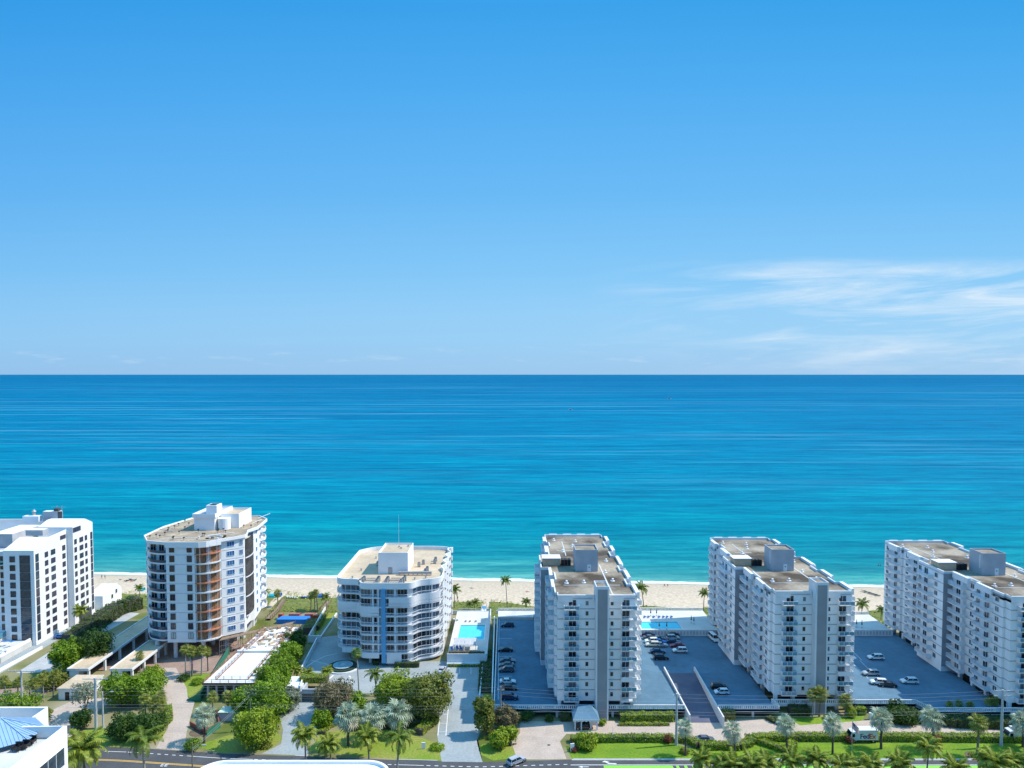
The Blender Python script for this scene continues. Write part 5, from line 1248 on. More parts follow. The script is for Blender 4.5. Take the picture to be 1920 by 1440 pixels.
# ---------------------------------------------------------------- left side: podium, carports, gatehouse
sheet('forecourt', [(-171, 206), (-157.6, 206), (-157.6, 262), (-171, 262)], .013, DRIVE, world=True)
pod = empty('podium', (-170, 232, 0), 'white terrace podium with a ramp in front of the left edge tower', 'podium')
m = MB()
m.box(-220, 218, -.3, -172, YF+1.9, 3.2, 0)                       # sun terrace
m.box(-220, 209, -.3, -166, 218, 1.6, 0)
m.box(-172, 224, -.3, -163, YF-.1, 1.8, 0)
m.build('terrace', [CONCP], pod)
m = MB(); m.wall([(-172, 218), (-172, YF+1.8)], 3.2, 4.2, .2, 0); m.wall([(-164.5, 211), (-163.3, YF)], 0, 2.6, .3, 0); m.wall([(-158.8, 212), (-157.5, 236)], 0, 1.0, .3, 0); m.box(-186, 209, 1.6, -164.5, 209.4, 2.7, 0); m.build('parapet', [WHITE], pod)
m = MB(); m.add([(-171.8, 219, 3.3), (-171.8, YF, 3.3), (-171.8, YF, 5.0), (-171.8, 219, 5.0)], [(0, 1, 2, 3)], 0); m.build('glass_screen', [TEALG], pod)
rnd = random.Random(9)
for i, (px, py) in enumerate(((6, 1204), (14, 1203), (22, 1205), (4, 1222), (12, 1218))):
    lay(LW if i > 2 else LB, px, py, 3.2, rnd.uniform(150, 200), '%s lounger on the terrace below the left edge tower, %s' % ('white' if i > 2 else 'blue', ['leftmost', 'middle of back row', 'rightmost', 'nearest photo edge', 'nearest glass screen'][i]), 'loungers on the left terrace')
annex = empty('annex', (-150, 270, 0), 'low white two-storey annex with a gabled side beside the left edge tower, at the beach', 'annex')
m = MB(); ax0, ax1 = XY(176, 1130, 274), XY(216, 1130, 274)
sidewall(m, ax0-2, XY(213, 1130, 280), [(272.6, 0), (286, 0), (286, 6.0), (283, 8.2), (272.6, 6.4)])
m.build('wall', [WHITE], annex)
xx = XY(213, 1130, 280)
for (y, z) in ((274.5, 1.2), (279, 3.6), (282, 4.8)): put('window', win_mesh(1.1, 1.6, 'one', GLASS), annex, xx, y, z, (1, 0))
m = MB(); m.box(ax0-2, 269.5, 0, xx-3.5, 272.5, 3.0, 0); m.box(xx-3, 268.8, -.1, xx+3, 271, 1.2, 0); m.build('porch', [WHITE2], annex)
# long carports
def carport(label, px0, py0, px1, py1, wpx0, z, y1, cols=6, back=True):
    a = G(px0, py0, z); b_ = G(px1, py1, z)
    root = empty('carport', (a.x, a.y, 0), label, 'carport')
    m = MB(); m.box(a.x, a.y, z-.35, b_.x, y1, z, 0, 1); m.wall([(a.x, a.y), (b_.x, a.y), (b_.x, y1), (a.x, y1)], z, z+.35, .25, 0, closed=True); m.build('roof', [WHITE2, ROOFC], root)
    for k in range(cols):
        m = MB(); y = a.y+1.2+(y1-a.y-2.4)*k/(cols-1); m.box(b_.x-1.0, y-.35, 0, b_.x-.4, y+.35, z-.35, 0)
        m.build('column', [WHITE2], root)
    m = MB(); m.box(a.x+.3, a.y+.2, 0, b_.x-3.2, a.y+.5, z-.35, 0); m.box(a.x+.3, a.y+.2, 0, a.x+.6, y1-.3, z-.35, 0); m.build('wall', [WHITE], root)
    return root
cp1 = carport('long flat-roofed white carport left of the tower under repair', 125, 1256, 166, 1256, 0, 4.2, 262, 7)
cp2 = carport('shorter flat-roofed white carport beside the columns of the tower under repair', 205, 1256, 248, 1256, 0, 4.2, 232, 4)
gh = empty('gatehouse', G(125, 1310), 'small white gatehouse with a flat cream roof and a dark door', 'gatehouse')
a = G(106, 1291, 3.4); b_ = G(160, 1291, 3.4); m = MB(); m.box(a.x+.3, a.y+.3, 0, b_.x-.2, a.y+9, 3.1, 0); m.build('wall', [WHITE], gh)
m = MB(); m.box(a.x, a.y, 3.1, b_.x, a.y+9.3, 3.4, 0, 1); m.build('roof', [WHITE2, ROOFC], gh)
m = MB(); m.box(a.x+2.2, a.y+.2, 0, a.x+3.4, a.y+.3, 2.2, 0); m.build('door', [BLACK], gh)
put('window', win_mesh(1.6, 1.2, 'two', GLASS), gh, a.x+5.4, a.y+.3, 1.0, (0, -1))
# ---------------------------------------------------------------- construction podium
CZ = 5.2
c0, c1 = G(381, 1281, CZ), G(476, 1281, CZ); c2, c3 = G(562, 1176, CZ), G(497, 1176, CZ)
con = empty('construction_podium', (c0.x, c0.y, 0), 'bare white concrete podium deck with rusty edge forms and guard rails, under construction', 'construction deck')
m = MB(); m.prism([(c0.x, c0.y), (c1.x, c1.y), (c2.x, c2.y), (c3.x, c3.y)], CZ-.7, CZ, 0)
ml = (c0.lerp(c3, .5), c1.lerp(c2, .5)); m.prism([(ml[0].x, ml[0].y-.4), (ml[1].x, ml[1].y-.4), (ml[1].x, ml[1].y+.4), (ml[0].x, ml[0].y+.4)], CZ, CZ+.7, 0)
m.build('slab', [mat('fresh_white_concrete', (.72, .70, .66), .85, .05, .2, fine=.12)], con)
m = MB(); P = [(c3.x, c3.y), (c0.x, c0.y), (c1.x, c1.y), (c2.x, c2.y)]
m.wall(P, CZ-.5, CZ+.12, -.35, 0); 
P2 = [(c3.x+1.5, c3.y), (c0.x+2.6, c0.y+2.2), (c1.x-2.4, c1.y+2.2), (c2.x-2.2, c2.y)]
m.wall(P2, CZ+.0, CZ+.16, .3, 0); m.build('edge_form', [RUST], con)
m = MB()
for Q in (P2, P):
    for a, b_ in zip(Q, Q[1:]):
        L_ = math.dist(a, b_); n = max(1, int(L_/2.2))
        for k in range(n+1):
            x, y = a[0]+(b_[0]-a[0])*k/n, a[1]+(b_[1]-a[1])*k/n; m.box(x-.05, y-.05, CZ, x+.05, y+.05, CZ+1.1, 0)
        for z in (CZ+.55, CZ+1.1): m.tube([(a[0], a[1], z), (b_[0], b_[1], z)], .04, 4, 0)
m.build('guard_rail', [RUST], con)
rnd = random.Random(31)
for k in range(90):
    u = rnd.random()*.9+.05; v = .56+rnd.random()*.42; p = (c0.lerp(c3, v)).lerp(c1.lerp(c2, v), u); s1, s2 = rnd.uniform(.2, 2.2), rnd.uniform(.2, .9)
    m = MB(); m.T = Matrix.Translation((p.x, p.y, CZ)) @ Matrix.Rotation(rnd.random()*3.1, 4, 'Z'); m.box(-s1/2, -s2/2, 0, s1/2, s2/2, rnd.uniform(.1, .6), 0); m.build('debris', [rnd.choice((WOOD, RUST, PALEG, ROOFC, CONCP, ROOFC))], con)
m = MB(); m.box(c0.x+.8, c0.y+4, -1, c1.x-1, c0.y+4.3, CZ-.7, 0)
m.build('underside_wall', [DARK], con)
CL_ = [(c0.x+1+k*(c1.x-c0.x-2)/5, c0.y+.8) for k in range(6)]+[((c1.lerp(c2, (k+.5)/9.5)).x-.5, (c1.lerp(c2, (k+.5)/9.5)).y) for k in range(9)]+[((c0.lerp(c3, (k+.5)/9.5)).x+.5, (c0.lerp(c3, (k+.5)/9.5)).y) for k in range(9)]
for (x, y) in CL_: m = MB(); m.box(x-.25, y-.25, -1, x+.25, y+.25, CZ-.7, 0); m.build('column', [PALEG], con)
# boarding ramp beside the podium, scaffold at the foot of the tower
a = G(352, 1310); b_ = G(382, 1283)
m = MB(); P = [G(350, 1314), G(372, 1316), c0, G(430, 1225)]
m.wall([(G(350, 1314).x, G(350, 1314).y), (c0.x-.8, c0.y), (G(432, 1222).x, G(432, 1222).y)], 0, [.4, 2.4, 2.4], .15, 0)
o = m.build('site_fence', [GREENC]); tag(o, 'green mesh site fence along the left side of the construction podium', 'fence')
sc_ = empty('scaffold', G(430, 1222), 'red and grey scaffold and stacked materials at the foot of the tower under repair', 'scaffold')
m = MB(); s0 = G(412, 1232)
for i in range(9):
    for j in range(3):
        x = s0.x+i*2.4; y = s0.y+j*1.6+i*1.9
        m.tube([(x, y, 0), (x, y, 5.6)], .07, 4, i % 2)
        if i < 8:
            for z in (1.8, 3.6, 5.4): m.tube([(x, y, z), (x+2.4, y+1.9, z)], .05, 4, 0)
            if j == 0: m.tube([(x, y, .2), (x+2.4, y+1.9, 3.6)], .05, 4, 1)
m.build('scaffold_frame', [STEEL, RUST], sc_)
m = MB()
for i in range(8):
    x = s0.x+i*2.4; y = s0.y+i*1.9
    m.prism([(x, y), (x+2.3, y+1.8), (x+2.0, y+4.2), (x-.3, y+2.8)], 5.45, 5.55, 0)
m.build('planks', [WOOD], sc_)
# blue and red materials behind the podium
r2 = random.Random(17); mt = empty('material_stack', G(545, 1163), 'blue tarpaulin and red crates stacked behind the construction podium', 'building materials')
m = MB(); a = G(518, 1170); m.prism([(a.x, a.y), (a.x+12, a.y), (a.x+11.5, a.y+4), (a.x+.8, a.y+4)], 0, 1.7, 0); m.build('tarpaulin', [BLUEC], mt)
for (dx, dy, w_, h_) in ((-.8, 4.6, 1.6, 2.0), (3, 5, 4, 1.9), (9, 5, 3.4, 1.9), (12.8, 2, 2.0, 2.4), (11.6, -1, 1.6, 1.2)):
    m = MB(); m.box(a.x+dx, a.y+dy, 0, a.x+dx+w_, a.y+dy+1.8, h_, 0); m.box(a.x+dx+.1, a.y+dy+.1, h_, a.x+dx+w_-.1, a.y+dy+1.7, h_+.06, 1)
    for q in range(int(w_/.4)): m.box(a.x+dx+.1+q*.4, a.y+dy-.05, .1, a.x+dx+.2+q*.4, a.y+dy, h_-.1, 1)
    m.build('crate', [REDC, RUST], mt)
# boundary walls of the curved building's court
def bwall(pts, z0, z1, label, m_=WHITE2, th=.35):
    m = MB(); m.wall(pts, z0, z1, th, 0); o = m.build('boundary_wall', [m_]); return tag(o, label, 'wall')
wp = [G(565, 1262), G(600, 1200), G(632, 1146)]
a = [(p.x, p.y) for p in (G(566, 1262), G(598, 1200))]
bwall(a, 0, 1.8, 'blue-grey shaded ramp wall along the left side of the fountain court')
b0_ = [(p.x, p.y) for p in (G(580, 1205), G(611, 1150))]
bwall(b0_, 0, 2.6, 'white boundary wall running to the dune left of the curved building')
bwall([(p.x, p.y) for p in (G(600, 1200), G(632, 1152))], 0, .7, 'low white kerb wall beside the left lawn of the curved building')
bwall([(p.x, p.y) for p in (G(577, 1205), G(601, 1205))], 0, 2.4, 'short white cross wall at the head of the ramp by the curved building')
bwall([(p.x, p.y) for p in (G(904, 1252), G(898, 1312))], 0, 1.3, 'white wall between the visitor parking and the narrow strip of grass')
bwall([(p.x, p.y) for p in (G(928, 1170), G(924, 1318))][::-1], 0, 3.0, 'tall white retaining wall left of the middle parking deck')
rp = empty('garage_entrance', G(590, 1315), 'white walled garage entrance with a pale blue roof slab and dark roller door', 'garage entrance')
a = G(535, 1290, 2.6); b_ = G(563, 1290, 2.6); m = MB(); m.prism([(a.x, a.y), (b_.x, b_.y), (G(571, 1268, 2.6).x, G(571, 1268, 2.6).y), (G(547, 1268, 2.6).x, G(547, 1268, 2.6).y)], 2.3, 2.6, 0)
m.prism([(a.x+.4, a.y+.4), (b_.x-.4, b_.y+.4), (b_.x, b_.y+6), (a.x+1, b_.y+6)], 0, 2.3, 0)
m.wall([(b_.x, b_.y), (G(571, 1268, 2.6).x, G(571, 1268, 2.6).y)], 2.6, 3.2, .3, 0); m.build('roof', [WHITE2], rp)
g0 = G(566, 1316); g1 = G(594, 1316); m = MB(); m.box(g0.x-.6, g0.y, 0, g0.x, g0.y+6, 2.9, 0); m.box(g0.x, g0.y, 2.3, g1.x+7, g0.y+.5, 3.6, 0); m.box(g1.x, g0.y, 0, g1.x+7, g0.y+.5, 2.3, 0); m.build('wall', [PALEG], rp)
m = MB(); m.box(g0.x, g0.y+.3, 0, g1.x, g0.y+.4, 2.3, 0)
for k in range(4): m.box(g0.x, g0.y+.25, .3+k*.55, g1.x, g0.y+.3, .42+k*.55, 1)
m.build('roller_door', [DARK, GREYW], rp)
# fountain court
f = G(643, 1252); fo = empty('fountain', f, 'round planted basin with a low pale fountain dish beneath the curved building', 'fountain')
m = MB(); m.cyl(f.x, f.y, 0, .35, 5.0, 32, 0); m.build('kerb_ring', [WHITE2], fo)
m = MB(); m.cyl(f.x, f.y, .35, .7, 4.5, 32, 0); m.build('planting', [mat('dark_planting', (.02, .05, .03), .9, .2, 2)], fo)
m = MB(); m.cyl(f.x, f.y, .7, 1.0, 2.9, 28, 0, r2=3.1); m.cyl(f.x, f.y, 1.0, 1.3, .9, 16, 0, r2=.5); m.build('basin', [PALEG], fo)
m = MB(); m.cyl(f.x, f.y, 1.0, 1.04, 2.8, 28, 0); m.build('fountain_water', [mat('pale_fountain_water', (.20, .36, .42), .1, .1, 1)], fo)
# entrance porch of the middle tower
pc = G(1096, 1355); po = empty('entrance_porch', pc, 'entrance porch with a blue metal hip roof and scalloped white edge', 'porch')
x0, x1 = XY(1072, 1340, 184.5), XY(1121, 1340, 184.5); y0 = 180.6; zt = 3.0
m = MB(); cx_ = (x0+x1)/2
V = [(x0, y0, zt), (x1, y0, zt), (x1, y0+5, zt), (x0, y0+5, zt), (cx_-1.6, y0+4.6, zt+1.7), (cx_+1.6, y0+4.6, zt+1.7)]
m.add(V, [(0, 1, 5, 4), (1, 2, 5), (3, 0, 4), (2, 3, 4, 5), (0, 3, 2, 1)], 0)
for k in range(14):
    x = x0+.3+k*(x1-x0-.6)/13; xt = cx_-1.6+3.2*k/13; m.tube([(x, y0, zt+.03), (xt, y0+4.55, zt+1.72)], .05, 4, 0)
m.build('roof', [mat('blue_seam_roof', (.12, .24, .34), .5, .08, 1)], po)
m = MB()
for k in range(7):
    xa = x0+k*(x1-x0)/7; xb = xa+(x1-x0)/7; xm = (xa+xb)/2; m.add([(xa, y0-.03, zt+.05), (xb, y0-.03, zt+.05), (xb, y0-.03, zt-.35), (xm, y0-.03, zt-.6), (xa, y0-.03, zt-.35), (xa, y0, zt+.05), (xb, y0, zt+.05)], [(0, 4, 3, 2, 1), (0, 1, 6, 5)], 0)
m.build('valance', [WHITE], po)
m = MB()
for x in (x0+.6, x0+2.2, x1-2.2, x1-.6): m.box(x-.15, y0+.4, 0, x+.15, y0+.7, zt, 0)
m.box(x0+.4, y0+3.2, 0, x1-.4, y0+3.5, zt, 0); m.build('column', [WHITE2], po)
put('entrance_door', win_mesh(2.2, 2.4, 'four', GLASS), po, cx_, y0+3.2, .1, (0, -1))
# ---------------------------------------------------------------- near roofs at the bottom edge
RX = -63.6; RY = 100.0; RZ = ZY(1361, 100)
fb = empty('corner_building', (-75, 90, 0), 'white building corner with a blue seamed metal roof at the bottom left of the photo', 'building')
m = MB()
m.box(RX-30, 60, 0, RX-.5, RY-.6, RZ-1.9, 0)
m.wall([(RX, 55), (RX, RY), (RX-9, RY)], 0, RZ, .5, 0); RZ9 = ZY(1325, 109)
m.wall([(-72.2, RY+.02), (-72.2, 109), (RX-40, 109)], 0, RZ9, .4, 0)
m.build('wall', [WHITE], fb)
m = MB(); m.box(RX-40, 60, RZ-1.8, RX-.5, RY-.5, RZ-1.7, 0); m.box(RX-40, RY+.02, RZ9-1.8, -72.7, 108.5, RZ9-1.7, 0); m.build('terrace_floor', [CONCP], fb)
hx, hy, hz = XY(11, 1341, 101), 101.0, ZY(1340, 101)
m = MB(); rim = []
for k in range(8):
    a_ = 2*math.pi*(k+.5)/8; rim.append((hx+5.9*math.cos(a_), hy-1.5+4.9*math.sin(a_), hz-2.0))
m.add([(hx, hy-1, hz)]+rim, [(0, 1+k, 1+(k+1) % 8) for k in range(8)], 0)
for k in range(8):
    p, q = Vector(rim[k]), Vector(rim[(k+1) % 8]); tp = Vector((hx, hy-1, hz))
    m.tube([p+Vector((0, 0, .05)), tp+Vector((0, 0, .05))], .09, 4, 0)
    for j in range(1, 9):
        e = p.lerp(q, j/9); mid_ = p.lerp(q, .5); pr = tp.lerp(mid_, 1-min(j, 9-j)/4.6) if False else tp
        s_ = e.lerp(tp, min(j, 9-j)/9*1.7 if min(j, 9-j)/9*1.7 < .96 else .96); nrm = Vector((0, 0, .05)); dirm = (tp-mid_); end = e+dirm*min(1, min(j, 9-j)/4.5)*.98
        m.tube([e+nrm, end+nrm], .03, 4, 0)
m.build('roof', [METALB], fb)
m = MB(); m.prism([(hx+(a[0]-hx)*.62, hy-1.5+(a[1]-hy+1.5)*.62) for a in rim], RZ-1.75, hz-2.05, 0); m.build('pavilion_wall', [WHITE], fb)
for i, (yy, zz_) in enumerate(((RY-3.6, RZ-5.2), (RY-11.5, RZ-5.2), (RY-3.6, RZ-9.5), (RY-11.5, RZ-9.5), (RY-19, RZ-5.2))):
    put('window', win_mesh(5.2, 2.6, 'three', GLASSM), fb, RX, yy, zz_, (1, 0))
CP_ = [G(px, py, RZ-1.7) for px, py in ((33, 1408), (46, 1404), (58, 1396))]
for i, (x, y, lb) in enumerate(((CP_[0].x, CP_[0].y, 'leftmost'), (CP_[1].x, CP_[1].y, 'middle'), (CP_[2].x, CP_[2].y, 'right'))):
    m = MB(); z = RZ-1.7; m.box(x-.5, y-.5, z+.35, x+.5, y+.5, z+.5, 0); m.box(x-.5, y+.4, z+.5, x+.5, y+.52, z+1.1, 0); m.box(x-.55, y-.5, z+.5, x-.45, y+.5, z+.75, 0); m.box(x+.45, y-.5, z+.5, x+.55, y+.5, z+.75, 0)
    for a in (-.45, .42):
        for b_ in (-.45, .42): m.box(x+a, y+b_, z, x+a+.05, y+b_+.05, z+.35, 0)
    o = m.build('armchair', [BLACK]); tag(o, 'dark armchair on the white roof terrace, %s of the three' % lb, 'armchair', 'armchairs on the roof terrace')
# flat rounded roof
nz = ZY(1426, 82); xa, xb = XY(372, 1430, 80), XY(734, 1430, 80)
P = arc(xa+3, 78.5, 3, 180, 90, 8)+arc(xb-3, 78.5, 3, 90, 0, 8)+[(xb, 55), (xa, 55)]
nr = empty('flat_roofed_building', ((xa+xb)/2, 70, 0), 'flat white rooftop with rounded corners at the bottom of the photo', 'building')
m = MB(); m.prism(P, 0, nz, 0); m.build('wall', [WHITE], nr)
m = MB(); m.wall(P, nz, nz+.35, -.3, 0, closed=True); m.build('parapet', [WHITE], nr)
m = MB(); m.cyl(xa+6, 76, nz, nz+.5, .12, 8, 0); m.box(xb-8, 74, nz, xb-6.8, 75, nz+.6, 0); m.tube([(xa+6, 76, nz+.2), (xb-7.4, 74.4, nz+.2)], .04, 5, 0); m.build('roof_fitting', [STEEL], nr)

# ================================================================= VEHICLES
gA = 'cars parked on the deck left of the middle slab tower'
car('suv', 'navy', 952, 1175, DZ, 180, 'dark blue car on the left deck, the one parked farthest from the street', gA)
car('sedan', 'black', 948, 1221, DZ, 180, 'black car standing alone halfway along the left deck', gA)
car('sedan', 'grey', 952, 1242, DZ, 0, 'grey car on the left deck, farthest of the three close together', gA)
car('sedan', 'grey', 950, 1250, DZ, 180, 'grey car on the left deck, middle of the three close together', gA)
car('suv', 'grey', 950, 1259, DZ, 180, 'dark grey car on the left deck, nearest of the three close together', gA)
car('sedan', 'white', 952, 1281, DZ, 0, 'white car with a sunroof on the left deck', gA)
car('sedan', 'black', 954, 1293, DZ, 0, 'black car directly in front of the white one on the left deck', gA)
car('suv', 'navy', 956, 1311, DZ, 0, 'dark car on the left deck, nearest to the street', gA)
car('hatch', 'white', 1009, 1160, DZ, 0, 'white car half hidden behind the far left corner of the middle slab tower', gA)
gB = 'cars parked on the deck right of the middle slab tower'
B1_ = [('sedan', 'navy', 1216, 1192, 0), ('sedan', 'grey', 1219, 1198, 0), ('suv', 'white', 1222, 1205, 180), ('suv', 'cream', 1224, 1212, 180), ('sedan', 'navy', 1233, 1224, 0), ('suv', 'black', 1239, 1236, 0),
       ('sedan', 'grey', 1234, 1200, 0), ('sedan', 'blue', 1236, 1206, 0), ('sedan', 'silver', 1238, 1212, 0)]
B1L = ['dark blue car at the far end of the left column by the middle slab tower', 'grey car second from the far end of the left column by the middle slab tower', 'white car in the left column, third from its far end', 'cream car in the left column beside the middle slab tower',
       'dark blue car in sun and shade, second from the near end of the left column', 'black car at the near end of the left column, partly in sunlight', 'grey car squeezed behind the left column, farthest one', 'blue car squeezed behind the white and cream cars', 'silver car squeezed behind the left column, nearest one']
for (k, c, px, py, hd), lb in zip(B1_, B1L): car(k, c, px, py, DZ, hd+r2.uniform(-3, 3), lb, gB)
B2_ = [('sedan', 'black', 1260, 1193, 180), ('suv', 'silver', 1262, 1199, 0), ('sedan', 'navy', 1262, 1206, 0), ('sedan', 'red', 1270, 1213, 180), ('suv', 'white', 1275, 1223, 180)]
B2L = ['black car at the far end of the right column on the shaded deck', 'silver car second in the right column on the shaded deck', 'dark blue car in the right column behind the red one', 'dark red car in the right column on the shaded deck', 'white sport utility car at the near end of the right column']
for (k, c, px, py, hd), lb in zip(B2_, B2L): car(k, c, px, py, DZ, hd+r2.uniform(-3, 3), lb, gB)
car('van', 'white', 1338, 1200, DZ, -82, 'white van parked alone beside the second slab tower')
car('suv', 'black', 1348, 1291, DZ, 0, 'black car partly hidden behind the white hatchback by the ramp')
car('hatch', 'white', 1353, 1301, DZ, 180, 'small white hatchback beside the ramp wall')
gC = 'cars parked on the deck left of the right edge tower'
car('suv', 'white', 1642, 1236, DZ, 178, 'white car farthest away on the deck left of the right edge tower', gC)
car('suv', 'silver', 1633, 1266, DZ, 178, 'silver car between the two white ones at the deck shadow edge', gC)
car('suv', 'white', 1648, 1283, DZ, 170, 'white car half in sunlight on the shadow edge of the right deck', gC)
car('suv', 'white', 1705, 1281, DZ, 178, 'white car nearest to the right edge tower, wholly in shade', gC)
car('sedan', 'black', 1664, 1287, DZ, 170, 'black car tucked behind the half sunlit white one', gC)
car('sedan', 'silver', 829, 1259, 0, 80, 'silver sedan in the visitor parking below the pool terrace')
car('suv', 'silver', 968, 1431, 0, 38, 'silver sport utility car turning from the road into the pink driveway')
car('sedan', 'black', 1094, 1366, 0, 0, 'black sedan waiting at the blue roofed entrance porch')
car('sedan', 'grey', 1322, 1390, 0, 0, 'grey sedan on the pink driveway behind the curved hedge')
car('sedan', 'blue', 116, 1196, .2, 5, 'bright blue sedan beside the left edge tower')
car('sedan', 'silver', 198, 1160, .2, 35, 'silver car in front of the low annex by the beach')
car('suv', 'navy', 200, 1240, 0, 90, 'dark car parked under the long carport')
# delivery trucks
def truck(px, py, heading, label, letters):
    p = G(px, py, 0); root = empty('delivery_truck', (0, 0, 0), label, 'truck')
    m = MB(); m.box(-3.4, -1.15, .75, 2.0, 1.15, 3.25, 0); m.build('cargo_box', [PAINTS['white']], root)
    m = MB(); V = [(2.02, -1.1, .5), (3.6, -1.1, .5), (3.6, -1.1, 1.5), (3.15, -1.1, 2.7), (2.02, -1.1, 2.9)]; n = 5
    m.add(V+[(x, 1.1, z) for x, y, z in V], [(0, 1, 2, 3, 4), (9, 8, 7, 6, 5)]+[((i+1) % n, i, n+i, n+(i+1) % n) for i in range(n)], 0); cab = m.build('cab', [PAINTS['white']], root)
    m = MB(); m.add([(3.62, -1.0, 1.55), (3.62, 1.0, 1.55), (3.19, 1.0, 2.6), (3.19, -1.0, 2.6)], [(0, 1, 2, 3)], 0)
    for s in (-1, 1): m.box(2.4, s*1.11-.01, 1.5, 3.2, s*1.11+.01, 2.3, 0)
    m.build('windscreen', [CARGL], cab)
    m = MB(); m.box(-3.3, -1.0, .5, 3.4, 1.0, .76, 0); m.build('chassis', [BLACK], root)
    for (x, y) in ((2.6, -.95), (2.6, .95), (-2.2, -.95), (-2.2, .95)):
        m = MB(); m.T = Matrix.Translation((x, y, .42)) @ Matrix.Rotation(R(90), 4, 'X'); m.cyl(0, 0, -.15, .15, .42, 14, 0); m.cyl(0, 0, -.16, .16, .22, 10, 1); m.build('wheel', [TYRE, RIM], root)
    if letters:
        for side in (1, -1):
            for txt, mt_, x in (('Fed', mat('purple_lettering', (.10, .03, .22), .5, .02), 0), ('Ex', mat('red_lettering', (.70, .06, .03), .5, .02), 1)):
                cu = bpy.data.curves.new('lettering', 'FONT'); cu.body = txt; cu.size = 1.75; cu.extrude = .01; cu.offset = .03; cu.space_character = .92
                tmp = bpy.data.objects.new('tmp', cu); COL.objects.link(tmp); bpy.context.view_layer.update()
                wd = tmp.dimensions.x; me = bpy.data.meshes.new_from_object(tmp.evaluated_get(bpy.context.evaluated_depsgraph_get())); bpy.data.objects.remove(tmp)
                me.materials.clear(); me.materials.append(mt_)
                o = link('lettering', me, root)
                if x == 0: wF = wd
                if side == 1: o.rotation_euler = (R(90), 0, R(180)); o.location = (1.2 if x == 0 else 1.2-wF-.06, 1.17, 1.15)
                else: o.rotation_euler = (R(90), 0, 0); o.location = (-2.5+(0 if x == 0 else wF+.06), -1.17, 1.15)
    root.location = p; root.rotation_euler = (0, 0, R(heading)); return root
truck(1617, 1389, 180, 'white delivery truck with purple and red lettering behind the long hedge', True)
truck(1912, 1388, 180, 'plain white box truck at the right edge of the photo', False)
# ================================================================= VEGETATION
def pbase(px, pyb): return G(px, pyb, 0)
# -- silver fan palms
SP = [make_fan_palm(41, 6.6, L_SILV, L_SILD, 1.45, 1.45, 30, .22, TRUNKD, 'silver_fan_palm', -1.0), make_fan_palm(42, 7.0, L_SILV, L_SILD, 1.5, 1.5, 27, .22, TRUNKD, 'silver_fan_palm', -1.1)]
gS = 'silver blue fan palms'
SPL = [(383, 1393, 1322, 1.0, 'silver palm on the left beside the red bordered entrance bed'), (653, 1398, 1318, 1.12, 'leftmost of the three big silver palms before the curved building'), (699, 1386, 1328, 1.12, 'middle one of the three big silver palms before the curved building'), (748, 1376, 1322, 1.12, 'rightmost of the three big silver palms before the curved building'),
       (1285, 1417, 1343, .72, 'small dense bluish palm beside the tall concrete pole at the ramp'), (1379, 1417, 1350, .85, 'silver palm in front of the ramp and its parking deck'), (1476, 1412, 1338, .85, 'silver palm at the left end of the long straight hedge'), (1561, 1414, 1335, .85, 'silver palm left of the delivery truck'),
       (1652, 1404, 1326, .9, 'silver palm right of the delivery truck'), (1752, 1406, 1326, .95, 'silver palm left of the greenish fan palm on the right lawn'), (1918, 1400, 1335, .9, 'silver palm cut off by the right edge of the photo')]
for i, (px, pb, pc_, s, lb) in enumerate(SPL):
    h = hgt(px, pb, pc_)*.92; place(SP[i % 2], pbase(px, pb), i*1.3, s*1.24, lb, 'palm tree', gS, sz=h/(6.6 if i % 2 == 0 else 7.0)*.80)
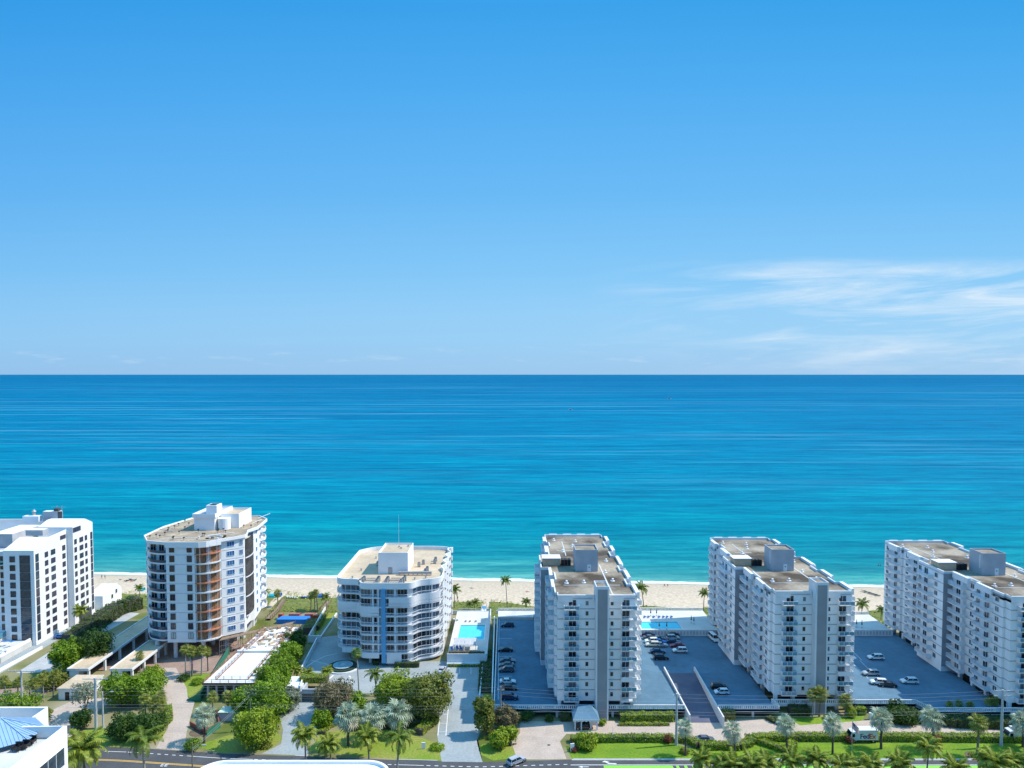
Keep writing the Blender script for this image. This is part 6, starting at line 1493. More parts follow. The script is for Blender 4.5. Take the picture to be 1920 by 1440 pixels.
# -- green fan palms
FP = [make_fan_palm(51, 6.0, L_SAB, L_OLIVE, .95, 1.0, 34, .19, TRUNK, 'fan_palm', -1.1), make_fan_palm(52, 6.0, L_SAB, None, .9, .95, 30, .17, TRUNKP, 'fan_palm', -1.0)]
FPL = [(1832, 1418, 1352, 1.15, 'greenish fan palm in a ring of planting on the right lawn', None),
 (348, 1262, 1215, .95, 'pale trunked fan palm before the tower under repair, leftmost of its cluster', 'c1'), (360, 1268, 1218, .9, 'pale trunked fan palm, second from the left of the cluster before the tower under repair', 'c1'), (378, 1266, 1216, 1.0, 'fan palm, third from the left of the cluster before the tower under repair', 'c1'), (390, 1258, 1218, .85, 'fan palm, rightmost of the cluster before the tower under repair', 'c1'),
 (398, 1340, 1305, 1.0, 'fan palm behind the left silver palm', None), (427, 1334, 1304, 1.0, 'fan palm just right of the one behind the left silver palm', None),
 (263, 1262, 1226, .8, 'fan palm above the shorter carport, taller one', None), (248, 1262, 1242, .75, 'fan palm above the shorter carport, shorter one', None),
 (273, 1345, 1310, .95, 'fan palm at the left of the clump beside the left driveway', 'c2'), (287, 1348, 1316, .95, 'fan palm in the middle of the clump beside the left driveway', 'c2'), (301, 1342, 1303, 1.0, 'fan palm at the back right of the clump beside the left driveway', 'c2'), (303, 1350, 1318, .85, 'lowest fan palm of the clump beside the left driveway', 'c2'),
 (10, 1302, 1272, .9, 'fan palm at the left photo edge by the red paving', 'c3'), (33, 1302, 1276, .85, 'second fan palm from the left edge by the red paving', 'c3'), (55, 1322, 1280, .9, 'third fan palm from the left edge by the red paving', 'c3'), (68, 1320, 1278, .9, 'fourth fan palm from the left edge, beside the concrete pole', 'c3'), (82, 1314, 1268, .9, 'fifth fan palm from the left edge', 'c3'), (100, 1306, 1262, .9, 'rightmost fan palm of the left edge cluster', 'c3'),
 (590, 1146, 1112, .85, 'dune fan palm left of the curved building, second of four', 'c4'), (583, 1144, 1114, .8, 'dune fan palm left of the curved building, leftmost of four', 'c4'), (596, 1147, 1108, .85, 'dune fan palm left of the curved building, tallest of four', 'c4'), (521, 1137, 1110, .85, 'fan palm beside the boardwalk right of the tower under repair', None),
 (1523, 1345, 1300, .95, 'fan palm left of the pair by the stair shaft of the second slab tower', 'c5'), (1536, 1344, 1296, 1.1, 'fan palm at the foot of the second slab tower, directly before its stair shaft', 'c5'), (1585, 1340, 1310, 1.0, 'bushy fan palm at the right foot of the second slab tower', 'c5'),
 (1780, 1342, 1320, .6, 'small fan palm before the deck of the right edge tower, leftmost', 'c6'), (1798, 1341, 1318, .6, 'small fan palm before the deck of the right edge tower, second', 'c6'), (1817, 1341, 1320, .6, 'small yellowish fan palm before the deck of the right edge tower', 'c6'), (1852, 1341, 1312, .7, 'small fan palm before the right edge tower, left of the pole', 'c6'), (1866, 1341, 1312, .7, 'small fan palm before the right edge tower, close to the pole', 'c6')]
GN = {'c1': 'fan palms before the tower under repair', 'c2': 'fan palms beside the left driveway', 'c3': 'fan palms at the left edge', 'c4': 'dune fan palms', 'c5': 'fan palms at the second slab tower', 'c6': 'small fan palms along the right deck', None: None}
for i, (px, pb, pc_, s, lb, gr) in enumerate(FPL):
    h = hgt(px, pb, pc_)*.95; place(FP[i % 2], pbase(px, pb), i*1.7, s*1.15, lb, 'palm tree', GN[gr], sz=h/6.0)
# -- tall washingtonia
wp_ = make_fan_palm(61, 15.2, leafmat('tall_palm_frond', (.05, .12, .02), (.20, .30, .06)), L_SAB, .95, .95, 46, .17, TRUNKP, 'tall_fan_palm', -1.25, lean=.15)
place(wp_, pbase(674, 1320), .3, 1.0, 'very tall slender fan palm in front of the curved building', 'palm tree', sz=hgt(674, 1320, 1222)/15.2)
# -- coconut palms on the beach
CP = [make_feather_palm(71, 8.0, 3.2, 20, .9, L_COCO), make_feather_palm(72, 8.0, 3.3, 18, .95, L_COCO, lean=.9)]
CPL = [(951, 1141, 1085, 1.0, 'tall beach palm standing alone left of the middle slab tower'), (1207, 1148, 1098, 1.1, 'tall beach palm at the right back corner of the middle slab tower'), (1319, 1150, 1109, 1.0, 'beach palm left of the second slab tower'), (1614, 1166, 1131, .95, 'dune palm right of the second slab tower'),
 (1652, 1166, 1140, .8, 'low dune palm hiding behind the right edge tower'), (852, 1142, 1102, 1.0, 'beach palm directly behind the right side of the curved building'), (613, 1146, 1117, .85, 'palm on the dune just left of the curved building'), (500, 1141, 1105, .9, 'palm at the right back corner of the tower under repair'),
 (889, 1147, 1128, .8, 'short dune palm between the curved building and the white path'), (878, 1146, 1132, .5, 'tiny dune palm left of the short one behind the pool'), (986, 1148, 1126, .8, 'short dune palm left of the middle slab tower'), (1007, 1148, 1126, .7, 'short dune palm partly hidden by the middle slab tower'), (262, 1120, 1101, .8, 'small palm on the dune left of the tower under repair')]
for i, (px, pb, pc_, s, lb) in enumerate(CPL):
    place(CP[i % 2], pbase(px, pb), i*2.1+.4, s*.95, lb, 'palm tree', 'beach palms', sz=hgt(px, pb, pc_)/8.0*.94)
# -- feather palms near the road
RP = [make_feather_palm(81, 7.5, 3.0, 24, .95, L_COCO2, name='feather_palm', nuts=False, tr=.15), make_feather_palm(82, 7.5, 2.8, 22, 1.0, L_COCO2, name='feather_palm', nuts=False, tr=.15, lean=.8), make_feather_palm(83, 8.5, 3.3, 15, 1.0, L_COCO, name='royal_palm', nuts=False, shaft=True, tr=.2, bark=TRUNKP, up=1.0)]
RPL = [(0, 162, 1500, 1400, 1.5, 'big bushy palm at the bottom left beside the corner building', None), (2, 272, 1476, 1378, 1.15, 'palm with a grey trunk rising over the road on the left', None), (1, 573, 1428, 1368, 1.0, 'palm beside the curving grey driveway at the road', None), (0, 620, 1425, 1394, .95, 'low spreading palm on the lawn, second from the grey driveway', None), (1, 692, 1425, 1380, 1.05, 'palm on the lawn behind the rounded white roof, left of the grey trunked one', None), (2, 744, 1470, 1374, 1.1, 'grey trunked palm before the white rounded roof end', None),
  (2, 706, 1305, 1262, .8, 'bright green palm beside the court of the curved building', None), (1, 612, 1278, 1258, .62, 'small palm in front of the fountain court, rightmost of three', 'd1'), (0, 577, 1280, 1261, .7, 'small palm in front of the fountain court, middle of three', 'd1'), (1, 556, 1272, 1254, .6, 'small palm in front of the fountain court, leftmost of three', 'd1'), (0, 154, 1188, 1142, .85, 'palm on the red forecourt beside the left edge tower', None), (1, 204, 1132, 1122, .6, 'low palm in front of the white annex', None)]
xs2 = [1318, 1352, 1372, 1412, 1442, 1488, 1524, 1572, 1600, 1640, 1683, 1735, 1790, 1852, 1872, 1908, 1935]
tp2 = [1408, 1420, 1412, 1406, 1414, 1410, 1404, 1412, 1420, 1410, 1414, 1388, 1420, 1404, 1412, 1410, 1406]
for i, (x, tp) in enumerate(zip(xs2, tp2)): RPL.append((i % 2, x, 1482+(i*37 % 20), tp+(17 if tp > 1395 else 8), .95+.05*(i % 3), 'roadside palm at the bottom right, %s from the left in the long row' % (ORD[i] if i < 16 else 'last'), 'd2'))
for i, (k, px, pb, pc_, s, lb, gr) in enumerate(RPL):
    place(RP[k], pbase(px, pb), i*1.9, s*1.22, lb, 'palm tree', {'d1': 'small palms by the fountain court', 'd2': 'roadside palms at the bottom right', None: None}[gr], sz=hgt(px, pb, pc_)/(7.5 if k < 2 else 9.2)*.95)
# -- broadleaf trees, each its own crown
def tree(seed, px, pb, w_px, top, leaf, label, n=3600, size=.42, group=None, name='broadleaf_tree', bark=None, flat=.75, cat='tree', k=7, trunks=3, low=True):
    p = pbase(px, pb); sc = FOC/p.y; r = w_px/2/sc; h = hgt(px, pb, top)
    rn = random.Random(seed); B = blobs_round(rn, r, max(h, r*.9), k, min(flat, h/r*.5+.2))
    if low:     # skirt of lower branches reaching towards the ground
        for i in range(5):
            a_ = 6.28*i/5+rn.random(); q_ = r*(.42+.15*rn.random()); B.append((math.cos(a_)*(r-q_), math.sin(a_)*(r-q_), max(h*.38, q_*.6), q_, q_, max(h*.3, q_*.6)))
    t_ = make_tree(seed, h, B, leaf, bark or TRUNK, int(n*1.9), size*1.12, name, trunks)
    t_.location = p; return tag(t_, label, cat, group)
gT = 'rounded green trees along the right side of the construction podium'
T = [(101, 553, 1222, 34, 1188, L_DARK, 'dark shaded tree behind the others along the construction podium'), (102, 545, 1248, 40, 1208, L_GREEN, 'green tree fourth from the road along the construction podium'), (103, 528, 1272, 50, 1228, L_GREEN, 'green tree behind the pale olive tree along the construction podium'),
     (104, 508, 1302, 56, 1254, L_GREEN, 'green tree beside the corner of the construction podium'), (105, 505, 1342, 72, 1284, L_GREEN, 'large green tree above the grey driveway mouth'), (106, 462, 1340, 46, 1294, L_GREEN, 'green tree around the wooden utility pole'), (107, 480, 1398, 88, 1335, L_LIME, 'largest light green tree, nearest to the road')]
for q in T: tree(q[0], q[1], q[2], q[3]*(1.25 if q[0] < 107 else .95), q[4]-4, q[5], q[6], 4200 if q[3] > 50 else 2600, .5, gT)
tree(111, 805, 1345, 98, 1262, L_OLIVE, 'broad olive green tree left of the visitor parking', 7000, .5, flat=.8, k=8)
tree(112, 740, 1325, 80, 1262, L_LIME, 'yellow green feathery tree beside the broad olive one', 5500, .45, k=7)
tree(113, 627, 1345, 84, 1278, L_BROWN, 'brownish green tree hiding part of the garage entrance', 5000, .42, k=7)
tree(114, 545, 1332, 38, 1292, L_GREYG, 'pale grey green tree beside the garage entrance', 2400, .4)
tree(115, 604, 1365, 40, 1332, L_GREEN, 'small bright green tree in the bed right of the grey driveway', 1800, .42)
tree(116, 908, 1378, 42, 1308, L_OLIVE, 'green tree at the right side of the visitor parking drive', 3600, .42)
tree(117, 948, 1368, 52, 1326, L_BROWN, 'dusty olive tree beside the wooden pole by the pink driveway', 3200, .42)
tree(118, 936, 1402, 40, 1368, L_LIME, 'small light green tree before the wooden pole', 2000, .42)
tree(119, 958, 1395, 26, 1362, L_LIME, 'little light green tree beside the pink driveway mouth', 1200, .4)
tree(120, 125, 1262, 62, 1202, L_GREEN, 'round green tree left of the long carport', 4200, .5)
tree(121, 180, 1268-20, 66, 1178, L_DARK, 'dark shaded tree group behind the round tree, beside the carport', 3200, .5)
tree(122, 226, 1322, 66, 1264, L_GREEN, 'wide green tree behind the steel pole with the street lamp', 4200, .46)
tree(123, 272, 1318, 70, 1262, L_GREEN, 'wide green tree left of the pink driveway', 4200, .46)
tree(124, 160, 1345, 60, 1280, L_GREYG, 'open crowned tree in front of the gatehouse', 900, .42, k=5, low=False)
tree(125, 290, 1290, 40, 1250, L_LIME, 'light green bush tree at the top of the pink driveway', 1800, .42)
tree(126, 100, 1290, 50, 1258, L_OLIVE, 'olive tree before the white ramp wall on the left', 2200, .42)
tree(127, 232, 1385, 60, 1340, L_DARK, 'dark bushy tree left of the hydrant lawn sign', 2600, .42)
tree(128, 280, 1385, 60, 1335, L_DARK, 'dark bushy tree below the fan palm clump', 2600, .42)
tree(129, 152, 1365, 40, 1332, L_DARK, 'dark shrub tree at the edge of the left parking court', 1600, .42)
tree(130, 25, 1342, 90, 1308, L_GREEN, 'low green tree mass above the blue metal roof', 3000, .46)
tree(131, 85, 1355, 22, 1328, L_OLIVE, 'small olive tree beside the corner building', 900, .4)
tree(132, 1100, 1402, 44, 1374, L_LIME, 'light green spreading shrub tree at the left end of the driveway hedge', 1800, .38)
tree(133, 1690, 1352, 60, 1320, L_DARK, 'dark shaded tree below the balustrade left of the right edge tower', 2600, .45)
tree(134, 664, 1340, 50, 1300, L_GREEN, 'dark green banana-like tree beside the tall slender palm', 1800, .6)
# dark hedge wall beside the long carport
def hx_(pts): return [(G(a, b_).x, G(a, b_).y) for a, b_ in pts]
hedge('tall_hedge', hx_([(130, 1215), (170, 1185), (225, 1150), (262, 1140)]), 5.0, 4.6, L_DARK, 'tall dark hedge between the left drive and the long carport', dens=9, size=.6, seed=2, wob=.4)
hedge('hedge', hx_([(1070, 1391), (1150, 1389), (1262, 1389)]), 2.0, 1.5, L_HEDGE, 'long clipped hedge along the driveway left of the concrete pole', seed=5)
hedge('hedge', hx_([(1266, 1389), (1290, 1391), (1310, 1402), (1385, 1404), (1408, 1396), (1405, 1386)]), 2.2, 1.5, L_HEDGE, 'curved clipped hedge wrapping round the parked grey sedan', seed=6)
hedge('hedge', hx_([(1412, 1389), (1460, 1387), (1600, 1387), (1760, 1388), (1960, 1390)]), 2.2, 1.6, L_HEDGE, 'very long straight clipped hedge behind the right lawn', seed=7)
hedge('hedge', hx_([(1420, 1392), (1458, 1405), (1470, 1411), (1490, 1402), (1478, 1395)]), 1.8, 1.2, L_HEDGE, 'hooked end of clipped hedge on the lawn beside the silver palm', seed=8)
hedge('hedge', hx_([(1162, 1351), (1264, 1350)]), 2.4, 2.0, L_HEDGE, 'clipped hedge under the balustrade right of the entrance porch', seed=9)
hedge('hedge', hx_([(1160, 1360), (1255, 1360)]), 1.0, .7, L_LIME, 'low bright hedge at the driveway edge right of the porch', seed=10)
hedge('hedge', hx_([(1594, 1338), (1620, 1337)]), 2.6, 2.0, L_HEDGE, 'short clipped hedge block right of the second slab tower foot', seed=11)
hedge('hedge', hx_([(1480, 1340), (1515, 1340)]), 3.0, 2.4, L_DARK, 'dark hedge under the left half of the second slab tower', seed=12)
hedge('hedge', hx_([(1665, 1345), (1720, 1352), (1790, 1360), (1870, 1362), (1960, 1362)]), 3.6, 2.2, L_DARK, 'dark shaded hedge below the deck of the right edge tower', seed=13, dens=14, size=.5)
hedge('hedge', hx_([(1050, 1350), (1068, 1350)]), 2.0, 1.8, L_DARK, 'small dark hedge left of the entrance porch', seed=14)
hedge('hedge', hx_([(915, 1225), (912, 1300)]), 4.6, 1.4, L_DARK, 'dark strip of hedge between two white walls left of the middle deck', seed=15, dens=12, size=.5)
hedge('hedge', hx_([(1352, 1348), (1376, 1348)]), 2.6, 2.6, L_OLIVE, 'rough green planting at the foot of the ramp wall', seed=16)
hedge('hedge', hx_([(1440, 1347), (1455, 1356), (1490, 1361)]), 2.0, .9, L_DARK, 'low curved planting at the left foot of the second slab tower', seed=17)
hedge('hedge', hx_([(785, 1378), (800, 1365), (818, 1352)]), 2.4, 1.6, L_LIME, 'yellow green hedge beside the striped steps', seed=18)
hedge('hedge', hx_([(655, 1366), (700, 1362), (760, 1360), (790, 1355)]), 3.6, 1.6, L_DARK, 'dark planting behind the three silver palms', seed=19, dens=14, size=.5)
hedge('hedge', hx_([(604, 1378), (612, 1366), (630, 1358)]), 2.0, 1.0, L_LIME, 'low light green planting beside the curved lawn edge', seed=20)
hedge('hedge', hx_([(250, 1374), (300, 1368), (318, 1352), (316, 1325)]), 1.6, .8, L_HEDGE, 'low hedge curving along the left driveway', seed=21)
hedge('hedge', hx_([(564, 1290), (615, 1290)]), 3.0, 1.8, L_LIME, 'green planting above the garage entrance', seed=22, z=2.0)
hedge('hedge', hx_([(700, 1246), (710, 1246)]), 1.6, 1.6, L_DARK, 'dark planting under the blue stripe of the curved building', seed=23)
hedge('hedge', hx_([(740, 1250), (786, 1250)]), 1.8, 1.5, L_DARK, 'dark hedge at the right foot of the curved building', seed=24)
hedge('hedge', hx_([(590, 1182), (608, 1152)]), 3.2, 1.8, L_LIME, 'light green bushes inside the boundary wall left of the curved building', seed=25, dens=14)
hedge('hedge', hx_([(578, 1190), (588, 1172)]), 4.0, 2.6, L_GREEN, 'round green bushes behind the construction podium', seed=26, dens=14)
hedge('hedge', hx_([(0, 1290), (45, 1286)]), 2.0, 1.4, L_LIME, 'green hedge along the red paving at the left edge', seed=27)
for i, (px, py, r_, h_, lf, lb) in enumerate(((1252, 1392, 1.3, 2.0, L_RED, 'dark red shrub in the hedge beside the concrete pole'), (1592, 1392, 1.4, 1.9, L_RED, 'dark red shrub in front of the delivery truck'), (1756, 1392, 1.5, 2.0, L_RED, 'dark red shrub behind the silver palm on the right lawn'), (1490, 1389, 1.0, 1.5, L_BROWN, 'brownish shrub in the long hedge'),
     (820, 1405, 2.2, 1.4, L_HEDGE, 'round clipped bush on the lawn corner by the visitor drive'), (1130, 1359, 1.2, 1.6, L_HEDGE, 'small round bush at the foot of the stair shaft'), (362, 1405, 2.6, 2.6, L_GREEN, 'green shrub behind the near wooden pole'), (1832, 1419, 2.2, .6, L_HEDGE, 'ring of low planting round the fan palm trunk'), (1284, 1412, 1.5, 1.2, L_OLIVE, 'low plants around the bluish palm foot'),
     (925, 1385, 1.1, 2.4, L_RED, 'coral red shrub between the two light green trees'), (1076, 1408, 1.3, 1.2, L_RED, 'reddish low plants at the driveway mouth'), (1030, 1353, 1.4, 2.0, L_DARK, 'dark bush beneath the balustrade corner by the pink driveway'), (500, 1402, 1.6, 1.0, L_OLIVE, 'dry brush at the curve of the grey driveway'), (985, 1348, 3.0, 2.6, L_DARK, 'dark rounded bush left of the garage opening'), (1596, 1345, 1.6, 2.6, L_LIME, 'yellow green shrub by the short hedge block'), (1555, 1350, 2.0, 1.3, L_OLIVE, 'palm-like low plants before the second slab tower'), (965, 1352, 2.6, 2.4, L_OLIVE, 'olive bush at the left side of the pink driveway'), (370, 1282, 2.2, 1.6, L_GREEN, 'green shrub near the white flagpole'), (345, 1275, 2.5, 1.6, L_DARK, 'dark shaded shrub left of the white flagpole'))):
    shrub('shrub', G(px, py), r_, h_, lf, lb, 200+i, n=int(220*r_*h_)+200)
# ================================================================= POLES, WIRES, SIGNS
def pole(px, pb, top, rad, m_, label, arms=(), armw=2.2, lamp=None, name='utility_pole'):
    p = pbase(px, pb); h = hgt(px, pb, top); root = empty(name, p, label, 'pole')
    m = MB(); m.tube([(p.x, p.y, -.1), (p.x, p.y, h)], [rad, rad*.65], 10, 0); m.build('pole', [m_], root)
    m = MB(); ends = []
    for z in arms:
        zz_ = h-z; m.box(p.x-armw, p.y-.08, zz_-.08, p.x+armw, p.y+.08, zz_+.08, 0)
        for x in (-armw+.1, -armw*.45, armw*.45, armw-.1): m.cyl(p.x+x, p.y, zz_+.08, zz_+.4, .06, 6, 1); ends.append(Vector((p.x+x, p.y, zz_+.42)))
    if m.v: m.build('crossarm', [m_, WHITE2], root)
    if lamp:
        m = MB(); m.tube([(p.x, p.y, h-lamp[0]), (p.x+lamp[1], p.y-.4, h-lamp[0]+1.2)], .05, 6, 0); m.box(p.x+lamp[1]-.15, p.y-.6, h-lamp[0]+1.12, p.x+lamp[1]+.7, p.y-.25, h-lamp[0]+1.3, 0); m.build('lamp_arm', [STEEL], root)
    return p, h, ends
POLEC = mat('pale_pole_concrete', (.50, .52, .52), .8, .1, 2)
A = pole(180.5, 1366, 1271, .42, POLEC, 'thick pale concrete pole with a crossarm on the left lawn', (.3,), 3.2)
pole(193.5, 1364, 1297, .26, POLEC, 'shorter pale pole with a street lamp arm beside the thick one', (), lamp=(1.0, 2.4))
B = pole(42, 1338, 1256, .3, POLEC, 'pale pole with crossarm at the left edge of the photo', (.4,), 3.6)
C_ = pole(470, 1370, 1286, .2, TRUNK, 'wooden utility pole rising from the green trees', (1.2, 2.2), 1.6)
D_ = pole(362, 1492, 1392, .2, TRUNK, 'wooden utility pole at the bottom edge with a lamp arm', (), lamp=(1.6, 2.6))
E_ = pole(939, 1371, 1287, .2, TRUNKP, 'wooden utility pole beside the pink driveway', (1.0,), .9)
F_ = pole(1268, 1397, 1300, .36, POLEC, 'concrete pole with equipment on top at the foot of the ramp', (.6,), 1.0)
H_ = pole(1877, 1399, 1293, .36, POLEC, 'tall concrete pole with a tangle of equipment before the right edge tower', (.3, 1.6), 2.2)
pole(1650, 1312, 1292, .12, WHITE2, 'slim white lamp post on the deck right of the second slab tower', (), name='lamp_post')
def wire(pts, sag, label, r=.022):
    m = MB()
    for a, b_ in zip(pts, pts[1:]):
        Q = []
        for k in range(17): t_ = k/16; q = a.lerp(b_, t_); q.z -= sag*4*t_*(1-t_)*(b_-a).length/60; Q.append(q)
        m.tube(Q, r, 3, 0)
    o = m.build('power_line', [mat('wire_grey', (.30, .31, .33), .6, .05, 1)]); return tag(o, label, 'power line', 'power lines along the street')
tops = [Vector((q[0].x, q[0].y, q[1])) for q in (E_, F_, H_)]
west = Vector((-150, 165, 11.5)); mid = Vector((G(470, 1370).x, G(470, 1370).y, C_[1]))
for i, (dz, lb) in enumerate(((-.2, 'topmost power line crossing in front of the parking decks'), (-1.1, 'second power line from the top crossing the decks'), (-2.1, 'third power line from the top crossing the decks'), (-4.6, 'lowest power cable passing over the driveways'), (-5.4, 'thin cable just above the lowest one'))):
    P = [mid+Vector((0, 0, dz)), tops[0]+Vector((0, 0, dz)), tops[1]+Vector((0, 0, dz)), tops[2]+Vector((0, 0, dz)), tops[2]+Vector((80, 3, dz))]
    wire([Vector((-190, mid.y+6, P[0].z))]+P, .7, lb, .013 if dz > -4 else .018)
dn = Vector((D_[0].x, D_[0].y, D_[1]))
for i, dz in enumerate((-1.4, -1.9)): wire([mid+Vector((0, 0, dz-.8)), dn+Vector((0, 0, dz))], .2, ('upper' if i == 0 else 'lower')+' slanting cable from the wooden pole in the trees to the near pole', .02)
# flags
def flagpole(px, pb, top, label, fl):
    p = pbase(px, pb); h = hgt(px, pb, top); root = empty('flagpole', p, label, 'flagpole')
    m = MB(); m.tube([(p.x, p.y, 0), (p.x, p.y, h)], [.09, .05], 8, 0); m.cyl(p.x, p.y, h, h+.18, .1, 8, 0); m.build('pole', [STEEL], root)
    m = MB(); W_, H2 = 2.2*fl, 1.3*fl; nn = 10; z1 = h-.2
    def pt(u, v): return (p.x+.06+u*W_*.62, p.y+.14*math.sin(u*7), z1-v*H2-u*W_*.62)
    for j in range(13):
        for i in range(nn):
            u0, u1, v0, v1 = i/nn, (i+1)/nn, j/13, (j+1)/13
            canton = (u1 <= .41 and j < 7); mi = 2 if canton else (0 if j % 2 == 0 else 1)
            m.add([pt(u0, v0), pt(u1, v0), pt(u1, v1), pt(u0, v1)], [(0, 1, 2, 3)], mi)
    for j in range(3):
        for i in range(3):
            c = Vector(pt(.06+i*.13, .1+j*.16)); m.add([c+Vector((-.05, -.03, 0)), c+Vector((0, -.03, -.05)), c+Vector((.05, -.03, 0)), c+Vector((0, -.03, .05))], [(0, 1, 2, 3)], 1)
    m.build('flag', [mat('flag_red', (.55, .03, .05), .8, .05), mat('flag_white', (.75, .75, .75), .8, .05), mat('flag_blue', (.02, .04, .20), .8, .05)], root)
flagpole(1597, 1412, 1352, 'flagpole with a striped red, white and blue flag in front of the delivery truck', 1.2)
flagpole(357, 1274, 1234, 'thin flagpole with a drooping striped flag before the tower under repair', .8)
# signs and street bits
def signboard(px, py, w_, h_, label, col=WHITE2, rz=0.0, two=False):
    p = G(px, py); root = empty('sign_board', p, label, 'sign', rz=0); m = MB(); m.T = Matrix.Translation(p) @ Matrix.Rotation(R(rz), 4, 'Z')
    m.box(-w_/2, -.12, .15, w_/2, .12, h_, 0); m.build('board', [col], root)
    m = MB(); m.T = Matrix.Translation(p) @ Matrix.Rotation(R(rz), 4, 'Z'); m.box(-w_/2+.05, -.1, 0, w_/2-.05, .1, .15, 0); m.build('base', [CONC], root)
    return root
signboard(222, 1373, 1.2, 2.0, 'white upright sign in a mulch ring on the left lawn', rz=20)
signboard(794, 1404, .9, 1.6, 'small white sign post on the lawn left of the round clipped bush', rz=10)
signboard(1073, 1409, 1.0, 2.0, 'white sign slab at the driveway mouth beside the hedge', rz=15)
signboard(129, 1373, 1.2, 1.5, 'pale yellow stone sign on the left lawn corner', ROOFC, 25)
signboard(591, 1376, 1.0, 1.8, 'blue green sign beside the grey driveway', TEALG, 70)
p = G(222, 1374); m = MB(); m.cyl(p.x, p.y, .012, .03, 1.9, 20, 0); o = m.build('mulch_ring', [SOIL]); tag(o, kind='structure')
for (px, py) in ((375, 1372), (285, 1352), (1832, 1419)):
    p = G(px, py); m = MB(); m.cyl(p.x, p.y, .013, .03, 2.6, 20, 0); o = m.build('planting_bed', [SOIL]); tag(o, kind='structure')
sg = empty('entrance_sign', G(730, 1246), 'pale stone entrance sign in the bed below the blue stripe', 'sign'); p = G(738, 1247)
m = MB(); m.box(p.x-1.6, p.y, 0, p.x+1.6, p.y+.3, 1.2, 0); m.build('slab', [PALEG], sg)
hy_ = empty('fire_hydrant', G(205, 1362), 'small red fire hydrant right of the pale poles', 'hydrant'); p = hy_.location
m = MB(); m.cyl(p.x, p.y, 0, .7, .16, 10, 0); m.cyl(p.x, p.y, .7, .88, .18, 10, 0, r2=.05); m.box(p.x-.28, p.y-.07, .42, p.x+.28, p.y+.07, .56, 0); m.build('body', [REDC], hy_)
m = MB()
for (px, py) in ((957, 1398), (966, 1395), (1029, 1397), (1272, 1370)): q = G(px, py); m.cyl(q.x, q.y, .02, .035, .4, 12, 0)
o = m.build('manhole_cover', [DARK]); tag(o, kind='structure')
# entrance bed with red retaining wall (left)
eb = empty('planter', G(385, 1375), 'angular planter with red brick walls and green mesh behind the left silver palm', 'planter')
Q = [G(356, 1362), G(384, 1378), G(412, 1362), G(408, 1340)]
m = MB(); m.wall([(q.x, q.y) for q in Q], 0, 1.3, .3, 0); m.build('brick_wall', [mat('red_brick', (.25, .08, .06), .85, .12, 1.5)], eb)
m = MB(); m.wall([(G(388, 1381).x, G(388, 1381).y), (G(414, 1364).x, G(414, 1364).y)], 0, 1.7, .1, 0); m.build('mesh_screen', [GREENC], eb)
sh = empty('site_cabin', G(424, 1346), 'small pale green roofed site cabin under the two fan palms', 'cabin'); a = G(408, 1336, 2.4); b_ = G(452, 1336, 2.4)
m = MB(); m.box(a.x+.2, a.y+.2, 0, b_.x-.2, a.y+3.4, 2.25, 0); m.build('wall', [PALEG], sh); m = MB(); m.box(a.x, a.y, 2.25, b_.x, a.y+3.7, 2.4, 0); m.build('roof', [mat('pale_green_roof', (.52, .62, .50), .8, .05)], sh)
# traffic gate + rocks
m = MB(); q = G(1105, 1391); g_ = empty('barrier_gate', G(1160, 1390), 'thin white barrier arm standing up at the gap in the hedge', 'barrier'); p = G(1150, 1391); m.box(p.x-.2, p.y-.2, 0, p.x+.2, p.y+.2, 1.1, 0); m.tube([(p.x, p.y, 1), (p.x-.2, p.y+.3, 3.9)], .05, 4, 0); m.build('arm', [WHITE2], g_)
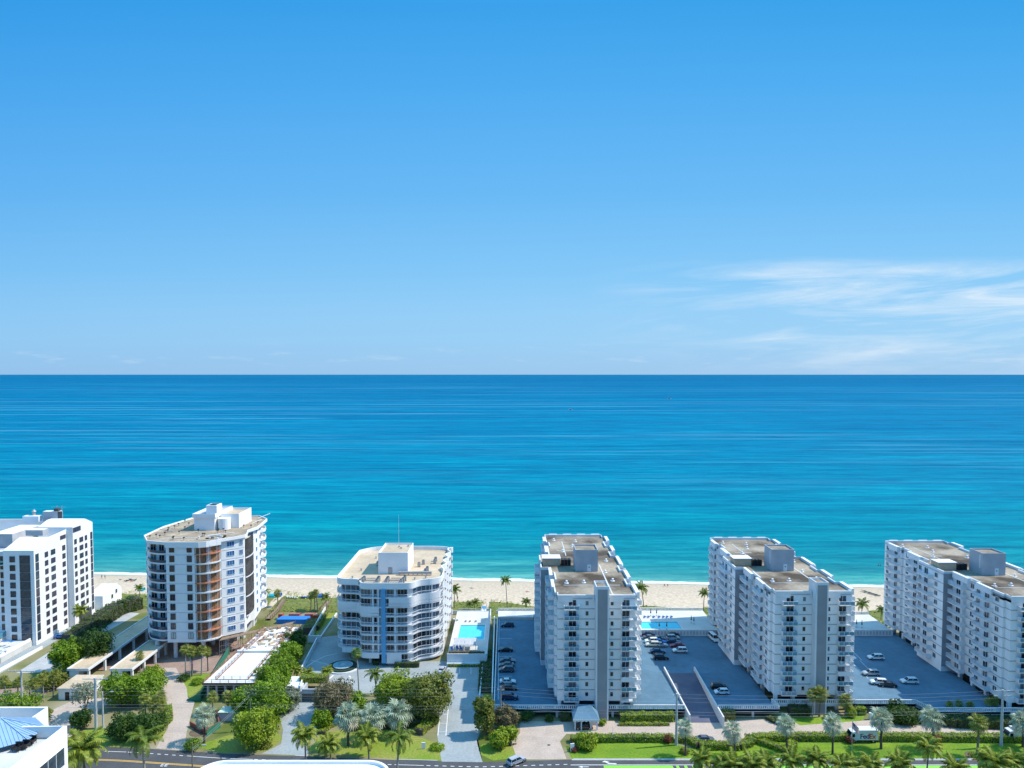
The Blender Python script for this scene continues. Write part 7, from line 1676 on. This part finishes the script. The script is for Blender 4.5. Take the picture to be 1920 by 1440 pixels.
# ================================================================= BEACH LIFE
def person_mesh(pose, top, bottom):
    """one skinned body; pose 'stand' or 'lie' or 'sit'"""
    if pose == 'stand':
        J = {'pelvis': (0, 0, .95), 'chest': (0, 0, 1.32), 'neck': (0, 0, 1.50), 'head': (0, -.02, 1.66), 'crown': (0, -.01, 1.76), 'ls': (-.19, 0, 1.42), 'le': (-.25, 0, 1.13), 'lh': (-.25, -.08, .88), 'rs': (.19, 0, 1.42), 're': (.26, .02, 1.13), 'rh': (.25, -.08, .88), 'lk': (-.11, -.02, .5), 'lf': (-.12, 0, .06), 'rk': (.12, .02, .5), 'rf': (.13, .05, .06), 'lt': (-.13, -.15, .04), 'rt': (.14, -.1, .04)}
    elif pose == 'sit':
        J = {'pelvis': (0, 0, .14), 'chest': (0, .12, .50), 'neck': (0, .10, .68), 'head': (0, .06, .84), 'crown': (0, .06, .94), 'ls': (-.19, .12, .60), 'le': (-.27, .26, .36), 'lh': (-.27, .34, .10), 'rs': (.19, .12, .60), 're': (.27, .26, .36), 'rh': (.27, .34, .10), 'lk': (-.14, -.42, .48), 'lf': (-.13, -.62, .08), 'rk': (.14, -.42, .48), 'rf': (.13, -.62, .08), 'lt': (-.13, -.78, .05), 'rt': (.13, -.78, .05)}
    else:
        J = {'pelvis': (0, 0, .14), 'chest': (0, .37, .16), 'neck': (0, .56, .17), 'head': (0, .70, .18), 'crown': (0, .80, .18), 'ls': (-.19, .47, .15), 'le': (-.34, .25, .10), 'lh': (-.30, .02, .06), 'rs': (.19, .47, .15), 're': (.34, .25, .10), 'rh': (.30, .02, .06), 'lk': (-.12, -.44, .18), 'lf': (-.14, -.86, .08), 'rk': (.12, -.44, .12), 'rf': (.14, -.88, .08), 'lt': (-.15, -.96, .16), 'rt': (.15, -.98, .16)}
    RAD = {'pelvis': .15, 'chest': .165, 'neck': .06, 'head': .10, 'crown': .06, 'ls': .07, 'le': .045, 'lh': .035, 'rs': .07, 're': .045, 'rh': .035, 'lk': .065, 'lf': .045, 'rk': .065, 'rf': .045, 'lt': .04, 'rt': .04}
    E = [('pelvis', 'chest'), ('chest', 'neck'), ('neck', 'head'), ('head', 'crown'), ('chest', 'ls'), ('ls', 'le'), ('le', 'lh'), ('chest', 'rs'), ('rs', 're'), ('re', 'rh'), ('pelvis', 'lk'), ('lk', 'lf'), ('lf', 'lt'), ('pelvis', 'rk'), ('rk', 'rf'), ('rf', 'rt')]
    names = list(J); me = bpy.data.meshes.new('p'); me.from_pydata([J[n] for n in names], [(names.index(a), names.index(b_)) for a, b_ in E], [])
    o = bpy.data.objects.new('tmp', me); COL.objects.link(o); md = o.modifiers.new('s', 'SKIN'); sv_ = me.skin_vertices[0].data
    for i, n in enumerate(names): sv_[i].radius = (RAD[n], RAD[n]); sv_[i].use_root = (n == 'pelvis')
    ss = o.modifiers.new('d', 'SUBSURF'); ss.levels = 1
    bpy.context.view_layer.update(); out_ = bpy.data.meshes.new_from_object(o.evaluated_get(bpy.context.evaluated_depsgraph_get())); bpy.data.objects.remove(o)
    out_.materials.clear()
    for q in (SKIN, top, bottom): out_.materials.append(q)
    P0, P1 = Vector(J['pelvis']), Vector(J['chest'])
    for f in out_.polygons:
        c = f.center; t_ = (c-P0).dot((P1-P0).normalized()); lat = abs(c.x)
        f.material_index = 2 if (-.16 < t_ < .12 and lat < .26 and (c-P0).length < .28) else (1 if .12 <= t_ < .50 and lat < .22 and (c-P0).length < .62 else 0)
    return out_
PM = {}
def person(px, py, z, pose, c1, c2, rz, label):
    k = (pose, c1.name, c2.name)
    if k not in PM: PM[k] = person_mesh(pose, c1, c2)
    root = empty('person', G(px, py, z), label, 'person', rz=R(rz)); b_ = link('body', PM[k], root)
    m = MB(); hc = {'stand': (0, .01, 1.72), 'sit': (0, .08, .90), 'lie': (0, .74, .22)}[pose]
    bm_ = [(hc[0], hc[1], hc[2])]; m.cyl(hc[0], hc[1], hc[2]-.06, hc[2]+.06, .12, 8, 0, r2=.07); link('hair', m.mesh('hair', [TRUNKD]), root)
for q in ((191, 1085, 'stand', BLACK, BLUEC, 30, 'person standing on the sand behind the left edge tower, left of a pair'), (197, 1085, 'stand', REDC, BLACK, -20, 'person standing on the sand behind the left edge tower, right of a pair'), (226, 1087, 'lie', BLUEC, BLUEC, 70, 'person lying on the sand near the left edge tower'), (246, 1091, 'sit', REDC, BLACK, 20, 'person sitting on the sand left of the tower under repair'),
          (884, 1103, 'lie', BLUEC, BLACK, 80, 'person sunbathing on the beach left of the lone tall palm'), (989, 1110, 'lie', REDC, REDC, 95, 'person sunbathing on the beach left of the middle slab tower'), (1246, 1099, 'sit', BLACK, BLUEC, 10, 'person sitting on the beach right of the middle slab tower, left of two'), (1252, 1099, 'sit', REDC, BLACK, -15, 'person sitting on the beach right of the middle slab tower, right of two'),
          (858, 1126, 'stand', BLACK, BLUEC, 0, 'person walking on the sand behind the dune palm near the pool')):
    person(q[0], q[1], .25, q[2], q[3], q[4], q[5], q[6])
for q in ((1647, 1063.5, 'person standing in the water left of the right edge tower, left of two'), (1651, 1063.5, 'person standing in the water left of the right edge tower, right of two')):
    person(q[0], q[1], -1.9, 'stand', SKIN, BLACK, 0, q[2])
# rows of dark loungers, blue umbrellas and cabanas on the sand
r3 = random.Random(8); LD = lounger_mesh(DARK)
for i in range(8):
    lay(LD, 1619+i*4.0, 1109+i*1.25, .2, 105+r3.uniform(-15, 15), 'dark beach lounger left of the right edge tower, %s in the slanting row' % ORD[i], 'dark beach loungers in a slanting row')
for i in range(6): lay(LD, 236+i*3.2, 1090+r3.uniform(-2, 1.5), .2, r3.uniform(0, 360), 'dark folding chair on the beach left of the tower under repair, %s from the left' % ORD[i], 'scattered dark beach chairs')
for i in range(4): lay(LB, 566+i*3.3, 1121, .35, 180+r3.uniform(-8, 8), 'blue beach lounger by the dune fan palms, %s from the left' % ORD[i], 'blue beach loungers by the dune')
for i in range(5): lay(LW, 538+i*4.5, 1122+r3.uniform(-1, 1), .35, 180+r3.uniform(-20, 20), 'white beach lounger near the boardwalk end, %s from the left' % ORD[i], 'white beach loungers by the boardwalk')
def cabana(px, py, c, label):
    p = G(px, py, .2); root = empty('beach_cabana', p, label, 'beach cabana'); m = MB()
    n = 6
    for k in range(n):
        a0_, a1_ = math.pi*k/n, math.pi*(k+1)/n
        P_ = [(p.x-1.1, p.y+1.0*math.cos(a_), p.z+.1+1.5*math.sin(a_)) for a_ in (a0_, a1_)]+[(p.x+1.1, p.y+1.0*math.cos(a_), p.z+.1+1.5*math.sin(a_)) for a_ in (a1_, a0_)]
        m.add(P_, [(0, 1, 2, 3)], 0)
    m.box(p.x-1.1, p.y-.9, p.z, p.x+1.1, p.y+.9, p.z+.35, 0); m.build('hood', [c], root)
CY = mat('turquoise_canvas', (.05, .50, .60), .7, .05)
for (px, py, c, lb) in ((215, 1108, BLUEC, 'blue beach cabana left of the small palm beside the annex'), (266, 1108, CY, 'turquoise beach cabana half hidden by the tower under repair'), (510, 1120, CY, 'turquoise beach cabana at the right back corner of the tower under repair'), (523, 1118, BLUEC, 'blue beach cabana below the fan palm right of the tower under repair'), (601, 1120, BLUEC, 'blue beach cabana behind the dune fan palms')):
    cabana(px, py, c, lb)
# boardwalks with posts
def boardwalk(pts, label, w_=1.8, m_=WOOD, z=.7, rail=True):
    P = [G(a, b_, z) for a, b_ in pts]; root = empty('boardwalk', (P[0].x, P[0].y, 0), label, 'boardwalk'); m = MB(); r_ = MB()
    for a, b_ in zip(P, P[1:]):
        d = (b_-a).normalized(); s_ = Vector((-d.y, d.x, 0))*w_/2; m.prism([((a-s_).x, (a-s_).y), ((b_-s_).x, (b_-s_).y), ((b_+s_).x, (b_+s_).y), ((a+s_).x, (a+s_).y)], z-.15, z, 0)
        L_ = (b_-a).length; n = int(L_/1.8)
        for sg_ in (-1, 1):
            for k in range(n+1): c = a+d*(L_*k/max(1, n))+s_*sg_; r_.box(c.x-.07, c.y-.07, -.1, c.x+.07, c.y+.07, z+1.05, 0)
            r_.tube([a+s_*sg_+Vector((0, 0, 1.0)), b_+s_*sg_+Vector((0, 0, 1.0))], .06, 4, 0)
    m.build('walkway', [m_], root)
    if rail: r_.build('handrail', [m_], root)
boardwalk([(503, 1160), (520, 1143), (533, 1124)], 'wooden boardwalk over the dune right of the tower under repair')
boardwalk([(601, 1148), (617, 1127)], 'wooden boardwalk over the dune left of the curved building')
boardwalk([(906, 1160), (908, 1136)], 'white boardwalk over the dune between the pool terrace and the lone palm', m_=WHITE2)
# low wall/railing along the seaward edge of the dune terraces
for (x0, x1, lb) in ((930, 1012, 'white seawall behind the deck left of the middle slab tower'), (848, 903, 'low white railing wall at the seaward end of the pool terrace')):
    a, b_ = G(x0, 1150, .5), G(x1, 1150, .5); m = MB(); m.wall([(a.x, a.y), (b_.x, b_.y)], 0, 1.6, .2, 0); o = m.build('sea_wall', [OFFW]); tag(o, lb, 'wall')
# boats far out
def boat(px, py, s, label):
    p = G(px, py, -1.2); root = empty('motor_boat', p, label, 'boat'); root.scale = (s, s, s)
    m = MB(); V = [(-5, -1.5, 1.4), (3, -1.5, 1.6), (6.2, 0, 2.0), (3, 1.5, 1.6), (-5, 1.5, 1.4), (-4.6, -1.0, -.3), (2.6, -.9, -.3), (5, 0, 0), (2.6, .9, -.3), (-4.6, 1.0, -.3)]
    m.add(V, [(0, 1, 2, 3, 4), (0, 5, 6, 1), (1, 6, 7, 2), (2, 7, 8, 3), (3, 8, 9, 4), (4, 9, 5, 0)], 0); link('hull', m.mesh('hull', [WHITE]), root)
    m = MB(); m.box(-2.5, -1.1, 1.5, 1.2, 1.1, 3.4, 0); m.box(-2.8, -1.3, 3.4, 1.4, 1.3, 3.6, 1); link('cabin', m.mesh('cabin', [GLASS, WHITE]), root)
boat(1255, 748, 1.5, 'tiny white boat far out at sea, the farther one'); boat(1070, 769, 1.1, 'tiny white boat at sea, left of the farther one')
